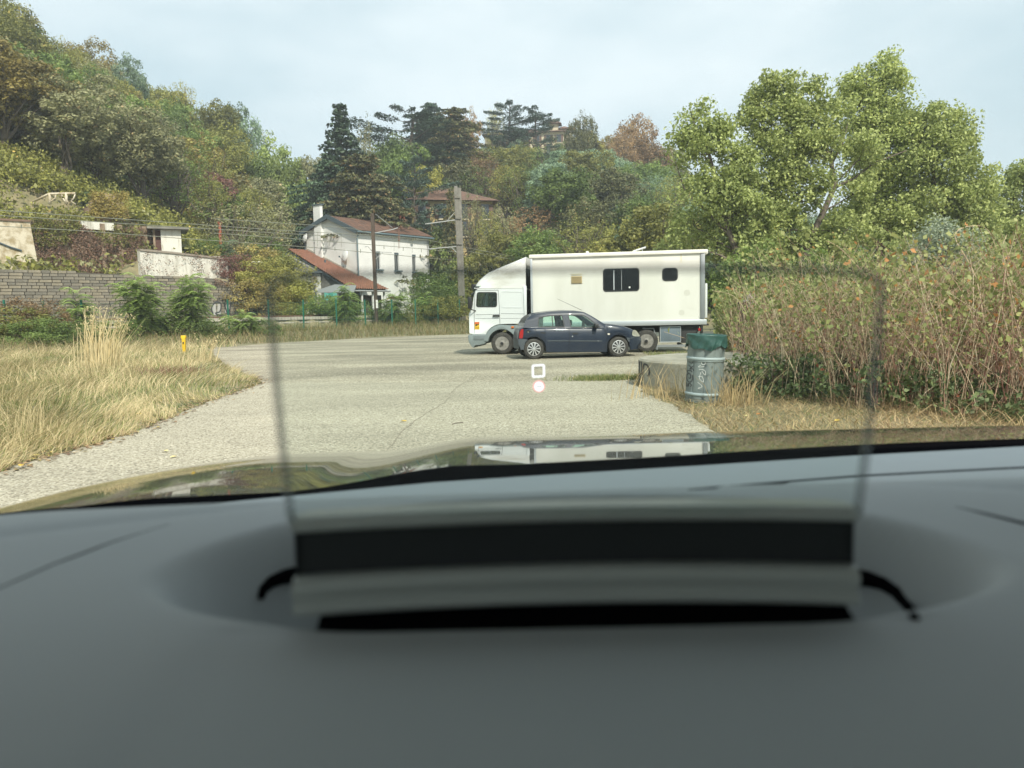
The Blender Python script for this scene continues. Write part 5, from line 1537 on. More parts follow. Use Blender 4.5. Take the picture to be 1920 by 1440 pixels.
arch_cane(1800, 780, 10.2, [(1690, 640, .1), (1640, 540, .2), (1580, 470, .3), (1550, 452, .3)], 'long cane arching left with drooping orange leaves at its tip above the thicket', 16, seed=41)
arch_cane(1870, 785, 9.6, [(1850, 640, 0), (1830, 520, .2), (1790, 440, .3), (1845, 425, .3), (1870, 470, .3)], 'tall cane looping over at the top right of the thicket', 18, seed=42)
arch_cane(1935, 790, 9.2, [(1915, 640, 0), (1895, 540, .1), (1880, 470, .1), (1888, 440, .1)], 'upright cane with orange leaves at the right frame edge', 14, seed=43)
arch_cane(1420, 742, 11.8, [(1380, 690, -.3), (1330, 650, -.6), (1290, 636, -.8), (1245, 622, -1.0)], 'thin orange cane reaching left over the bin toward the truck', 8, 0.006, seed=44)
arch_cane(1440, 735, 12.2, [(1425, 660, 0), (1400, 590, 0), (1375, 555, .1), (1335, 545, .2)], 'leafy cane bending left beside the rear of the truck box', 14, seed=45)

# ------------------------------------------------------------------ grass
def blades(n, P, hgt, lean, width, var):
    """tapering two-piece grass blades"""
    t = np.array([0, 0.55, 1.0])
    az = RNG.random(n) * 6.283
    side = np.stack([np.cos(az), np.sin(az), np.zeros(n)], -1)
    Vv = []
    for k, tt in enumerate(t):
        c = P + np.stack([lean[:, 0] * tt ** 1.8, lean[:, 1] * tt ** 1.8, hgt * (tt - 0.12 * tt ** 3)], -1)
        wd = width * (1.0, 0.75, 0.12)[k]
        Vv += [c - side * wd[:, None], c + side * wd[:, None]]
    V = np.stack(Vv, 1).reshape(-1, 3)
    b = (np.arange(n) * 6)[:, None]
    F = np.concatenate([b + np.array([[0, 1, 3, 2]]), b + np.array([[2, 3, 5, 4]])], 0)
    return V, F, np.repeat(var, 6)
def poly_mask(x, y, poly):
    ins = np.zeros(len(x), bool); j = len(poly) - 1
    for i in range(len(poly)):
        xi, yi = poly[i][:2]; xj, yj = poly[j][:2]
        c = ((yi > y) != (yj > y)) & (x < (xj - xi) * (y - yi) / (yj - yi + 1e-12) + xi)
        ins ^= c; j = i
    return ins
LOT = LEj + FEj + REj
m_dry = leaf_mat('dry_grass', (0.30, 0.225, 0.11), (0.78, 0.67, 0.40), accent=(0.22, 0.26, 0.08), acc=0.12, trans=0.25, rnd=0.0, rough=0.6)
m_grn = leaf_mat('green_grass', (0.09, 0.12, 0.04), (0.32, 0.36, 0.13), accent=(0.5, 0.42, 0.2), acc=0.15, trans=0.25, rnd=0.0)
RNG = np.random.default_rng(51)
def verge_left(n, hm, mat_, name, label, wmul=1.0, thin=None, leanx=0.18):
    d = 5.5 + (38 - 5.5) * RNG.random(n) ** 1.7
    px_ = -260 + 780 * RNG.random(n); a = np.arctan((px_ - 960) / FPX)
    x = d * np.tan(a); y = d
    edge = ~poly_mask(x, y, LOT)
    k = edge & (x < -1.2)
    x, y, d = x[k], y[k], d[k]
    clump = 0.5 + 0.5 * np.sin(x * 1.9 + 2 * np.sin(y * 1.3)) * np.sin(y * 1.6 + np.sin(x * 2.2))
    if thin is not None:
        k = RNG.random(len(x)) < thin(clump); x, y, d, clump = x[k], y[k], d[k], clump[k]
    m_ = len(x)
    # shorter near the road edge
    lx = np.array([p[0] for p in LEj]); ly = np.array([p[1] for p in LEj])
    de = np.full(m_, 9.0)
    for i in range(0, len(lx) - 1):
        de = np.minimum(de, np.hypot(x - lx[i], y - ly[i]))
    h_ = hm * (0.45 + 0.75 * RNG.random(m_)) * (0.35 + 0.85 * np.clip(de / 1.6, 0, 1)) * (0.65 + 0.6 * clump)
    fa = 2.2 * np.sin(x * .9 + 1.4 * np.sin(y * .5)) + 1.6 * np.sin(y * .8 + x * .3); fm = .35 + .45 * (0.5 + .5 * np.sin(x * 1.3 - y * .9))
    ln = np.stack([leanx + fm * np.cos(fa) + 0.42 * RNG.normal(size=m_), fm * np.sin(fa) + 0.4 * RNG.normal(size=m_)], -1) * h_[:, None]
    h_ = h_ * (1.08 - .35 * fm)
    wd = wmul * (0.0022 + 0.00022 * d) * (0.7 + 0.6 * RNG.random(m_))
    V, F, A_ = blades(m_, np.stack([x, y, H(x, y) * 0 + np.maximum(H(x, y), 0)], -1), h_, ln, wd, np.clip(0.35 * clump + 0.65 * RNG.random(m_), 0, 1))
    return tag(link(name, np_mesh(name, V, F, A_), mat_), label, 'grass', kind='stuff')
verge_left(70000, 0.33, m_dry, 'dry_grass', 'straw coloured dry grass on the left verge', thin=lambda c: 0.05 + 0.95 * c ** 1.8)
verge_left(60000, 0.18, m_grn, 'green_grass', 'short green grass between the dry tufts on the left verge', 1.2, thin=lambda c: 1 - 0.75 * c)
verge_left(11000, 0.62, m_dry, 'tall_grass_stalks', 'thin tall seed stalks scattered in the left verge', 0.85, thin=lambda c: c ** 2, leanx=0.55)
# right verge: trampled straw in front of the thicket and round the bin
def verge_right(n, hm, mat_, name, label, mask, lean=1.2):
    x = 1.6 + 9.5 * RNG.random(n); y = 5.0 + 12.5 * RNG.random(n) ** 1.2
    k = ~poly_mask(x, y, LOT) & mask(x, y); x, y = x[k], y[k]; m_ = len(x)
    h_ = hm * (0.4 + 0.9 * RNG.random(m_)); ln = lean * np.stack([RNG.normal(size=m_), RNG.normal(size=m_)], -1) * h_[:, None]
    V, F, A_ = blades(m_, np.stack([x, y, np.full(m_, 0.005)], -1), h_, ln, 0.0035 * (0.7 + 0.8 * RNG.random(m_)), RNG.random(m_))
    return tag(link(name, np_mesh(name, V, F, A_), mat_), label, 'grass', kind='stuff')
m_straw = leaf_mat('trampled_straw', (0.22, 0.15, 0.08), (0.70, 0.54, 0.30), accent=(0.16, 0.20, 0.06), acc=0.12, trans=0.2, rnd=0.0)
verge_right(60000, 0.09, m_straw, 'trampled_grass', 'short trampled dry grass around the bin', lambda x, y: (x < 8) & (y < 14), 1.6)
verge_right(16000, 0.24, m_straw, 'dry_grass', 'matted straw along the foot of the thicket', lambda x, y: np.abs(y - np.interp(x, fx[1:], fy[1:])) < 0.9, 1.2)
x = np.concatenate([RNG.normal(size=150) * .16 + 3.02, RNG.normal(size=110) * .28 + 2.25]); y = np.concatenate([RNG.normal(size=150) * .12 + 10.4, RNG.normal(size=110) * .2 + 11.3])
h_ = 0.2 + 0.5 * RNG.random(len(x)) ** 1.5
V, F, A_ = blades(len(x), np.stack([x, y, 0 * x], -1), h_, np.stack([0.35 * RNG.normal(size=len(x)) + .1, .2 * RNG.normal(size=len(x))], -1) * h_[:, None], np.full(len(x), .005), 0.5 + 0.4 * RNG.random(len(x)))
tag(link('straw_tuft', np_mesh('straw_tuft', V, F, A_), m_straw), 'upright dry straw growing against the foot of the bin and the concrete ring', 'grass', kind='stuff')
# green patch on the lot and beneath the truck tail
x = np.concatenate([at_z(1140, 712, 0).x + RNG.normal(size=1500) * .38, RNG.random(2600) * 3.5 + 4.0]); y = np.concatenate([at_z(1140, 712, 0).y + RNG.normal(size=1500) * .16, RNG.random(2600) * 3.0 + 20.6])
V, F, A_ = blades(len(x), np.stack([x, y, 0 * x], -1), 0.06 + .08 * RNG.random(len(x)), .06 * RNG.normal(size=(len(x), 2)), np.full(len(x), .006), RNG.random(len(x)))
tag(link('green_grass', np_mesh('green_grass2', V, F, A_), m_grn), 'low green weeds on the gravel near the concrete ring and behind the truck', 'grass', kind='stuff')
# verge under the fence
n = 26000
tt = -14 + 62 * RNG.random(n); ss = -7.4 + 9.8 * RNG.random(n)
x = FP[0] + FN[0] * ss + FU[0] * tt; y = FP[1] + FN[1] * ss + FU[1] * tt
k = ~poly_mask(x, y, LOT); x, y = x[k], y[k]; n = len(x)
h_ = 0.2 + 0.5 * RNG.random(n) ** 2
V, F, A_ = blades(n, np.stack([x, y, H(x, y)], -1), h_, 0.5 * RNG.normal(size=(n, 2)) * h_[:, None], np.full(n, .014), RNG.random(n))
tag(link('dry_grass', np_mesh('fence_grass', V, F, A_), leaf_mat('verge_grass', (0.16, 0.13, 0.06), (0.40, 0.33, 0.17), accent=(0.13, 0.17, 0.05), acc=0.3, rnd=0.0)), 'rough dry grass on the bank under the green fence', 'grass', kind='stuff')

# tall pale reed clump and other single plants of the left verge
def tuft(name, label, cat, px_, Y, n, h0, h1, spread, mat_, width, seed, lean=0.1, heads=False):
    global RNG
    RNG = np.random.default_rng(seed)
    b = at_y(px_, 600, Y); z0 = max(0, Hf(b.x, b.y))
    root = thing(name, label, cat, (b.x, b.y, z0))
    P = np.stack([RNG.normal(size=n) * spread, RNG.normal(size=n) * spread * .6, np.zeros(n)], -1)
    h_ = h0 + (h1 - h0) * RNG.random(n)
    V, F, A_ = blades(n, P, h_, np.stack([lean + .12 * RNG.normal(size=n), .1 * RNG.normal(size=n)], -1) * h_[:, None], np.full(n, width), 0.55 + 0.35 * RNG.random(n))
    link('stalks', np_mesh('stalks', V, F, A_), mat_, root)
    if heads:
        C = P + np.stack([(lean * h_), 0 * h_, h_ * .86], -1); C = np.repeat(C, 5, 0) + RNG.normal(size=(n * 5, 3)) * np.array([.03, .03, .09])
        V, F, A_ = leaf_quads(C, 0.035, None, 0, 0.6 + .3 * RNG.random(n * 5), 0.3)
        link('seed_heads', np_mesh('seed_heads', V, F, A_), mat_, root)['kind'] = 'stuff'
    return root
tuft('reed_clump', 'tall pale straw clump standing upright in the left verge before the fence', 'reeds', 172, 21, 60, 1.2, 2.0, 0.2, m_dry, .016, 61, 0.05, True)
tuft('reed_clump', 'thinner straw clump leaning right beside the tallest pale clump', 'reeds', 205, 20.5, 44, 1.1, 1.75, 0.16, m_dry, .014, 62, 0.22, True)
tuft('reed_clump', 'sparse straw stems leaning right near the yellow marker post', 'reeds', 375, 24, 30, .5, 1.0, 0.2, m_dry, .013, 63, 0.3, True)
tuft('reed_clump', 'bleached stalks rising at the near left of the verge', 'reeds', 30, 8.3, 30, .35, .72, 0.1, m_dry, .0035, 64, 0.15, False)
tuft('dead_plant', 'low dark brown dead plant on the verge left of the gravel', 'plant', 300, 18.5, 260, .1, .32, 0.42, leaf_mat('dead_brown', (.10, .05, .035), (.26, .15, .10), rnd=0, trans=0), .008, 65, 0.0)

# tree-of-heaven shrubs by the fence
def sumac(px_, Y, ptop, n_st, width, label, seed, pal='sumac'):
    global RNG
    RNG = np.random.default_rng(seed); rs_ = random.Random(seed)
    top = at_y(px_, ptop, Y); z0 = Hf(top.x, top.y); h = top.z - z0
    root = thing('sumac_shrub', label, 'shrub', (top.x, top.y, z0 - .05))
    mb = MB(); C = []; A1 = []; D1 = []; vv = []
    for i in range(n_st):
        a = rs_.uniform(0, 6.28); rr = width * rs_.uniform(0, 0.75); hh_ = h * (1.0 if i == 0 else rs_.uniform(.55, .95))
        if i == 0: rr = 0
        e = Vector((rr * math.cos(a), rr * math.sin(a) * .6, hh_ * 0.93))
        mb.tube([(e.x * .35, e.y * .35, 0), (e.x * .8, e.y * .8, hh_ * .5), e], [.035, .025, .012], 5)
        nf = int(18 + hh_ * 5)
        for j in range(nf):
            f = j / nf
            b = Vector((e.x * (.5 + .5 * f), e.y * (.5 + .5 * f), hh_ * (0.22 + 0.72 * f)))
            az_ = rs_.uniform(0, 6.28); L_ = rs_.uniform(.8, 1.35); up = 0.25 + 1.0 * f
            m_ = 11
            for k in range(m_):
                t = (k + 1) / m_
                p = b + Vector((math.cos(az_), math.sin(az_), 0)) * L_ * t * (1 - .25 * f) + Vector((0, 0, L_ * (up * t * .8 - .75 * t * t)))
                for sgn in (-1, 1):
                    dr = Vector((-math.sin(az_) * sgn, math.cos(az_) * sgn, -.25)) + Vector((math.cos(az_), math.sin(az_), 0)) * .35
                    dr.normalize()
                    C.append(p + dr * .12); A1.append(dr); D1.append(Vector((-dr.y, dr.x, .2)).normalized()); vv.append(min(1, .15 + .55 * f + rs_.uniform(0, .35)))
    C = np.array(C); A1 = np.array(A1); D1 = np.array(D1); n = len(C)
    P = np.stack([C - A1 * .13, C + D1 * .042, C + A1 * .13, C - D1 * .042], 1).reshape(-1, 3)
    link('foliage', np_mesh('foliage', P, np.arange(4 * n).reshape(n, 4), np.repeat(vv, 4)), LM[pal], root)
    mb.build('stem', m_barkp, root, fix=False)
    return root
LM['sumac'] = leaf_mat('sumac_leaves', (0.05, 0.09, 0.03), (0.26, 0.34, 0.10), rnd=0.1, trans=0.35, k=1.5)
LM['sumacb'] = leaf_mat('pale_sumac_leaves', (0.08, 0.13, 0.07), (0.26, 0.36, 0.20), rnd=0.1, trans=0.3)
sumac(256, 42.5, 512, 12, 1.7, 'large bright feathery shrub before the stone wall, left of the big pair', 71)
sumac(355, 44.5, 510, 11, 1.55, 'large bright feathery shrub before the stone wall, right of the big pair', 72)
sumac(140, 42, 540, 4, .8, 'smaller feathery shrub left of the big pair before the stone wall', 73)
sumac(300, 43.5, 585, 5, 1.2, 'low feathery shrub growing between the two big ones', 74)
sumac(455, 46, 588, 5, 1.1, 'low feathery shrub at the fence near the left edge of the gravel lot', 75)
sumac(640, 57.5, 532, 3, .7, 'young feathery tree in front of the terracotta annex roof', 76)
sumac(738, 60, 548, 4, 1.0, 'feathery shrub at the right foot of the white house', 77)
sumac(795, 63, 548, 4, 1.0, 'feathery shrub beside the right corner of the white house', 78)
sumac(40, 59.5, 372, 5, 1.3, 'pale feathery shrub on the rendered wall left of the concrete railing', 79, 'sumacb')
sumac(170, 61.5, 362, 4, 1.0, 'pale feathery shrub at the right end of the concrete railing', 80, 'sumacb')
sumac(425, 66, 448, 4, 1.1, 'pale feathery shrub behind the stone planter', 81, 'sumacb')
BUSH = [
 ('bush_1','green',28,366,63,1.3,'green bush left of the end of the concrete railing'),
 ('bush_0','olive',72,388,60.3,1.2,'olive bush at the foot of the left railing post'),
 ('bush_1','grey',112,398,60.3,1.2,'grey green bush under the middle of the concrete railing'),
 ('bush_0','olive',20,590,39,1.6,'bush with orange tips at the left end of the railway fence'),
 ('bush_1','rust',75,575,40,1.1,'russet topped bush by the fence at far left'),
 ('bush_0','green',55,612,37,1.2,'dark green bush below the russet topped one'),
 ('bush_1','green',135,610,38.5,1.2,'dark green bush behind the pale straw clump'),
 ('bush_0','green',215,612,41,1.0,'green bush under the left big feathery shrub'),
 ('bush_1','green',400,612,44,1.0,'green bush below the right big feathery shrub'),
 ('bush_0','green',492,610,46.5,0.9,'green weeds bush at the gravel edge by the fence'),
 ('bush_1','olive',545,575,60,1.1,'olive bush covering the wall end left of the house annex'),
 ('bush_0','green',600,562,60,1.3,'ivy like bush under the grey awning'),
 ('bush_1','green',668,572,60,1.3,'dark bush between awning and brown railway mast'),
 ('bush_0','green',722,578,61,1.0,'bush right of the brown railway mast'),
 ('bush_1','olive',778,580,62,1.0,'bush below the last window of the white house'),
 ('bush_1','green',832,548,66,1.2,'green shrub mass between house and concrete mast'),
 ('bush_0','olive',850,565,62,1.3,'brownish shrub at the foot of the concrete mast'),
 ('bush_1','green',822,525,68,.9,'leafy shrub against the right wall of the house'),
 ('bush_0','yellow',470,500,64,1.2,'yellow leaved bush right of the white garden wall'),
 ('bush_1','yellow',500,508,66,1.0,'yellowing bush above the end of the stone wall'),
 ('bush_0','yellow',528,525,64,.9,'pale yellow bush beside the ruined outbuilding'),
 ('bush_1','gold',495,540,62,1.1,'brown dry bush spilling over the end of the stone wall'),
 ('bush_0','wine',448,490,64,0.8,'reddish brown bush at the end of the white garden wall'),
 ('bush_1','olive',525,500,68,.8,'olive bush touching the left end of the terracotta roof'),
 ('bush_0','gold',490,480,70,.9,'olive brown bush behind the yellow ones'),
 ('bush_1','green',380,455,66,1.0,'dark green bush right of the white shed'),
 ('bush_0','green',480,462,74,1.0,'green bush on the bank left of the house gable'),
 ('bush_1','olive',100,380,61.5,1.3,'yellow green bush beneath the concrete railing'),
 ('bush_0','gold',145,392,61.5,1.2,'brownish ivy mound right of the concrete railing'),
 ('bush_1','olive',215,388,63,1.0,'ivy mound on top of the overgrown wall'),
 ('bush_0','green',20,392,60,1.0,'green bush on top of the rendered retaining wall'),
]
for (k, pal, px_, pt, Y_, ws, lab) in BUSH:
    place_px(k, pal, px_, pt, Y_, lab, ws * 1.45, hmin=1.5, group='bushes along the railway and the garden walls')
# ------------------------------------------------------------------ truck
m_twhite = mat('truck_white', (0.74, 0.77, 0.77), 0.35, var=.05, vscale=1.2, coat=.3)
m_boxw = mat('box_white', (0.80, 0.79, 0.73), 0.45, col2=(0.71, 0.70, 0.63), vscale=.8, stretch=(1.6, 1, .35))
m_fair = mat('fairing_white', (0.74, 0.745, 0.72), 0.5, col2=(0.50, 0.48, 0.42), vscale=.9, lo=.30, hi=.5, stretch=(.6, 1, 2))
m_tgrey = mat('truck_grey_plastic', (0.24, 0.285, 0.29), 0.55, var=.15, vscale=2)
m_alu = mat('aluminium_rail', (0.52, 0.55, 0.57), 0.4, metal=.35)
m_alud = mat('aluminium_post', (0.30, 0.32, 0.33), 0.5, metal=.3)
m_tyre = mat('tyre_rubber', (0.035, 0.034, 0.032), 0.9, col2=(0.075, 0.07, 0.062), vscale=5)
m_black = mat('black_plastic', (0.022, 0.022, 0.023), 0.5)
m_under = mat('dirty_chassis', (0.045, 0.045, 0.045), 0.85)
m_groove = mat('panel_gap', (0.10, 0.11, 0.115), 0.8)
m_rimst = mat('dirty_steel_wheel', (0.36, 0.34, 0.31), 0.6, metal=.3, var=.4, vscale=12)
m_orange = mat('orange_lens', (0.65, 0.16, 0.02), 0.3)
m_red = mat('red_lens', (0.45, 0.02, 0.02), 0.25)
m_glass_t = glass_mat('cab_glass', (0.50, 0.60, 0.56), 0.0)
TL = (-1.43, 24.95, 0.0); TRZ = math.atan2(-0.14, 1.0)
tf_ = Frame(TL, TRZ)
truck = thing('box_truck', 'white box truck converted to a motorhome with roof fairing, parked behind the blue hatchback', 'truck', TL, TRZ)
q = lambda a, c: tf_.onY(a, c)
TW = 2.28
def arcpts(cx, cz, r, a0, a1, n=12):
    return [(cx + r * math.cos(math.radians(a0 + (a1 - a0) * k / n)), cz + r * math.sin(math.radians(a0 + (a1 - a0) * k / n))) for k in range(n + 1)]
FWX = q(941.5, 650)[0]; WR = 0.362
cabo = [q(880.5, 625.5), q(913, 625.5)] + [p for p in arcpts(FWX, WR + .02, .60, 158, 90, 6)] + [(q(987, 611)[0], WR + .62), q(987, 541), q(896, 542), q(890.5, 545), q(887.5, 560), q(885.5, 577), q(882, 582), q(879, 589)]
wh = round_poly([q(893, 575.3), q(931.5, 575.3), q(931.5, 548), q(894.5, 548)], .07)
for nm, y0, th in (('cab_side', 0.0, .05), ('cab_side', TW - .05, .05)):
    mb = MB(); plate(mb, cabo, [wh], th, lambda x, z, y: (x, y0 + y, z)); mb.build(nm, m_twhite, truck, bevel=.012, seg=1)
mb = MB(); mb.add([(wh[0][0] - .1, .03, wh[0][1] - .1), (wh[0][0] + .85, .03, wh[0][1] - .1), (wh[0][0] + .85, .03, wh[0][1] + .6), (wh[0][0] - .1, .03, wh[0][1] + .6)], [(0, 1, 2, 3)]); mb.build('side_window', m_glass_t, truck, fix=False)
mb = MB(); mb.add([(wh[0][0] - .1, TW - .02, wh[0][1] - .1), (wh[0][0] + .85, TW - .02, wh[0][1] - .1), (wh[0][0] + .85, TW - .02, wh[0][1] + .6), (wh[0][0] - .1, TW - .02, wh[0][1] + .6)], [(0, 1, 2, 3)]); mb.build('side_window', m_glass_t, truck, fix=False)
# window rubber
def frame_strip(mb, loop, w_, y0, y1, fn=None):
    n = len(loop); cx = sum(p[0] for p in loop) / n; cz = sum(p[1] for p in loop) / n
    inn = []
    for i in range(n):
        a = Vector(loop[i - 1]); b_ = Vector(loop[i]); c = Vector(loop[(i + 1) % n])
        t = (c - a).normalized(); nr = Vector((-t.y, t.x))
        if nr.dot(Vector((cx, cz)) - b_) < 0: nr = -nr
        inn.append(tuple(b_ + nr * w_))
    plate(mb, loop, [inn], y1 - y0, fn or (lambda x, z, y: (x, y0 + y, z)))
    return inn
mb = MB(); frame_strip(mb, round_poly([q(892.6, 575.8), q(932, 575.8), q(932, 547.6), q(894.2, 547.6)], .08), .03, -.012, .0); mb.build('window_rubber', m_black, truck)
fx0, fz0 = q(880.5, 625.5)
front = MB()
prof = [q(880.5, 625.5), q(879, 589), q(882, 582), q(885.5, 577)]
front.grid([[(p[0] + .004, y, p[1]) for p in prof] for y in (.05, TW / 2, TW - .05)]); front.build('front_panel', m_twhite, truck, fix=False)
prof = [q(885.5, 577), q(887.5, 560), q(890.5, 545)]
front = MB().grid([[(p[0] + .004, y, p[1]) for p in prof] for y in (.05, TW / 2, TW - .05)]); front.build('windscreen', m_glass_t, truck, fix=False)
MB().box(((q(895, 541)[0] + q(987, 541)[0]) / 2, TW / 2, q(930, 541)[1] - .035), (q(987, 541)[0] - q(895, 541)[0], TW - .1, .05)).build('cab_roof', m_twhite, truck)
MB().box((q(985, 560)[0], TW / 2, 1.75), (.05, TW - .1, 2.0)).box(((fx0 + q(985, 600)[0]) / 2, TW / 2, .82), (1.7, TW - .1, .06)).build('cab_rear_wall', m_black, truck)
seat_m = mat('cab_seat', (.10, .10, .11), .9)
for yy in (.5, 1.7):
    s_ = MB().box((q(925, 560)[0], yy, 1.18), (.5, .5, .14)).box((q(937, 560)[0] - .05, yy, 1.5), (.14, .48, .7)).build('seat', seat_m, truck, bevel=.04)
MB().lathe([(.20, 0), (.22, .015), (.20, .03)], 20, (0, 0, 0)).build('steering_wheel', m_black, truck).location = (q(900, 575)[0], .5, 1.42)
wh_ = MB().box((q(918, 560)[0], 1.15, 1.62), (.16, .05, .22)).build('headrest', mat('pale_headrest', (.5, .55, .55), .7), truck, bevel=.05)
# door seams and pressed panels
gm = MB()
def seam(pts, w_=.014): strokes(gm, [[q(a, c) for a, c in pts[i:i + 2]] for i in range(len(pts) - 1)], w_, lambda x, z, o: (x, -.003, z), 0)
seam([(889.5, 624.5), (889, 580), (891, 545), (934, 544), (936.5, 580), (937.5, 611)]); seam([(892, 590), (936, 589.5)], .01); seam([(891, 597.5), (936, 597)], .008)
seam([(939, 588), (985, 588.5)], .01); seam([(939, 597), (985, 597)], .008)
gm.build('panel_gaps', m_groove, truck, fix=False)
mb = MB(); frame_strip(mb, round_poly([q(940, 577), q(980.5, 577), q(979.5, 546.5), q(938, 546)], .08), .018, -.010, -.001); mb.build('pressed_panel', m_twhite, truck)
MB().box((q(930.5, 592)[0], -.03, q(930, 592)[1]), (.22, .05, .055)).build('door_handle', m_black, truck, bevel=.012)
MB().prism([q(981, 536), q(987.5, 536), q(988, 612), q(984, 612)], -.04, .0).build('side_deflector', m_twhite, truck, bevel=.008)
# roof fairing: loft that narrows toward the front
sta = [(889, 541, 534, .28), (893, 541, 529, .22), (899, 541, 522.5, .18), (913, 541, 510.5, .12), (940, 541, 499, .06), (963, 541, 490, .03), (986, 541, 480.5, .015)]
rows_ = []
for (px_, pb_, pt_, ins_) in sta:
    x, zb = q(px_, pb_); zt = q(px_, pt_)[1]; r_ = min(.22, (zt - zb) * .4)
    sec = [(0.0, zb)]
    sec += [(ins_ * .6, zb + (zt - zb) * .5), (ins_, zt - r_), (ins_ + r_ * .3, zt - r_ * .3), (ins_ + r_, zt)]
    rows_.append([(x, y, z) for y, z in sec] + [(x, TW - y, z) for y, z in reversed(sec)])
mb = MB().grid(rows_); n_ = len(rows_[0]); mb.f.append(tuple(range(n_))); mb.f.append(tuple(reversed(range((len(rows_) - 1) * n_, len(rows_) * n_))))
mb.build('roof_fairing', m_fair, truck, smooth=True, ang=.6)
x, z = q(894.5, 538.5); MB().box((x, .03, z), (.14, .04, .05)).build('roof_marker', m_black, truck, bevel=.015)
MB().box((q(886, 537)[0], TW / 2, q(886, 537)[1]), (.16, TW - .5, .16)).build('sun_visor', m_black, truck, bevel=.04)
# mirrors
MB().box((q(884.5, 568)[0] - .02, -.20, q(884, 568)[1]), (.12, .2, .38)).build('mirror', m_black, truck, bevel=.03)
MB().tube([(q(889, 548)[0], 0, q(889, 548)[1]), (q(886, 552)[0], -.2, q(886, 552)[1])], .018, 6).tube([(q(892, 583)[0], 0, q(892, 583)[1]), (q(885, 580)[0], -.2, q(885, 580)[1])], .018, 6).build('mirror_arm', m_black, truck)
# bumper, steps, arch
bl_ = [q(877.3, 630), q(880, 627), q(912.5, 626.5), q(913.5, 634), q(910, 644.5), q(900, 647), q(891, 647.5), q(888.5, 652.3), q(884.5, 650), q(879, 642)]
MB().prism(bl_, -.015, TW + .015).build('bumper', m_tgrey, truck, bevel=.02)
MB().prism([q(888, 629), q(910.5, 629), q(910.5, 637.5), q(888, 637.5)], -.03, -.012).build('step_panel', mat('grey_step', (.17, .20, .21), .6), truck, bevel=.006)
for y0, y1 in ((-.035, .52), (TW - .5, TW + .035)):
    mb = MB(); arch = arcpts(FWX, WR, .60, -8, 172, 20); arch_i = arcpts(FWX, WR, .455, 172, -8, 20)
    mb.prism(arch + arch_i, y0, y1); mb.build('wheel_arch', m_tgrey, truck, bevel=.015)
MB().prism([q(938, 609.5), q(988, 609.5), q(988, 622), (q(962, 622)[0], q(962, 622)[1])], -.02, .3).build('side_skirt', m_tgrey, truck, bevel=.01)
x, z = q(961.5, 613.5); MB().box((x, -.045, z), (.085, .05, .06)).build('side_marker', m_orange, truck, bevel=.012)
def wheel(parent, name, x, y, z, r, wd, rim_fn, near=True):
    """y = outer face; wheel built along +y"""
    e = bpy.data.objects.new(name, None); COL.objects.link(e); e.parent = parent
    return e
def truck_wheel(x, y, sgn):
    tm = MB().lathe([(WR * .62, .0), (WR * .86, -.012), (WR * .97, .02), (WR, .05), (WR, .20), (WR * .97, .23), (WR * .6, .24)], 32, (0, 0, 0), 'Y', cap=False)
    o = tm.build('wheel', m_tyre, truck, smooth=True, ang=.9); o.location = (x, y, WR)
    if sgn < 0: o.rotation_euler = (0, 0, PI)
    ri = MB().lathe([(WR * .62, .004), (WR * .56, .03), (WR * .52, .07), (WR * .30, .04), (WR * .27, .0), (WR * .16, -.01), (WR * .14, -.05), (.001, -.055)], 28, (0, 0, 0), 'Y')
    ri.build('rim', m_rimst, o, smooth=True, ang=.9)
    hb = MB()
    for k in range(6):
        a = k * PI / 3; hb.lathe([(.022, -.02), (.022, .03)], 8, (WR * .40 * math.cos(a), .03, WR * .40 * math.sin(a)), 'Y')
    hb.lathe([(.045, -.075), (.05, -.05)], 12, (0, 0, 0), 'Y')
    hb.build('wheel_nuts', m_black, o)
truck_wheel(FWX, .02, 1); truck_wheel(FWX, TW - .02, -1)
RWX = q(1212, 641)[0]
truck_wheel(RWX, .03, 1); truck_wheel(RWX, .31, 1); truck_wheel(RWX, TW - .03, -1)
# chassis
ZB = (q(1320, 600)[1] + q(1130, 603)[1]) / 2; ZT = q(1160, 475.8)[1]
X0 = q(995, 540)[0]; X1 = q(1321.5, 540)[0]
MB().box(((fx0 + X1) / 2 + .5, .75, .72), (X1 - fx0 - 1.2, .12, .2)).box(((fx0 + X1) / 2 + .5, 1.5, .72), (X1 - fx0 - 1.2, .12, .2)).box(((FWX), TW / 2, .4), (.12, 1.9, .12)).box((RWX, TW / 2, .4), (.2, 1.8, .16)).box((FWX + 1.4, 1.1, .62), (1.2, 1.2, .3)).build('chassis', m_under, truck)
MB().box(((q(995, 600)[0] + q(1120, 600)[0]) / 2 + .2, .55, .62), (1.5, .5, .4)).build('fuel_tank', m_under, truck, bevel=.05)
MB().box(((X0 + X1) / 2, TW / 2, .84), (X1 - X0 - .2, TW - .3, .10)).build('underframe', m_under, truck)
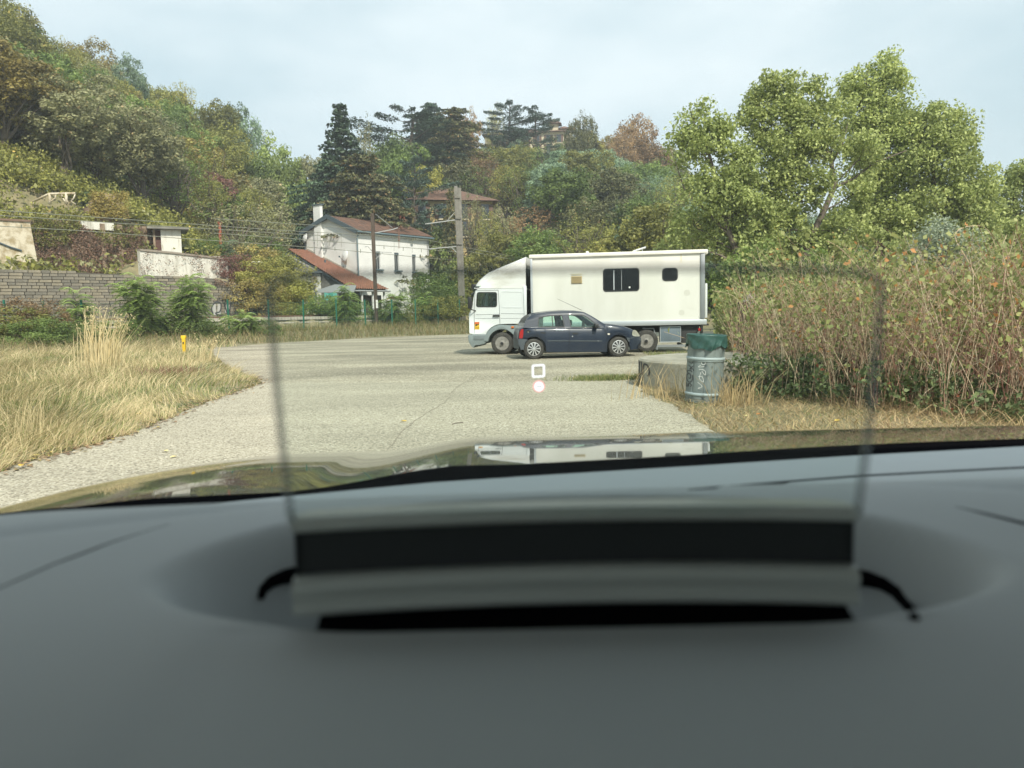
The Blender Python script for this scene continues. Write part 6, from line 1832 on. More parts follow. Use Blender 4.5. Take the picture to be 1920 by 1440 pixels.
# box body
bw0 = round_poly([q(1130.5, 546.5), q(1199, 545), q(1199, 502.5), q(1130.5, 504)], .11, 5)
bw0 = [(x, z) for x, z in bw0]
def rect_from(a0, b0, a1, b1, r):
    x0, z1 = q(a0, b0); x1, z0 = q(a1, b1); return rrect(min(x0, x1), min(z0, z1), max(x0, x1), max(z0, z1), r), (x0, z0, x1, z1)
W1, R1 = rect_from(1130.5, 504, 1199, 545.5, .10)
W2, R2 = rect_from(1241.5, 502.5, 1271, 526.5, .11)
bs = MB(); plate(bs, [(X0, ZB), (X1, ZB), (X1, ZT), (X0, ZT)], [W1, W2], .06, lambda x, z, y: (x, y, z)); bs.build('box_side', m_boxw, truck)
MB().box(((X0 + X1) / 2, TW + .03, (ZB + ZT) / 2), (X1 - X0, .06, ZT - ZB)).build('box_side', m_boxw, truck)
MB().box((X0 + .03, TW / 2 + .03, (ZB + ZT) / 2), (.06, TW - .06, ZT - ZB - .01)).build('box_front', m_boxw, truck)
MB().box((X1 - .03, TW / 2 + .03, (ZB + ZT) / 2), (.06, TW - .06, ZT - ZB - .01)).build('box_rear', m_boxw, truck)
MB().box(((X0 + X1) / 2, TW / 2 + .03, ZT + .03), (X1 - X0 + .02, TW + .1, .05)).build('box_roof', m_boxw, truck)
MB().box(((X0 + X1) / 2, TW / 2 + .03, ZB - .03), (X1 - X0, TW, .05)).build('box_floor', m_under, truck)
MB().box(((X0 + X1) / 2 + .02, -.03, ZT - .01), (X1 - X0 + .1, .07, .10)).build('top_rail', m_boxw, truck, bevel=.01)
ZR = q(1220, 609.5)[1]
MB().box(((X0 + X1) / 2 + .03, -.03, (ZB + ZR) / 2 - .0), (X1 - X0 + .06, .08, abs(ZB - ZR) + .03)).build('bottom_rail', m_alu, truck, bevel=.02)
MB().box((X0 + .035, -.025, (ZB + ZT) / 2), (.07, .05, ZT - ZB - .14)).build('corner_post', m_alu, truck, bevel=.01)
xp = q(1313.5, 540)[0]; MB().box(((xp + X1) / 2, -.028, (ZB + ZT) / 2 - .02), (X1 - xp, .05, ZT - ZB - .12)).build('corner_post', m_alud, truck, bevel=.01)
MB().box((X1 + .03, TW / 2, ZT - .02), (.12, TW + .1, .14)).build('door_header', m_boxw, truck, bevel=.02)
xr, zr1 = q(1326, 531); _, zr0 = q(1326, 596); MB().box((X1 + .05, .45, (zr0 + zr1) / 2), (.07, .8, zr1 - zr0)).build('rear_locker', m_twhite, truck, bevel=.02)
# windows
m_tglass = mat('tinted_acrylic_window', (0.035, 0.045, 0.05), 0.15, spec=.7)
m_curt = mat('grey_curtain', (.12, .12, .13), .9, var=.4, vscale=6, stretch=(3, 1, .2))
def bwin(loop, R_, bars):
    mb = MB(); inn = frame_strip(mb, loop, .035, -.018, .03)
    fo = mb.build('window', m_black, truck, bevel=.004, seg=1)
    mb = MB(); plate(mb, inn, [], .01, lambda x, z, y: (x, .012 + y, z)); mb.build('pane', glass_mat('smoked_glass', (.30, .33, .34)), fo)
    for f_, w_, m__ in bars:
        x = R_[0] + (R_[2] - R_[0]) * f_
        MB().box((x, -.006, (R_[1] + R_[3]) / 2), (w_, .02, abs(R_[3] - R_[1]) - .1)).build('frame', m__, fo)
    return fo
f1 = bwin(W1, R1, [(.30, .035, m_alu), (.51, .02, m_alud)])
cu_ = MB(); n_ = 60
x0, z0, x1, z1 = R1
cu_.grid([[(x0 + (x1 - x0) * (.5 + .5 * i / n_), .13 + .03 * math.sin(i * 1.1), z) for i in range(n_ + 1)] for z in (z0 - .05, z1 + .05)]); cu_.build('curtain', m_curt, f1, fix=False)
MB().box(((x0 + x1) / 2, .07, z1 - .08), (x1 - x0 - .16, .02, .03)).build('blind_rail', mat('red_brown_rail', (.30, .08, .04), .6), f1)
MB().lathe([(.03, .0), (.03, .01), (.001, .011)], 12, (x0 + (x1 - x0) * .73, .0, z0 + .12), 'Y').build('round_sticker', m_white, f1)
f2 = bwin(W2, R2, [])
MB().box(((R2[0] + R2[2]) / 2, .1, (R2[1] + R2[3]) / 2), (R2[2] - R2[0] + .1, .02, R2[3] - R2[1] + .1)).build('blind', mat('dark_grey_blind', (.09, .11, .12), .8), f2)
MB().box(((x0 + x1) / 2 - .3, .5, (z0 + z1) / 2), (x1 - x0 + .6, .03, z1 - z0 + .4)).build('interior', mat('dark_interior', (.03, .03, .03), .9), f1)
# vent
V1, RV = rect_from(1071, 518, 1091.5, 531.5, .01)
v0 = MB().box(((RV[0] + RV[2]) / 2, -.012, (RV[1] + RV[3]) / 2), (RV[2] - RV[0], .02, RV[3] - RV[1])).build('vent', mat('tan_plastic', (.50, .40, .22), .6), truck, bevel=.004)
lv = MB()
for k in range(6): lv.box(((RV[0] + RV[2]) / 2, -.028, RV[1] + .025 + k * (RV[3] - RV[1] - .04) / 5.5), (RV[2] - RV[0] - .05, .012, .012))
tag(lv.build('louvre', mat('tan_louvre', (.40, .31, .17), .6), v0), kind='stuff')
MB().box(((RV[0] + RV[2]) / 2, -.008, RV[3] + .055), (RV[2] - RV[0], .015, .045)).build('vent_cover', mat('cream_plastic', (.60, .56, .42), .6), truck, bevel=.003)
# rust streak and patches on the box, painted wear with its own shape
MB().box((q(1277, 480)[0], -.0015, q(1277, 484)[1]), (.02, .003, .30)).build('rust_streak', mat('pale_rust', (.66, .58, .36), .8), truck)
for a, c, rr_ in ((1288, 549, .10), (1278, 586, .09)):
    x, z = q(a, c); mb = MB(); plate(mb, [(x + rr_ * math.cos(k * .524) * (1 + .1 * math.sin(k * 3)), z + rr_ * math.sin(k * .524)) for k in range(12)], [], .001, lambda X_, Z_, y: (X_, -.0015 + y, Z_)); mb.build('dirt_patch', mat('patch_grey', (.66, .65, .58), .6), truck)
# below the box
LX0, LZ1 = q(1237.5, 612.5); LX1, LZ0 = q(1277, 641.5)
MB().box(((LX0 + LX1) / 2, .28, (LZ0 + LZ1) / 2), (LX1 - LX0, .5, LZ1 - LZ0)).build('storage_locker', mat('blue_grey_locker', (.17, .215, .25), .45, var=.2, vscale=3), truck, bevel=.012)
mb = MB(); frame_strip(mb, [(LX0, LZ0), (LX1, LZ0), (LX1, LZ1), (LX0, LZ1)], .03, .018, .03); mb.build('locker_frame', m_alu, truck)
MB().tube([(q(1205, 617)[0], .1, q(1205, 616)[1]), (q(1226, 617)[0], .1, q(1226, 616)[1]), (q(1231, 640)[0], .1, q(1231, 640)[1]), (q(1232, 656)[0], .1, q(1232, 656)[1])], .025, 6).build('mudguard_stay', m_alud, truck)
MB().box(((q(1232, 650)[0] + q(1290, 650)[0]) / 2, .1, q(1260, 648.5)[1]), (q(1290, 650)[0] - q(1232, 650)[0], .05, .07)).build('side_guard', m_alud, truck)
MB().box((q(1293, 630)[0], .5, q(1293, 628)[1]), (.5, .8, .5)).build('rear_step_box', m_under, truck, bevel=.02)
MB().tube([(q(1280, 655)[0], .4, .2), (q(1280, 655)[0], 1.8, .2)], .05, 6).build('tow_bar', m_under, truck)
for zz in (618, 633):
    x, z = q(1311, zz); MB().box((x + .02, .1, z), (.10, .22, .09)).build('tail_light', m_red, truck, bevel=.02)
MB().box((q(1316, 625)[0], .1, q(1316, 624)[1]), (.06, .3, .5)).build('light_bracket', m_black, truck)
MB().bar((q(1298, 611)[0], 0, q(1298, 609)[1]), (X1 + .12, 0, q(1298, 609)[1]), .05, .06).build('rear_sill', m_black, truck)
hx, hz = q(1202, 466)
MB().box((q(1199, 470)[0], .35, ZT + .14), (.42, .4, .03), m=Matrix.Rotation(math.radians(-17), 3, 'Y')).bar((q(1199, 470)[0] + .1, .35, ZT + .05), (q(1199, 470)[0] + .1, .35, ZT + .18), .03).build('roof_hatch', m_twhite, truck)
x, z = q(1101, 476); MB().lathe([(.05, ZT + .04), (.05, ZT + .10), (.02, ZT + .12)], 10, (x, .1, 0)).build('roof_vent', m_boxw, truck)
# warning sticker on the door
xs0, zs1 = q(889.8, 603.8); xs1, zs0 = q(899, 617.6)
stc = MB().box(((xs0 + xs1) / 2, -.003, (zs0 + zs1) / 2), (xs1 - xs0, .004, zs1 - zs0)).build('warning_sticker', mat('sticker_yellow', (.85, .52, .03), .5), truck)
MB().box(((xs0 + xs1) / 2, -.0065, zs1 - .035), (xs1 - xs0, .002, .06)).build('red_band', mat('sticker_red', (.65, .12, .03), .5), stc)
mb = MB(); sw = xs1 - xs0; sh = zs1 - zs0
mb.add([(xs0 + sw * .12, -.0065, zs0 + sh * .62), (xs0 + sw * .3, -.0065, zs0 + sh * .74), (xs0 + sw * .55, -.0065, zs0 + sh * .66), (xs0 + sw * .9, -.0065, zs0 + sh * .78), (xs0 + sw * .9, -.0065, zs0 + sh * .62), (xs0 + sw * .5, -.0065, zs0 + sh * .52), (xs0 + sw * .22, -.0065, zs0 + sh * .38)], [(0, 1, 2, 3, 4, 5, 6)])
mb.build('truck_symbol', m_black, stc, fix=False)
mb = MB(); text_faces(mb, 'ANGLES\nMORTS', .040, lambda x, y, o: ((xs0 + xs1) / 2 + x, -.0068, zs0 + sh * .20 + y)); mb.build('lettering', m_black, stc, fix=False)

# ------------------------------------------------------------------ blue hatchback
m_blue = mat('navy_paint', (0.011, 0.021, 0.045), 0.38, coat=.3, spec=.45, col2=(0.019, 0.028, 0.048), vscale=3)
m_bluep = mat('faded_blue_plastic', (0.07, 0.085, 0.10), 0.6, var=.2, vscale=4)
m_cg = glass_mat('green_tinted_glass', (0.86, 0.96, 0.92), 0.0)
m_silver = mat('silver_hubcap', (0.55, 0.56, 0.57), 0.35, metal=.5)
m_lamp = mat('hazy_headlight', (0.42, 0.42, 0.36), 0.2, spec=.8, var=.3, vscale=12)
CLo = (0.1776, 21.79, 0.0); CRZ = math.atan2(.11, 1.0)
cf = Frame(CLo, CRZ)
car = thing('blue_hatchback', 'dark blue five door hatchback with silver spoked hubcaps parked in front of the truck', 'car', CLo, CRZ)
def c(u_, v_, y=0.0):     # measured on the enlarged crop of the car
    return cf.onY(960 + u_ / 6.857, 560 + v_ / 6.857, y)
CW = 1.62
XR, XF = c(285, 657)[0], c(1375, 640)[0]
CR = 0.292
L0 = c(82, 560)[0]; L1 = c(1705, 560)[0]
belt = [c(150, 372), c(330, 374), c(700, 376), c(1160, 377)]
topl = [c(82, 525), c(92, 470), c(108, 400), c(150, 372), c(330, 374), c(700, 376), c(1160, 377), c(1215, 332), c(1300, 336), c(1450, 358), c(1560, 392), c(1640, 436), c(1680, 480), c(1700, 505), c(1705, 560)]
tX = [p[0] for p in topl]; tZ = [p[1] for p in topl]
botl = [c(82, 560), c(100, 650), c(160, 668), c(420, 690), c(1240, 690), c(1540, 665), c(1640, 655), c(1690, 610), c(1705, 560)]
bX = [p[0] for p in botl]; bZ = [p[1] for p in botl]
AR = 0.345
def zbot(x):
    z = float(np.interp(x, bX, bZ))
    for xc in (XR, XF):
        if abs(x - xc) < AR: z = max(z, CR + math.sqrt(AR ** 2 - (x - xc) ** 2))
    return z
def inset(x):
    e = 0.0
    d0 = max(0, 1 - (x - L0) / .55); d1 = max(0, 1 - (L1 - x) / .85)
    return .20 * d0 ** 2.2 + .34 * d1 ** 2.2
xs = sorted(set([round(v, 4) for v in list(np.linspace(L0, L1, 70)) + [XR - AR, XR + AR, XF - AR, XF + AR] + tX + [XR + AR * math.cos(t) for t in np.linspace(0, PI, 13)] + [XF + AR * math.cos(t) for t in np.linspace(0, PI, 13)]]))
rows_ = []
for x in xs:
    zt = float(np.interp(x, tX, tZ)); zb = min(zbot(x), zt - .02); i = inset(x); h_ = zt - zb
    flare = 0.0
    for xc in (XR, XF):
        dd = abs(x - xc)
        if dd < AR + .12: flare = max(flare, .018 * (1 - dd / (AR + .12)) ** .5)
    zm = .60
    sec = [(i + .09, zb + .0), (i + .03 - flare, zb + .01), (i + .015 - flare, zb + h_ * .25), (i + .0 - flare * .5, zb + h_ * .5), (i + .012, zb + h_ * .78), (i + .032, zb + h_ * .92), (i + .052, zt - .012), (i + .08, zt + .001), (i + .35, zt + .022), (CW / 2, zt + .03)]
    rows_.append([(x, y, z) for y, z in sec] + [(x, CW - y, z) for y, z in reversed(sec[:-1])])
mb = MB().grid(rows_); n_ = len(rows_[0]); mb.f.append(tuple(range(n_))); mb.f.append(tuple(reversed(range((len(rows_) - 1) * n_, len(rows_) * n_))))
body = mb.build('body', m_blue, car, smooth=True, ang=.75)
# greenhouse: tilted side plates with window openings
BZ = belt[1][1]
tilt = .26
side_o = [c(150, 376), c(158, 340), c(178, 298), c(205, 252), c(255, 214), c(330, 191), c(500, 168), c(700, 157), c(850, 160), c(945, 174), c(1040, 224), c(1130, 282), c(1222, 345), c(1175, 379), c(700, 379), c(330, 378)]
wr = round_poly([c(332, 371), c(688, 371), c(655, 208), c(500, 216), c(350, 240)], .045)
wf_ = round_poly([c(762, 375), c(1150, 375), c(1100, 336), c(1030, 280), c(962, 228), c(915, 208), c(728, 203)], .045)
def gside(y_near):
    if y_near: return lambda x, z, y: (x, .055 + (z - BZ) * tilt + y, z)
    return lambda x, z, y: (x, CW - .055 - (z - BZ) * tilt - y, z)
for nr_ in (True, False):
    mb = MB(); plate(mb, side_o, [wr, wf_], .035, gside(nr_)); mb.build('side_frame', m_blue, car, bevel=.006, seg=1)
    for lp in (wr, wf_):
        g_ = gside(nr_)
        mb = MB(); inn = frame_strip(mb, lp, .022, 0, .02, lambda x, z, y, g_=g_: g_(x, z, y + .006)); fo = mb.build('side_window', m_black, car)
        mb = MB(); plate(mb, inn, [], .003, lambda x, z, y, g_=g_: g_(x, z, y + .016)); mb.build('glass', m_cg, fo)
gsn = gside(True)
mb = MB(); mb.bar(gsn(*c(525, 214), .012), gsn(*c(532, 371), .012), .022); mb.build('window_divider', m_black, car)
mb = MB(); mb.add([gsn(*c(335, 369), .03), gsn(*c(405, 369), .03), gsn(*c(412, 238), .03), gsn(*c(352, 243), .03)], [(0, 1, 2, 3)]); mb.build('dark_quarter', m_black, car, fix=False)
# roof, windscreen, rear glass across the car
def cross(prof, nm, m_, crown=.03, ins_=.012):
    rows2 = []
    for (x, z) in prof:
        ye = .055 + (z - BZ) * tilt + ins_
        rows2.append([(x, ye + (CW - 2 * ye) * k / 8, z + crown * math.sin(PI * k / 8)) for k in range(9)])
    return MB().grid(rows2).build(nm, m_, car, fix=False, smooth=True)
cross([c(255, 214), c(330, 191), c(500, 168), c(700, 157), c(850, 160), c(945, 174), c(962, 183)], 'roof', m_blue)
cross([c(955, 179), c(1040, 226), c(1130, 284), c(1215, 338)], 'windscreen', m_cg, .02)
cross([c(165, 330), c(205, 252), c(258, 212)], 'tailgate', m_blue, .02)
cross([(p[0] - .006, p[1] + .004) for p in (c(172, 318), c(205, 252), c(245, 221))], 'rear_window', m_black, .02, ins_=.14)
cross([c(150, 374), c(160, 340), c(166, 326)], 'tailgate_top', m_blue, .01)
MB().bar((c(1212, 336)[0], .15, c(1212, 338)[1] + .02), (c(1180, 330)[0], .7, c(1180, 322)[1] + .03), .015).build('wiper', m_black, car)
# cabin
cab_m = mat('cabin_dark', (.05, .05, .055), .9)
sx = c(720, 370)[0]
for yy in (.42, 1.2):
    for x_, hh_ in ((c(730, 300)[0], 1.12), (c(330, 300)[0], 1.0)):
        MB().box((x_, yy, .80), (.12, .46, .62), m=Matrix.Rotation(-.2, 3, 'Y')).build('seat', cab_m, car, bevel=.04)
x, z = c(635, 315); MB().lathe([(.001, -.04), (.06, -.035), (.075, 0), (.06, .035), (.001, .04)], 14, (0, 0, 0), 'Y', fn=lambda a, h: 1 + .35 * abs(math.sin(a))).build('headrest', cab_m, car, smooth=True).location = (x, .46, z)
x, z = c(780, 300); MB().box((x, .42, z - .02), (.10, .24, .16)).build('headrest', cab_m, car, bevel=.04)
MB().box((c(700, 400)[0], CW / 2, .5), (2.2, CW - .3, .1)).build('floor', m_black, car)
MB().box((c(1120, 372)[0], CW / 2, BZ - .06), (.3, CW - .35, .12)).build('dashboard', m_black, car, bevel=.03)
MB().lathe([(.16, 0), (.175, .012), (.16, .024)], 18, (0, 0, 0), 'X').build('steering_wheel', m_black, car).location = (c(1020, 350)[0], 1.2, BZ + .02)
# underbody and wheel wells
MB().box(((XR + XF) / 2, CW / 2, .33), (XF - XR - .72, CW - .3, .22)).box((XF + .55, CW / 2, .40), (.38, CW - .7, .2)).build('underbody', m_under, car)
for xc in (XR, XF): MB().box((xc, CW / 2, .52), (.72, CW - .55, .5)).build('wheel_well', m_under, car)
MB().box(((XR + XF) / 2, CW / 2, .40), (XF - XR - .7, CW - .12, .3)).build('sill', m_blue, car)
def hatch_wheel(x, y, near):
    tm = MB().lathe([(CR * .64, .006), (CR * .80, -.006), (CR * .93, .006), (CR, .03), (CR, .15), (CR * .95, .17), (CR * .6, .175)], 36, (0, 0, 0), 'Y', cap=False)
    o = tm.build('wheel', m_tyre, car, smooth=True, ang=.9); o.location = (x, y, CR)
    if not near: o.rotation_euler = (0, 0, PI)
    hub = MB().lathe([(CR * .66, .012), (CR * .60, .035), (.001, .04)], 28, (0, 0, 0), 'Y').build('hub_back', m_black, o, smooth=True)
    cap_ = MB()
    cap_.lathe([(CR * .655, .004), (CR * .655, .02), (CR * .60, .02), (CR * .60, .0)], 36, (0, 0, 0), 'Y', close=True)
    cap_.lathe([(.001, -.012), (.03, -.010), (.045, .004), (.045, .03)], 16, (0, 0, 0), 'Y')
    for k in range(10):
        a = k * PI / 5 + .1; ca, sa = math.cos(a), math.sin(a)
        for (r0, w0, r1, w1) in ((.038, .010, CR * .62, .024),):
            P = lambda r, w_, y_: (ca * r - sa * w_, y_, sa * r + ca * w_)
            cap_.add([P(r0, -w0, -.004), P(r0, w0, -.004), P(r1, w1, .006), P(r1, -w1, .006), P(r0, -w0, .03), P(r0, w0, .03), P(r1, w1, .03), P(r1, -w1, .03)], [(0, 1, 2, 3), (0, 4, 5, 1), (1, 5, 6, 2), (2, 6, 7, 3), (3, 7, 4, 0)])
    cap_.build('hubcap', m_silver, o)
for near in (True, False):
    y = .02 if near else CW - .02
    hatch_wheel(XR, y, near); hatch_wheel(XF, y, near)
# trims
def sideY(x, zf=0): return inset(x) - .004
bump_r = [c(80, 516), c(170, 520), c(205, 528), c(170, 560), c(158, 600), c(150, 655), c(112, 655), c(100, 620), c(80, 575)]
MB().prism([(x, z) for x, z in bump_r], -.012, .0).build('rear_bumper_corner', m_bluep, car)
mbr = MB().grid([[(L0 - .02 + .05 * abs(k - 4) ** 2 / 16, .1 + (CW - .2) * k / 8, z) for k in range(9)] for z in (c(90, 650)[1], c(90, 516)[1])]).build('rear_bumper', m_bluep, car, fix=False, smooth=True)
def on_body(poly, off, nm, m_, bev=.004, thick=.012):
    """trim piece that follows the rounded flank"""
    mb = MB(); xsn = [p[0] for p in poly]
    plate(mb, poly, [], thick, lambda x, z, y: (x, inset(x) - off + y, z))
    return mb.build(nm, m_, car)
on_body([c(1475, 502), c(1600, 500), c(1698, 506), c(1703, 545), c(1500, 552), c(1488, 530)], .012, 'front_bumper_strip', m_bluep, thick=.05)
on_body([c(1655, 600), c(1698, 575), c(1690, 640), c(1640, 655)], .006, 'fog_lamp_recess', m_black, thick=.05)
on_body([c(455, 534), c(728, 534), c(728, 548), c(462, 549)], .006, 'door_moulding', m_bluep)
on_body([c(742, 534), c(1160, 536), c(1155, 551), c(742, 549)], .006, 'door_moulding', m_bluep)
on_body(round_poly([c(365, 432), c(432, 432), c(432, 450), c(372, 452)], .02), .006, 'door_handle', m_black)
on_body(round_poly([c(775, 436), c(848, 438), c(846, 456), c(782, 458)], .02), .006, 'door_handle', m_black)
on_body([(c(778, 484)[0] + .018 * math.cos(k * .785), c(778, 484)[1] + .018 * math.sin(k * .785)) for k in range(8)], .008, 'door_lock', m_silver)
on_body(round_poly([c(1228, 444), c(1260, 446), c(1258, 466), c(1230, 464)], .02), .006, 'side_indicator', mat('pale_indicator', (.75, .72, .62), .3))
fx_, fz_ = c(215, 430)
on_body([(fx_ + .062 * math.cos(k * .393), fz_ + .062 * math.sin(k * .393)) for k in range(16)], .004, 'fuel_filler_recess', m_black)
on_body([(fx_ - .01 + .018 * math.cos(k * .785), fz_ + .018 * math.sin(k * .785)) for k in range(8)], .010, 'filler_cap', mat('brass_cap', (.35, .33, .25), .4, metal=.4))
on_body(round_poly([c(98, 512), c(142, 512), c(150, 455), c(152, 390), c(128, 392), c(108, 430)], .02), .010, 'tail_light', m_red, thick=.06)
on_body(round_poly([c(1555, 470), c(1590, 486), c(1662, 488), c(1680, 478), c(1640, 432), c(1605, 402), c(1575, 405), c(1560, 430)], .03), .010, 'headlight', m_lamp, thick=.05)
gm = MB()
def cseam(pts, w_=.010): strokes(gm, [[c(a, b_) for a, b_ in pts]], w_, lambda x, z, o: (x, inset(x) - .006 + max(0, (z - BZ + .05)) * .5, z), 0)
cseam([(735, 378), (738, 450), (738, 560), (725, 680)]); cseam([(1170, 380), (1208, 420), (1212, 560), (1200, 680)]); cseam([(300, 380), (330, 470), (372, 530), (420, 620), (440, 680)])
gm.build('panel_gaps', m_black, car, fix=False)
mx, mz = c(1082, 350)
MB().box((mx - .02, -.08, mz), (.12, .2, .13)).build('mirror', m_black, car, bevel=.035)
MB().tube([(c(970, 165)[0], CW / 2, c(970, 160)[1] + .03), (c(625, 5)[0] + .05, CW / 2, c(625, 5)[1] + .02)], [.006, .004], 5).build('aerial', m_black, car)
tx_ = MB(); text_faces(tx_, 'RN', .035, lambda x, y, o: (c(1110, 543)[0] + x, inset(2) - .0085, c(1110, 543)[1] + y)); tx_.build('lettering', m_silver, car, fix=False)

# ------------------------------------------------------------------ litter bin
b0 = at_z(1327, 757, 0)
m_bin = mat('grey_bin_metal', (0.22, 0.26, 0.255), 0.55, metal=.15, col2=(0.15, 0.18, 0.19), vscale=3.5, stretch=(1.4, 1.4, .6), lo=.3, hi=.52)
m_bag = mat('green_bin_bag', (0.038, 0.105, 0.092), 0.38, var=.25, vscale=6, bump=.4, bscale=14)
bin_ = thing('litter_bin', 'ribbed grey metal litter bin with green bag over its rim and graffiti tags', 'litter bin', (b0.x, b0.y + .25, 0))
bin_.rotation_euler = (math.radians(1.5), math.radians(2.6), 0)
def flute(a, h):
    k = (a * 10 / (2 * PI)) % 1.0
    return 1 - (.035 if (k < .12 or k > .88) else 0) - .012 * math.cos((k - .5) * 2 * PI) * -1
BR = .252
MB().lathe([(BR * .96, .05), (BR, .06), (BR, .30), (BR, .55), (BR, .84)], 80, fn=flute).build('drum', m_bin, bin_, smooth=True, ang=.35, fix=False)
MB().lathe([(BR * .97, .0), (BR * 1.01, .01), (BR * 1.0, .055)], 40).build('base_ring', m_bin, bin_, smooth=True, ang=.8)
for hz_ in (.10, .60): 
    MB().lathe([(BR * 1.01, hz_), (BR * 1.055, hz_ + .012), (BR * 1.055, hz_ + .035), (BR * 1.01, hz_ + .047)], 48).build('hoop', mat('pale_hoop', (.36, .43, .44), .5), bin_, smooth=True)
MB().lathe([(BR * 1.02, hz_ - .02), (BR * 1.03, hz_ - .01), (BR * 1.02, hz_)], 40).build('hoop', m_bin, bin_, smooth=True)
nb = 120
def bagf(i, j, n_i):
    a = 2 * PI * i / nb; t = j / (n_i - 1)
    z = .945 - t * (.17 + .025 * math.sin(a * 3 + 1) + .02 * math.sin(a * 7)); r = BR * (1.10 + .03 * t - .02 * t * t + .035 * t * math.sin(a * 13 + 4 * t) + .02 * math.sin(a * 29 + 9 * t) * t + .02 * math.sin(a * 5 - 6 * t))
    return (r * math.cos(a), r * math.sin(a), z)
n_i = 9
rows_ = [[bagf(i, j, n_i) for i in range(nb + 1)] for j in range(n_i - 1, -1, -1)]
rows_ += [[(BR * s_ * math.cos(2 * PI * i / nb), BR * s_ * math.sin(2 * PI * i / nb), z) for i in range(nb + 1)] for s_, z in ((1.10, .958), (1.05, .955), (.97, .90), (.90, .6))]
MB().grid(rows_).build('bin_bag', m_bag, bin_, smooth=True, fix=False)
inv = wmat(bin_).inverted()
cam_a = math.atan2(-b0.y, -b0.x)
def onbin(u_, z, off=0.003):      # u: metres to the right of the axis as seen from the road
    rr = BR * 1.018
    a = cam_a + math.asin(max(-.98, min(.98, u_ / rr)))
    return (rr * math.cos(a), rr * math.sin(a), z)
def binp(px_, py_): return ((px_ - 1331 + (py_ - 640) * .035) / 138.0, .92 - (py_ - 640) / 138.0 + .04)
bt = lambda l: [[binp(1180 + a / 8.0, 600 + b_ / 8.0) for a, b_ in ln] for ln in l]
mb = MB(); strokes(mb, bt([[(950, 690), (975, 670), (1010, 685), (1015, 730), (985, 765), (945, 745), (960, 715), (990, 720)], [(940, 800), (985, 830), (1015, 800)], [(985, 830), (960, 860), (1000, 850), (1020, 880)], [(1000, 900), (960, 880), (920, 900), (940, 930)],
    [(1000, 940), (1005, 1000), (985, 1050), (940, 1060), (910, 1010), (915, 960), (950, 930), (975, 960), (970, 1000), (940, 1000)], [(905, 1080), (905, 1130), (930, 1130), (935, 1090)], [(945, 1135), (950, 1085), (990, 1100), (975, 1130)]]), .011, onbin); mb.build('graffiti', m_gblack, bin_, fix=False)
mb = MB(); strokes(mb, bt([[(1160, 690), (1135, 760), (1185, 770), (1190, 700)], [(1130, 780), (1090, 815), (1180, 800)], [(1100, 850), (1160, 850), (1195, 880), (1190, 930), (1140, 870)], [(1130, 890), (1110, 990), (1170, 1040), (1150, 960), (1090, 960)], [(1085, 1050), (1150, 1110), (1090, 1140), (1130, 1150)]]), .006, onbin); mb.build('graffiti', m_white, bin_, fix=False)

# ------------------------------------------------------------------ big concrete ring
cr = thing('concrete_ring', 'wide low round concrete slab with black graffiti strokes on its side behind the bin', 'concrete block', (4.0, 13.45, 0))
RC_ = 1.75; HC = .47
MB().lathe([(RC_, -.1), (RC_, HC - .03), (RC_ - .03, HC), (.001, HC + .005)], 72).build('block', mat('grey_concrete_ring', (.43, .405, .33), .95, col2=(.28, .26, .205), vscale=2.2, bump=.5, bscale=22), cr, smooth=True, ang=.5)
ca_ = math.atan2(-13.45, -4.0)
def onring(u_, z, off=0): 
    a = ca_ + math.asin(max(-.999, min(.999, u_ / RC_))); return (RC_ * 1.003 * math.cos(a), RC_ * 1.003 * math.sin(a), z)
gl = []
for (pts) in ([(-1.745, .42), (-1.74, .2), (-1.735, .02)], [(-1.72, .44), (-1.73, .3), (-1.70, .2), (-1.72, .05)], [(-1.69, .42), (-1.70, .25), (-1.66, .12), (-1.69, .0)], [(-1.64, .43), (-1.62, .3), (-1.66, .2)], [(-1.57, .4), (-1.6, .3), (-1.61, .1)], [(-1.57, .4), (-1.5, .38), (-1.46, .28), (-1.49, .2)]):
    gl.append(pts)
mb = MB(); strokes(mb, gl, .03, onring); mb.build('graffiti', m_gblack, cr, fix=False)
# old post and rusty rail in the thicket behind
op = at_z(1392, 690, 0); op = Vector((op.x + .5, 15.6, 0)); wp = thing('weathered_post', 'weathered dark timber post with a pointed grey top in the thicket behind the bin', 'post', (at_y(1392, 640, 15.6).x, 15.6, 0))
MB().box((0, 0, .7), (.16, .16, 1.5)).build('post', m_mastb, wp, bevel=.01)
MB().prism([(-.10, 1.35), (.30, 1.35), (.16, 1.62), (.05, 1.5)], -.03, .03).build('pointed_plate', mat('grey_plate', (.30, .30, .30), .6), wp)
rr0 = at_y(1370, 662, 15.4); rb = MB().bar(rr0, rr0 + Vector((3.2, .3, 0)), .08, .05).build('rusty_rail', mat('rust_brown', (.17, .08, .05), .9)); tag(rb, 'rusty horizontal bar running into the thicket behind the bin', 'rail')
# yellow marker post
mk = at_y(345, 647, 31); ym = thing('marker_post', 'small bright yellow marker post at the far edge of the left verge', 'marker post', (mk.x, mk.y, 0))
zt = at_y(345, 629, 31).z; zb = at_y(345, 650, 31).z
MB().prism([(-.05, 0), (.05, 0), (.065, zt - .14), (.09, zt - .1), (.09, zt), (-.09, zt), (-.09, zt - .1), (-.06, zt - .14)], -.06, .06).build('post', mat('yellow_plastic', (.80, .52, .02), .5), ym, bevel=.01)
MB().box((0, -.065, zt - .3), (.05, .01, .09)).build('sticker', m_black, ym)
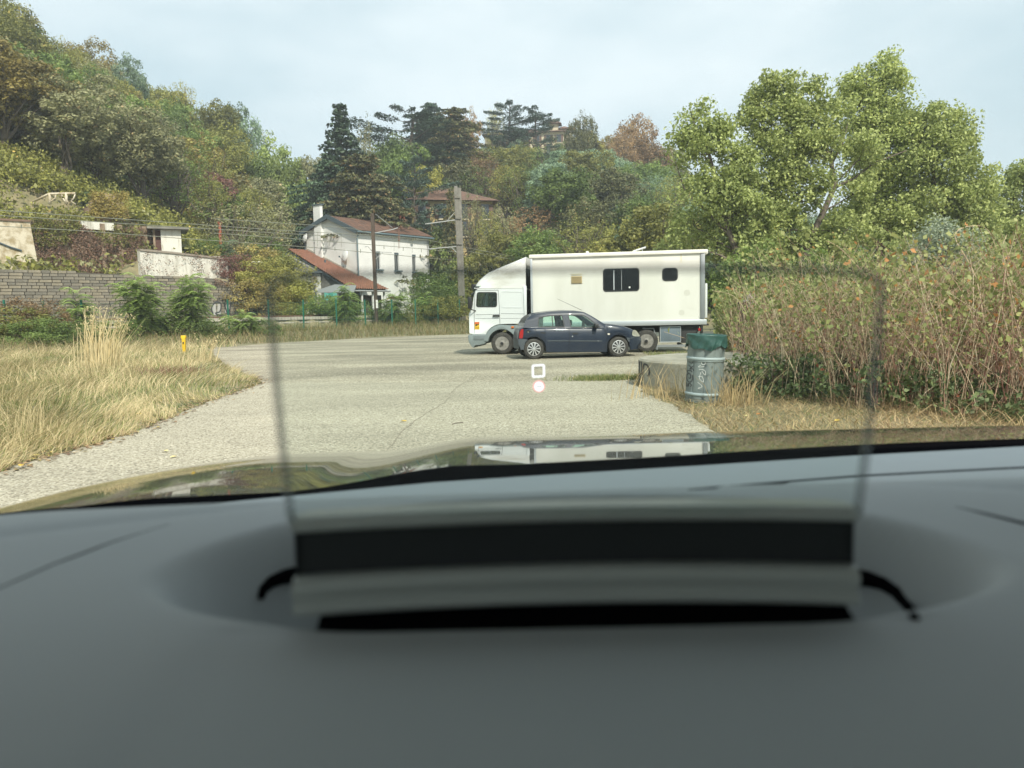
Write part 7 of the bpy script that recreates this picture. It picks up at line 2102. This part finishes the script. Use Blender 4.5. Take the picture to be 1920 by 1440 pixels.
# fallen leaves and twig
m_yl = mat('fallen_yellow_leaf', (.72, .50, .08), .7); m_yl2 = mat('fallen_pale_leaf', (.70, .60, .28), .7)
def fallen(px_, py_, s_, label, m_=m_yl, z=.02, rz_=0.0):
    p = at_z(px_, py_, z)
    rs_ = random.Random(int(px_ * 7 + py_))
    pts = [(0, 1), (.45, .55), (.62, 0), (.4, -.6), (0, -.85), (-.4, -.6), (-.62, 0), (-.45, .55)]
    mb = MB(); n_ = len(pts)
    mb.add([(x * s_, y * s_, abs(x) * s_ * .35 + .003) for x, y in pts] + [(0, 0, .002)], [(i, (i + 1) % n_, n_) for i in range(n_)])
    o = mb.build('fallen_leaf', m_, fix=False); o.location = (p.x, p.y, z); o.rotation_euler = (0, 0, rs_.uniform(0, 6)); return tag(o, label, 'leaf', 'fallen leaves')
fallen(757, 790, .045, 'single yellow leaf lying on the near asphalt left of the crack')
fallen(262, 777, .06, 'bright yellow leaf caught in the edge of the left verge', z=.06)
fallen(40, 873, .045, 'yellow leaf at the road edge at far left', z=.04)
fallen(362, 748, .05, 'pale yellow leaf on the verge edge in the middle left', m_yl2, .05)
fallen(310, 846, .04, 'pale leaf on the left road surface nearer the verge', m_yl2)
fallen(326, 857, .04, 'pale leaf on the left road surface nearer the camera', m_yl2)
fallen(1396, 780, .05, 'pale yellow leaf on the straw right of the bin', m_yl2, .05)
fallen(1571, 789, .05, 'yellow leaf on the straw in the middle of the right verge', m_yl, .06)
fallen(1423, 777, .045, 'orange leaf on the straw right of the bin', mat('fallen_orange_leaf', (.55, .22, .06), .7), .05)
fallen(1645, 757, .05, 'cream leaf at the foot of the thicket', m_yl2, .08)
a_ = at_z(848, 795, .02); b_ = at_z(868, 792, .02); tw_ = MB().tube([a_, (a_ + b_) / 2 + Vector((0, 0, .004)), b_], .006, 5).build('twig', m_bark); tag(tw_, 'small brown twig lying on the near asphalt', 'twig')
# leaf litter along the verge edge
RNG = np.random.default_rng(95)
n_ = 1500; k_ = RNG.integers(5, len(LEj) - 8, n_); C = np.array([[LEj[i][0], LEj[i][1], .02] for i in k_]); C[:, 0] += RNG.normal(size=n_) * .12 - .05; C[:, 1] += RNG.normal(size=n_) * .12
v_, f_, at_ = leaf_quads(C, .028, np.tile(np.array([[0, 0, 1.]]), (n_, 1)), .8)
LM['litter'] = leaf_mat('leaf_litter_m', (.16, .09, .05), (.42, .30, .16), accent=(.5, .4, .12), acc=.1, trans=0, rnd=0)
tag(link('leaf_litter', np_mesh('leaf_litter', v_, f_, at_), LM['litter']), 'brown leaf litter gathered along the edge of the left verge', 'leaf litter', kind='stuff')
# loose stones on the gravel
n_ = 5200; a = np.arctan((RNG.uniform(480, 1330, n_) - 960) / FPX); d = 9 + 30 * RNG.random(n_) ** 1.3
x = d * np.sin(a); y = d * np.cos(a); k_ = poly_mask(x, y, LOT); x, y = x[k_], y[k_]; n_ = len(x)
s_ = .007 + .013 * RNG.random(n_) ** 2
o8 = np.array([[1, 0, 0], [0, 1, 0], [-1, 0, 0], [0, -1, 0], [0, 0, .8]])
V = (np.stack([x, y, np.full(n_, .008)], -1)[:, None] + o8[None] * s_[:, None, None] * (1 + .3 * RNG.normal(size=(n_, 5, 1)))).reshape(-1, 3)
b_ = (np.arange(n_) * 5)[:, None]; F = np.concatenate([b_ + np.array([[0, 1, 4]]), b_ + np.array([[1, 2, 4]]), b_ + np.array([[2, 3, 4]]), b_ + np.array([[3, 0, 4]])])
tag(link('loose_gravel', np_mesh('loose_gravel', V, F), mat('loose_stone', (.42, .39, .32), .9)), 'loose small stones scattered over the gravel lot', 'gravel', kind='stuff')
# ------------------------------------------------------------------ the car the photograph is taken from
CX = 0.48
own = thing('dark_car', 'dark grey car around the camera with grey dashboard, head-up display and glossy bonnet', 'car', (CX, 0.6, 0))
m_dash = mat('dashboard_plastic', (0.45, 0.475, 0.48), 0.7, spec=.25, bump=.12, bscale=900)
m_dash2 = mat('smooth_grey_trim', (0.46, 0.49, 0.46), 0.34, spec=.6)
m_dpanel = mat('matt_black_panel', (0.018, 0.022, 0.024), 0.6)
m_void = mat('deep_black', (0.006, 0.006, 0.007), 0.9, spec=0.0)
m_hood = mat('dark_grey_metallic_paint', (0.030, 0.032, 0.034), 0.22, metal=.1, coat=.9, spec=.3)
m_hood.node_tree.nodes['Principled BSDF'].inputs['Coat Roughness'].default_value = 0.01
m_liner = mat('headliner', (.50, .50, .49), .95)
def B(mb, name, m_, parent=None, **k):
    return mb.build(name, m_, parent or own, local=False, **k)
# far edge of the dashboard where it meets the windscreen, measured on the photograph
EDGE_PX = [(-260, 1022), (0, 988), (260, 962), (480, 940), (813, 908), (1040, 893), (1300, 877), (1609, 857), (1920, 840), (2300, 826)]
EP = [at_z(a, b_, 1.128) for a, b_ in EDGE_PX]
ex = [p.x for p in EP] + [1.45, 1.62]; ey = [p.y for p in EP]; ey += [ey[-1] - .06, ey[-1] - .2]
edge_y = lambda x: float(np.interp(x, ex, ey))
def dash_z(x, y):
    e = edge_y(x)
    z = 1.180 - .050 * float(sm(.40, e, y)) - .006 * float(sm(.2, .0, y))
    ry_ = .125 if y > .36 else .085
    r = math.sqrt(((x - .028) / .205) ** 2 + ((y - .36) / ry_) ** 2)
    z -= .030 * float(sm(1.0, .80, r)) + .17 * float(sm(.97, .50, r))
    r2 = math.sqrt(((x - .60) / .30) ** 2 + ((y - .05) / .16) ** 2)
    z -= .0 * r2
    z += .010 * math.exp(-((y - .50) / .07) ** 2) * float(sm(.9, .3, abs(x - .03)))
    z -= .02 * float(sm(-.30, -.62, x))
    # narrow seam running across the right part
    ys = .50 - .33 * (x - .24)
    if x > .22: z -= .005 * math.exp(-((y - ys) / .006) ** 2) * float(sm(.22, .36, x))
    ysl = .50 + .42 * (x + .12)
    if x < -.10: z -= .0035 * math.exp(-((y - ysl) / .009) ** 2) * float(sm(-.10, -.2, x))
    # flat shelf just before the slot
    k = float(sm(.2935, .287, y)) * float(sm(.150, .128, abs(x - .022)))
    z = z * (1 - k) + (1.1788) * k
    return z
xs_ = np.concatenate([np.linspace(-.70, -.2, 42), np.linspace(-.19, .28, 80), np.linspace(.29, 1.62, 90)])
rows_ = []
NY = 190
for x in xs_:
    e = edge_y(x); ys_ = np.concatenate([np.linspace(.03, .268, 40), np.linspace(.27, .312, 43), np.linspace(.316, e, 108)]); rows_.append([(x, y, dash_z(x, y)) for y in ys_])
dash = B(MB().grid(rows_), 'dashboard', m_dash, smooth=True, fix=False)
# lower dashboard face toward the seats
B(MB().grid([[(x, .03, dash_z(x, .03)), (x, -.02, 1.14), (x, -.03, .95), (x, .1, .6)] for x in np.linspace(-.7, 1.62, 24)]), 'dashboard_face', m_dash, smooth=True, fix=False)
# black cowl strip under the windscreen
def hood_rear(x): return edge_y(x) + float(np.interp(x, [-.75, -.6, -.45, -.3, -.15, 0, .2, .45, .7], [.36, .31, .275, .24, .195, .15, .16, .19, .20]))
def hood_z(x, y):
    u = y - .95
    xm = CX - abs(x - CX)
    z = 1.112 - .055 * u - .0745 * u * u
    z -= .028 * (1 - float(sm(-.30, -.05, xm)))
    z -= .35 * max(0, -.42 - xm) ** 2 + 22 * max(0, -.70 - xm) ** 2
    z -= 1.1 * max(0, u - .85) ** 2 + 9 * max(0, u - 1.05) ** 2
    return z
B(MB().grid([[(x, edge_y(x) - .006, 1.124), (x, edge_y(x) + .004, 1.1262), (x, hood_rear(x), hood_z(x, hood_rear(x)) + .0012), (x, hood_rear(x) + .01, hood_z(x, hood_rear(x) + .01) - .012)] for x in np.linspace(-.72, 1.66, 60)]), 'cowl', m_void, smooth=True, fix=False)
hx_ = np.concatenate([np.linspace(-.88, -.55, 22), np.linspace(-.54, .1, 64), np.linspace(.12, 1.5, 60), np.linspace(1.52, 1.84, 20)])
rows_ = []
for x in hx_:
    r_ = hood_rear(x); rows_.append([(x, r_ + (2.22 - r_) * (j / 69.0), hood_z(x, r_ + (2.22 - r_) * (j / 69.0))) for j in range(70)])
B(MB().grid(rows_), 'bonnet', m_hood, smooth=True, fix=False)
# nose, wings, doors, roof, tail: the rest of the car around the camera
nx = np.linspace(-.84, 1.80, 20)
B(MB().grid([[(x, 2.22, hood_z(x, 2.22)), (x, 2.30 - .1 * ((x - CX) / 1.3) ** 2, .62), (x, 2.22 - .1 * ((x - CX) / 1.3) ** 2, .25)] for x in nx]), 'front_bumper', m_hood, smooth=True, fix=False)
for sx_ in (-1, 1):
    X_ = CX + sx_ * 1.36
    pr = [(2.2, .3), (2.2, .62), (1.2, .82), (.8, .96), (-2.2, .98), (-2.35, .8), (-2.3, .3)]
    B(MB().prism(pr, X_ - .03, X_ + .03, 'YZ'), 'body_side', m_hood, bevel=.01)
    B(MB().box((X_ - sx_ * .09, -.75, .72), (.08, 2.9, .52)), 'door_trim', m_dash)
    e0 = edge_y(X_ - sx_ * .2)
    for (a, b_) in (((X_ - sx_ * .12, e0 + .03, 1.10), (X_ - sx_ * .3, .50, 1.555)), ((X_ - sx_ * .08, -.55, .96), (X_ - sx_ * .3, -.5, 1.54)), ((X_ - sx_ * .08, -2.1, .96), (X_ - sx_ * .3, -1.7, 1.50))):
        B(MB().bar(a, b_, .07, .09), 'pillar', m_liner, bevel=.01)
xr_ = np.linspace(CX - 1.08, CX + 1.08, 9)
def roofz(x, y): return 1.552 + .07 * float(sm(.52, -.5, y)) - .03 * float(sm(-1.0, -1.9, y)) - .02 * ((x - CX) / 1.08) ** 2
ry_ = [.52, .2, 0, -.3, -.7, -1.2, -1.7, -1.95]
B(MB().grid([[(x, y, roofz(x, y)) for y in ry_] for x in xr_]), 'headliner', m_liner, smooth=True, fix=False)
B(MB().grid([[(x * 1.0, y + (.03 if y > .3 else 0), roofz(x, y) + .05) for y in ry_] for x in xr_]), 'roof', m_hood, smooth=True, fix=False)
B(MB().box((CX, .535, 1.572), (2.16, .03, .05)), 'roof_header', m_liner)  # unseen roof edge set forward to keep sun off the dashboard
B(MB().grid([[(x, -1.95, roofz(x, -1.95) + .05), (x, -2.3, .98), (x, -2.4, .5), (x, -2.3, .3)] for x in xr_]), 'tailgate', m_hood, fix=False)
B(MB().box((CX, -.1, .32), (2.6, 4.3, .08)), 'floor', m_void)
for sx_ in (0.0, .85):
    B(MB().box((sx_ + .03, -.62, .62), (.52, .5, .16)), 'seat', m_dpanel, bevel=.04)
    B(MB().box((sx_ + .03, -.90, 1.0), (.50, .14, .62)), 'backrest', m_dpanel, bevel=.05)
# ------------------------------------------------------------------ head-up display
hud = bpy.data.objects.new('head_up_display', None); COL.objects.link(hud); hud.parent = own
HY = .300
xa, xb = at_y(545, 985, HY).x, at_y(1610, 965, HY).x
def hsec(prof, n_=40, ends=0.0):
    rows2 = []
    for i in range(n_ + 1):
        u_ = i / n_; k = 1 - (2 * u_ - 1) ** 2
        x = xa + ends + (xb - xa - 2 * ends) * u_
        rows2.append([(x, y + .006 * k, z + .0008 * k) for y, z in prof])
    mb = MB().grid(rows2); m_ = len(prof)
    return mb
def zpy(py_): return at_y(1077, py_, HY).z
def circ(cy, cz, r, a0, a1, n_=8): return [(cy + r * math.cos(math.radians(a0 + (a1 - a0) * k / n_)), cz + r * math.sin(math.radians(a0 + (a1 - a0) * k / n_))) for k in range(n_ + 1)]
zA, zB_, zC, zD = zpy(973), zpy(984), zpy(1080), zpy(1150)
pr = [(.330, zA - .002), (.312, zA + .0015)] + circ(.3035, zA - .0012, .0032, 70, 250) + [(.306, zB_ - .001)]
B(hsec(pr), 'top_rim', m_dash2, hud, smooth=True, fix=False)
B(hsec([(.3055, zB_ - .0005), (.3065, (zB_ + zC) / 2), (.3055, zC + .0005)]), 'dark_panel', m_dpanel, hud, smooth=True, fix=False)
pr = [(.3055, zC + .001)] + circ(.301, zC - .003, .0042, 80, 215) + [(.2995, zC - .0085)] + circ(.2995, zC - .0115, .0028, 100, 250) + [(.305, zD)]
B(hsec(pr), 'lower_rim', m_dash2, hud, smooth=True, fix=False)
sd = MB()
for x_ in (xa, xb):
    s_ = 1 if x_ == xb else -1
    sd.add([(x_, .304, zA - .001), (x_, .330, zA - .004), (x_, .340, zD - .01), (x_, .304, zD)], [(0, 1, 2, 3)])
B(sd, 'side_cheek', m_dpanel, hud, fix=False)
# the black slot the glass folds into, with its curved recess lines
xs0_, xs1_ = at_y(585, 1160, .292).x, at_y(1612, 1160, .292).x
zs = 1.1835
sl = MB(); rows_ = []
for i in range(31):
    u_ = i / 30; k = 1 - (2 * u_ - 1) ** 2; x = xs0_ + (xs1_ - xs0_) * u_
    ee = .0015 if i in (0, 30) else 0
    rows_.append([(x, .306 + .006 * k, zD - .0005 + .0008 * k), (x, .2935 + ee, zpy(1178) + .0025), (x, .2895 + ee, zpy(1178) + .0034), (x, .287, zpy(1178) - .02)])
sl.grid(rows_)
B(sl, 'slot', m_void, hud, smooth=True, fix=False)
def on_dash(px_, py_, o=.001):
    d = ray(px_, py_); t = .2
    while t < 1.2:
        p = EYE + d * t
        if p.z < dash_z(p.x, p.y): return p + Vector((0, 0, o))
        t += .0007
    return p
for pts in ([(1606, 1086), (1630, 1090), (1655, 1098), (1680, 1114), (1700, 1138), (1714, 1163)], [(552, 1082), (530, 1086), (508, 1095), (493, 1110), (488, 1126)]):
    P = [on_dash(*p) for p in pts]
    B(MB().tube(P, [.0050 - .0030 * k / (len(P) - 1) for k in range(len(P))], 8), 'recess_gap_shade', m_void, hud, smooth=True)  # black tubes stand in for the shadow along the curved gap
m_seam = mat('dark_seam', (.03, .032, .035), .8, spec=.1)
B(MB().tube([on_dash(*p, 0) for p in ((1290, 919), (1338, 916), (1480, 904), (1609, 894), (1760, 886), (1918, 878), (2100, 870))], [.0004, .0012, .0016, .0017, .0017, .0017, .0017], 6), 'dashboard_seam', m_seam, smooth=True)
B(MB().tube([on_dash(*p, 0) for p in ((1790, 950), (1850, 965), (1918, 982), (2010, 1000))], [.0003, .0010, .0012, .0012], 6), 'dashboard_seam', m_seam, smooth=True)
B(MB().tube([on_dash(*p, -.0004) for p in ((-60, 1130), (2, 1102), (99, 1059), (210, 1017), (317, 983), (400, 962))], [.0008, .0009, .0009, .0009, .0006, .0002], 6), 'dashboard_seam', m_seam, smooth=True)
# collar in front of the display
# combiner glass
GP = [(545, 968), (532, 860), (520, 740), (508, 600), (503, 556), (509, 534), (530, 521), (620, 516), (800, 510), (1000, 506), (1250, 503), (1480, 504), (1600, 508), (1634, 514), (1650, 530), (1653, 552), (1645, 650), (1632, 780), (1618, 890), (1608, 962)]
def gpt(px_, py_, off=0.0):
    Y_ = .3045 - .021 * (968 - py_) / 450.0
    return at_y(px_, py_, Y_) + Vector((0, off, 0))
m_comb = glass_mat('combiner_glass', (0.90, 0.945, 0.925), ior=1.45, boost=.8, haze_mix=.035)  # small diffuse share puts a pale haze into the pane
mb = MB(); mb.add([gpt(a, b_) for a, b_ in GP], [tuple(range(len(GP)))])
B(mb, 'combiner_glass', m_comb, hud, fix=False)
m_edge = mat('glass_edge', (.34, .38, .40), .35, spec=.6)
ed = m_edge.node_tree; bs_ = ed.nodes['Principled BSDF']; o_ = ed.nodes['Material Output']
tr_ = ed.nodes.new('ShaderNodeBsdfTransparent'); mx_ = ed.nodes.new('ShaderNodeMixShader'); mx_.inputs[0].default_value = .33
ed.links.new(tr_.outputs[0], mx_.inputs[1]); ed.links.new(bs_.outputs[0], mx_.inputs[2]); ed.links.new(mx_.outputs[0], o_.inputs['Surface'])
mb = MB()
pts_ = [gpt(a, b_) for a, b_ in GP]
mb.tube(pts_, .0020, 6)
B(mb, 'glass_edge', m_edge, hud, smooth=True)
cl = MB()
for a, b_ in ((550, 968), (1602, 955)):
    p = gpt(a, b_, -.002); cl.box(tuple(p), (.0035, .003, .006))
B(cl, 'clip', mat('pale_clip', (.45, .50, .50), .4), hud, bevel=.001)
# the projected symbols: an image standing about two metres ahead, over the bonnet
HV = 1.4
em_w = emit_mat('display_white', (1.0, 1.0, 1.0), 1.05); em_p = emit_mat('display_pink', (1.0, .50, .46), .95); em_k = mat('display_dark', (.03, .05, .06), .6)
o1 = at_y(1009.5, 695.5, HV); sc1 = HV / FPX
lo = [(x * sc1, z * sc1) for x, z in rrect(-12.6, -12.6, 12.6, 12.6, 4.2, 6)]; li = [(x * sc1, z * sc1) for x, z in rrect(-8.4, -8.6, 8.4, 8.6, 1.0, 3)]
mb = MB(); plate(mb, lo, [li], .002, lambda x, z, y: (o1.x + x, o1.y + y, o1.z + z + x * .035)); B(mb, 'display_square', em_w, hud)
o2 = at_y(1010.5, 724.5, HV)
mb = MB(); mb.lathe([(.001, 0), (11.6 * sc1, 0), (11.6 * sc1, .002), (.001, .002)], 40, (o2.x, o2.y, o2.z), 'Y'); B(mb, 'display_ring', em_p, hud)
mb = MB(); mb.lathe([(.001, -.002), (9.2 * sc1, -.002), (9.2 * sc1, -.001), (.001, -.001)], 40, (o2.x, o2.y, o2.z), 'Y'); B(mb, 'display_disc', em_w, hud)
mb = MB(); mb.box((o2.x - 2.1 * sc1, o2.y - .004, o2.z), (2.6 * sc1, .001, 1.3 * sc1)).box((o2.x + 2.1 * sc1, o2.y - .004, o2.z), (2.6 * sc1, .001, 1.3 * sc1)); B(mb, 'display_dash', em_k, hud)
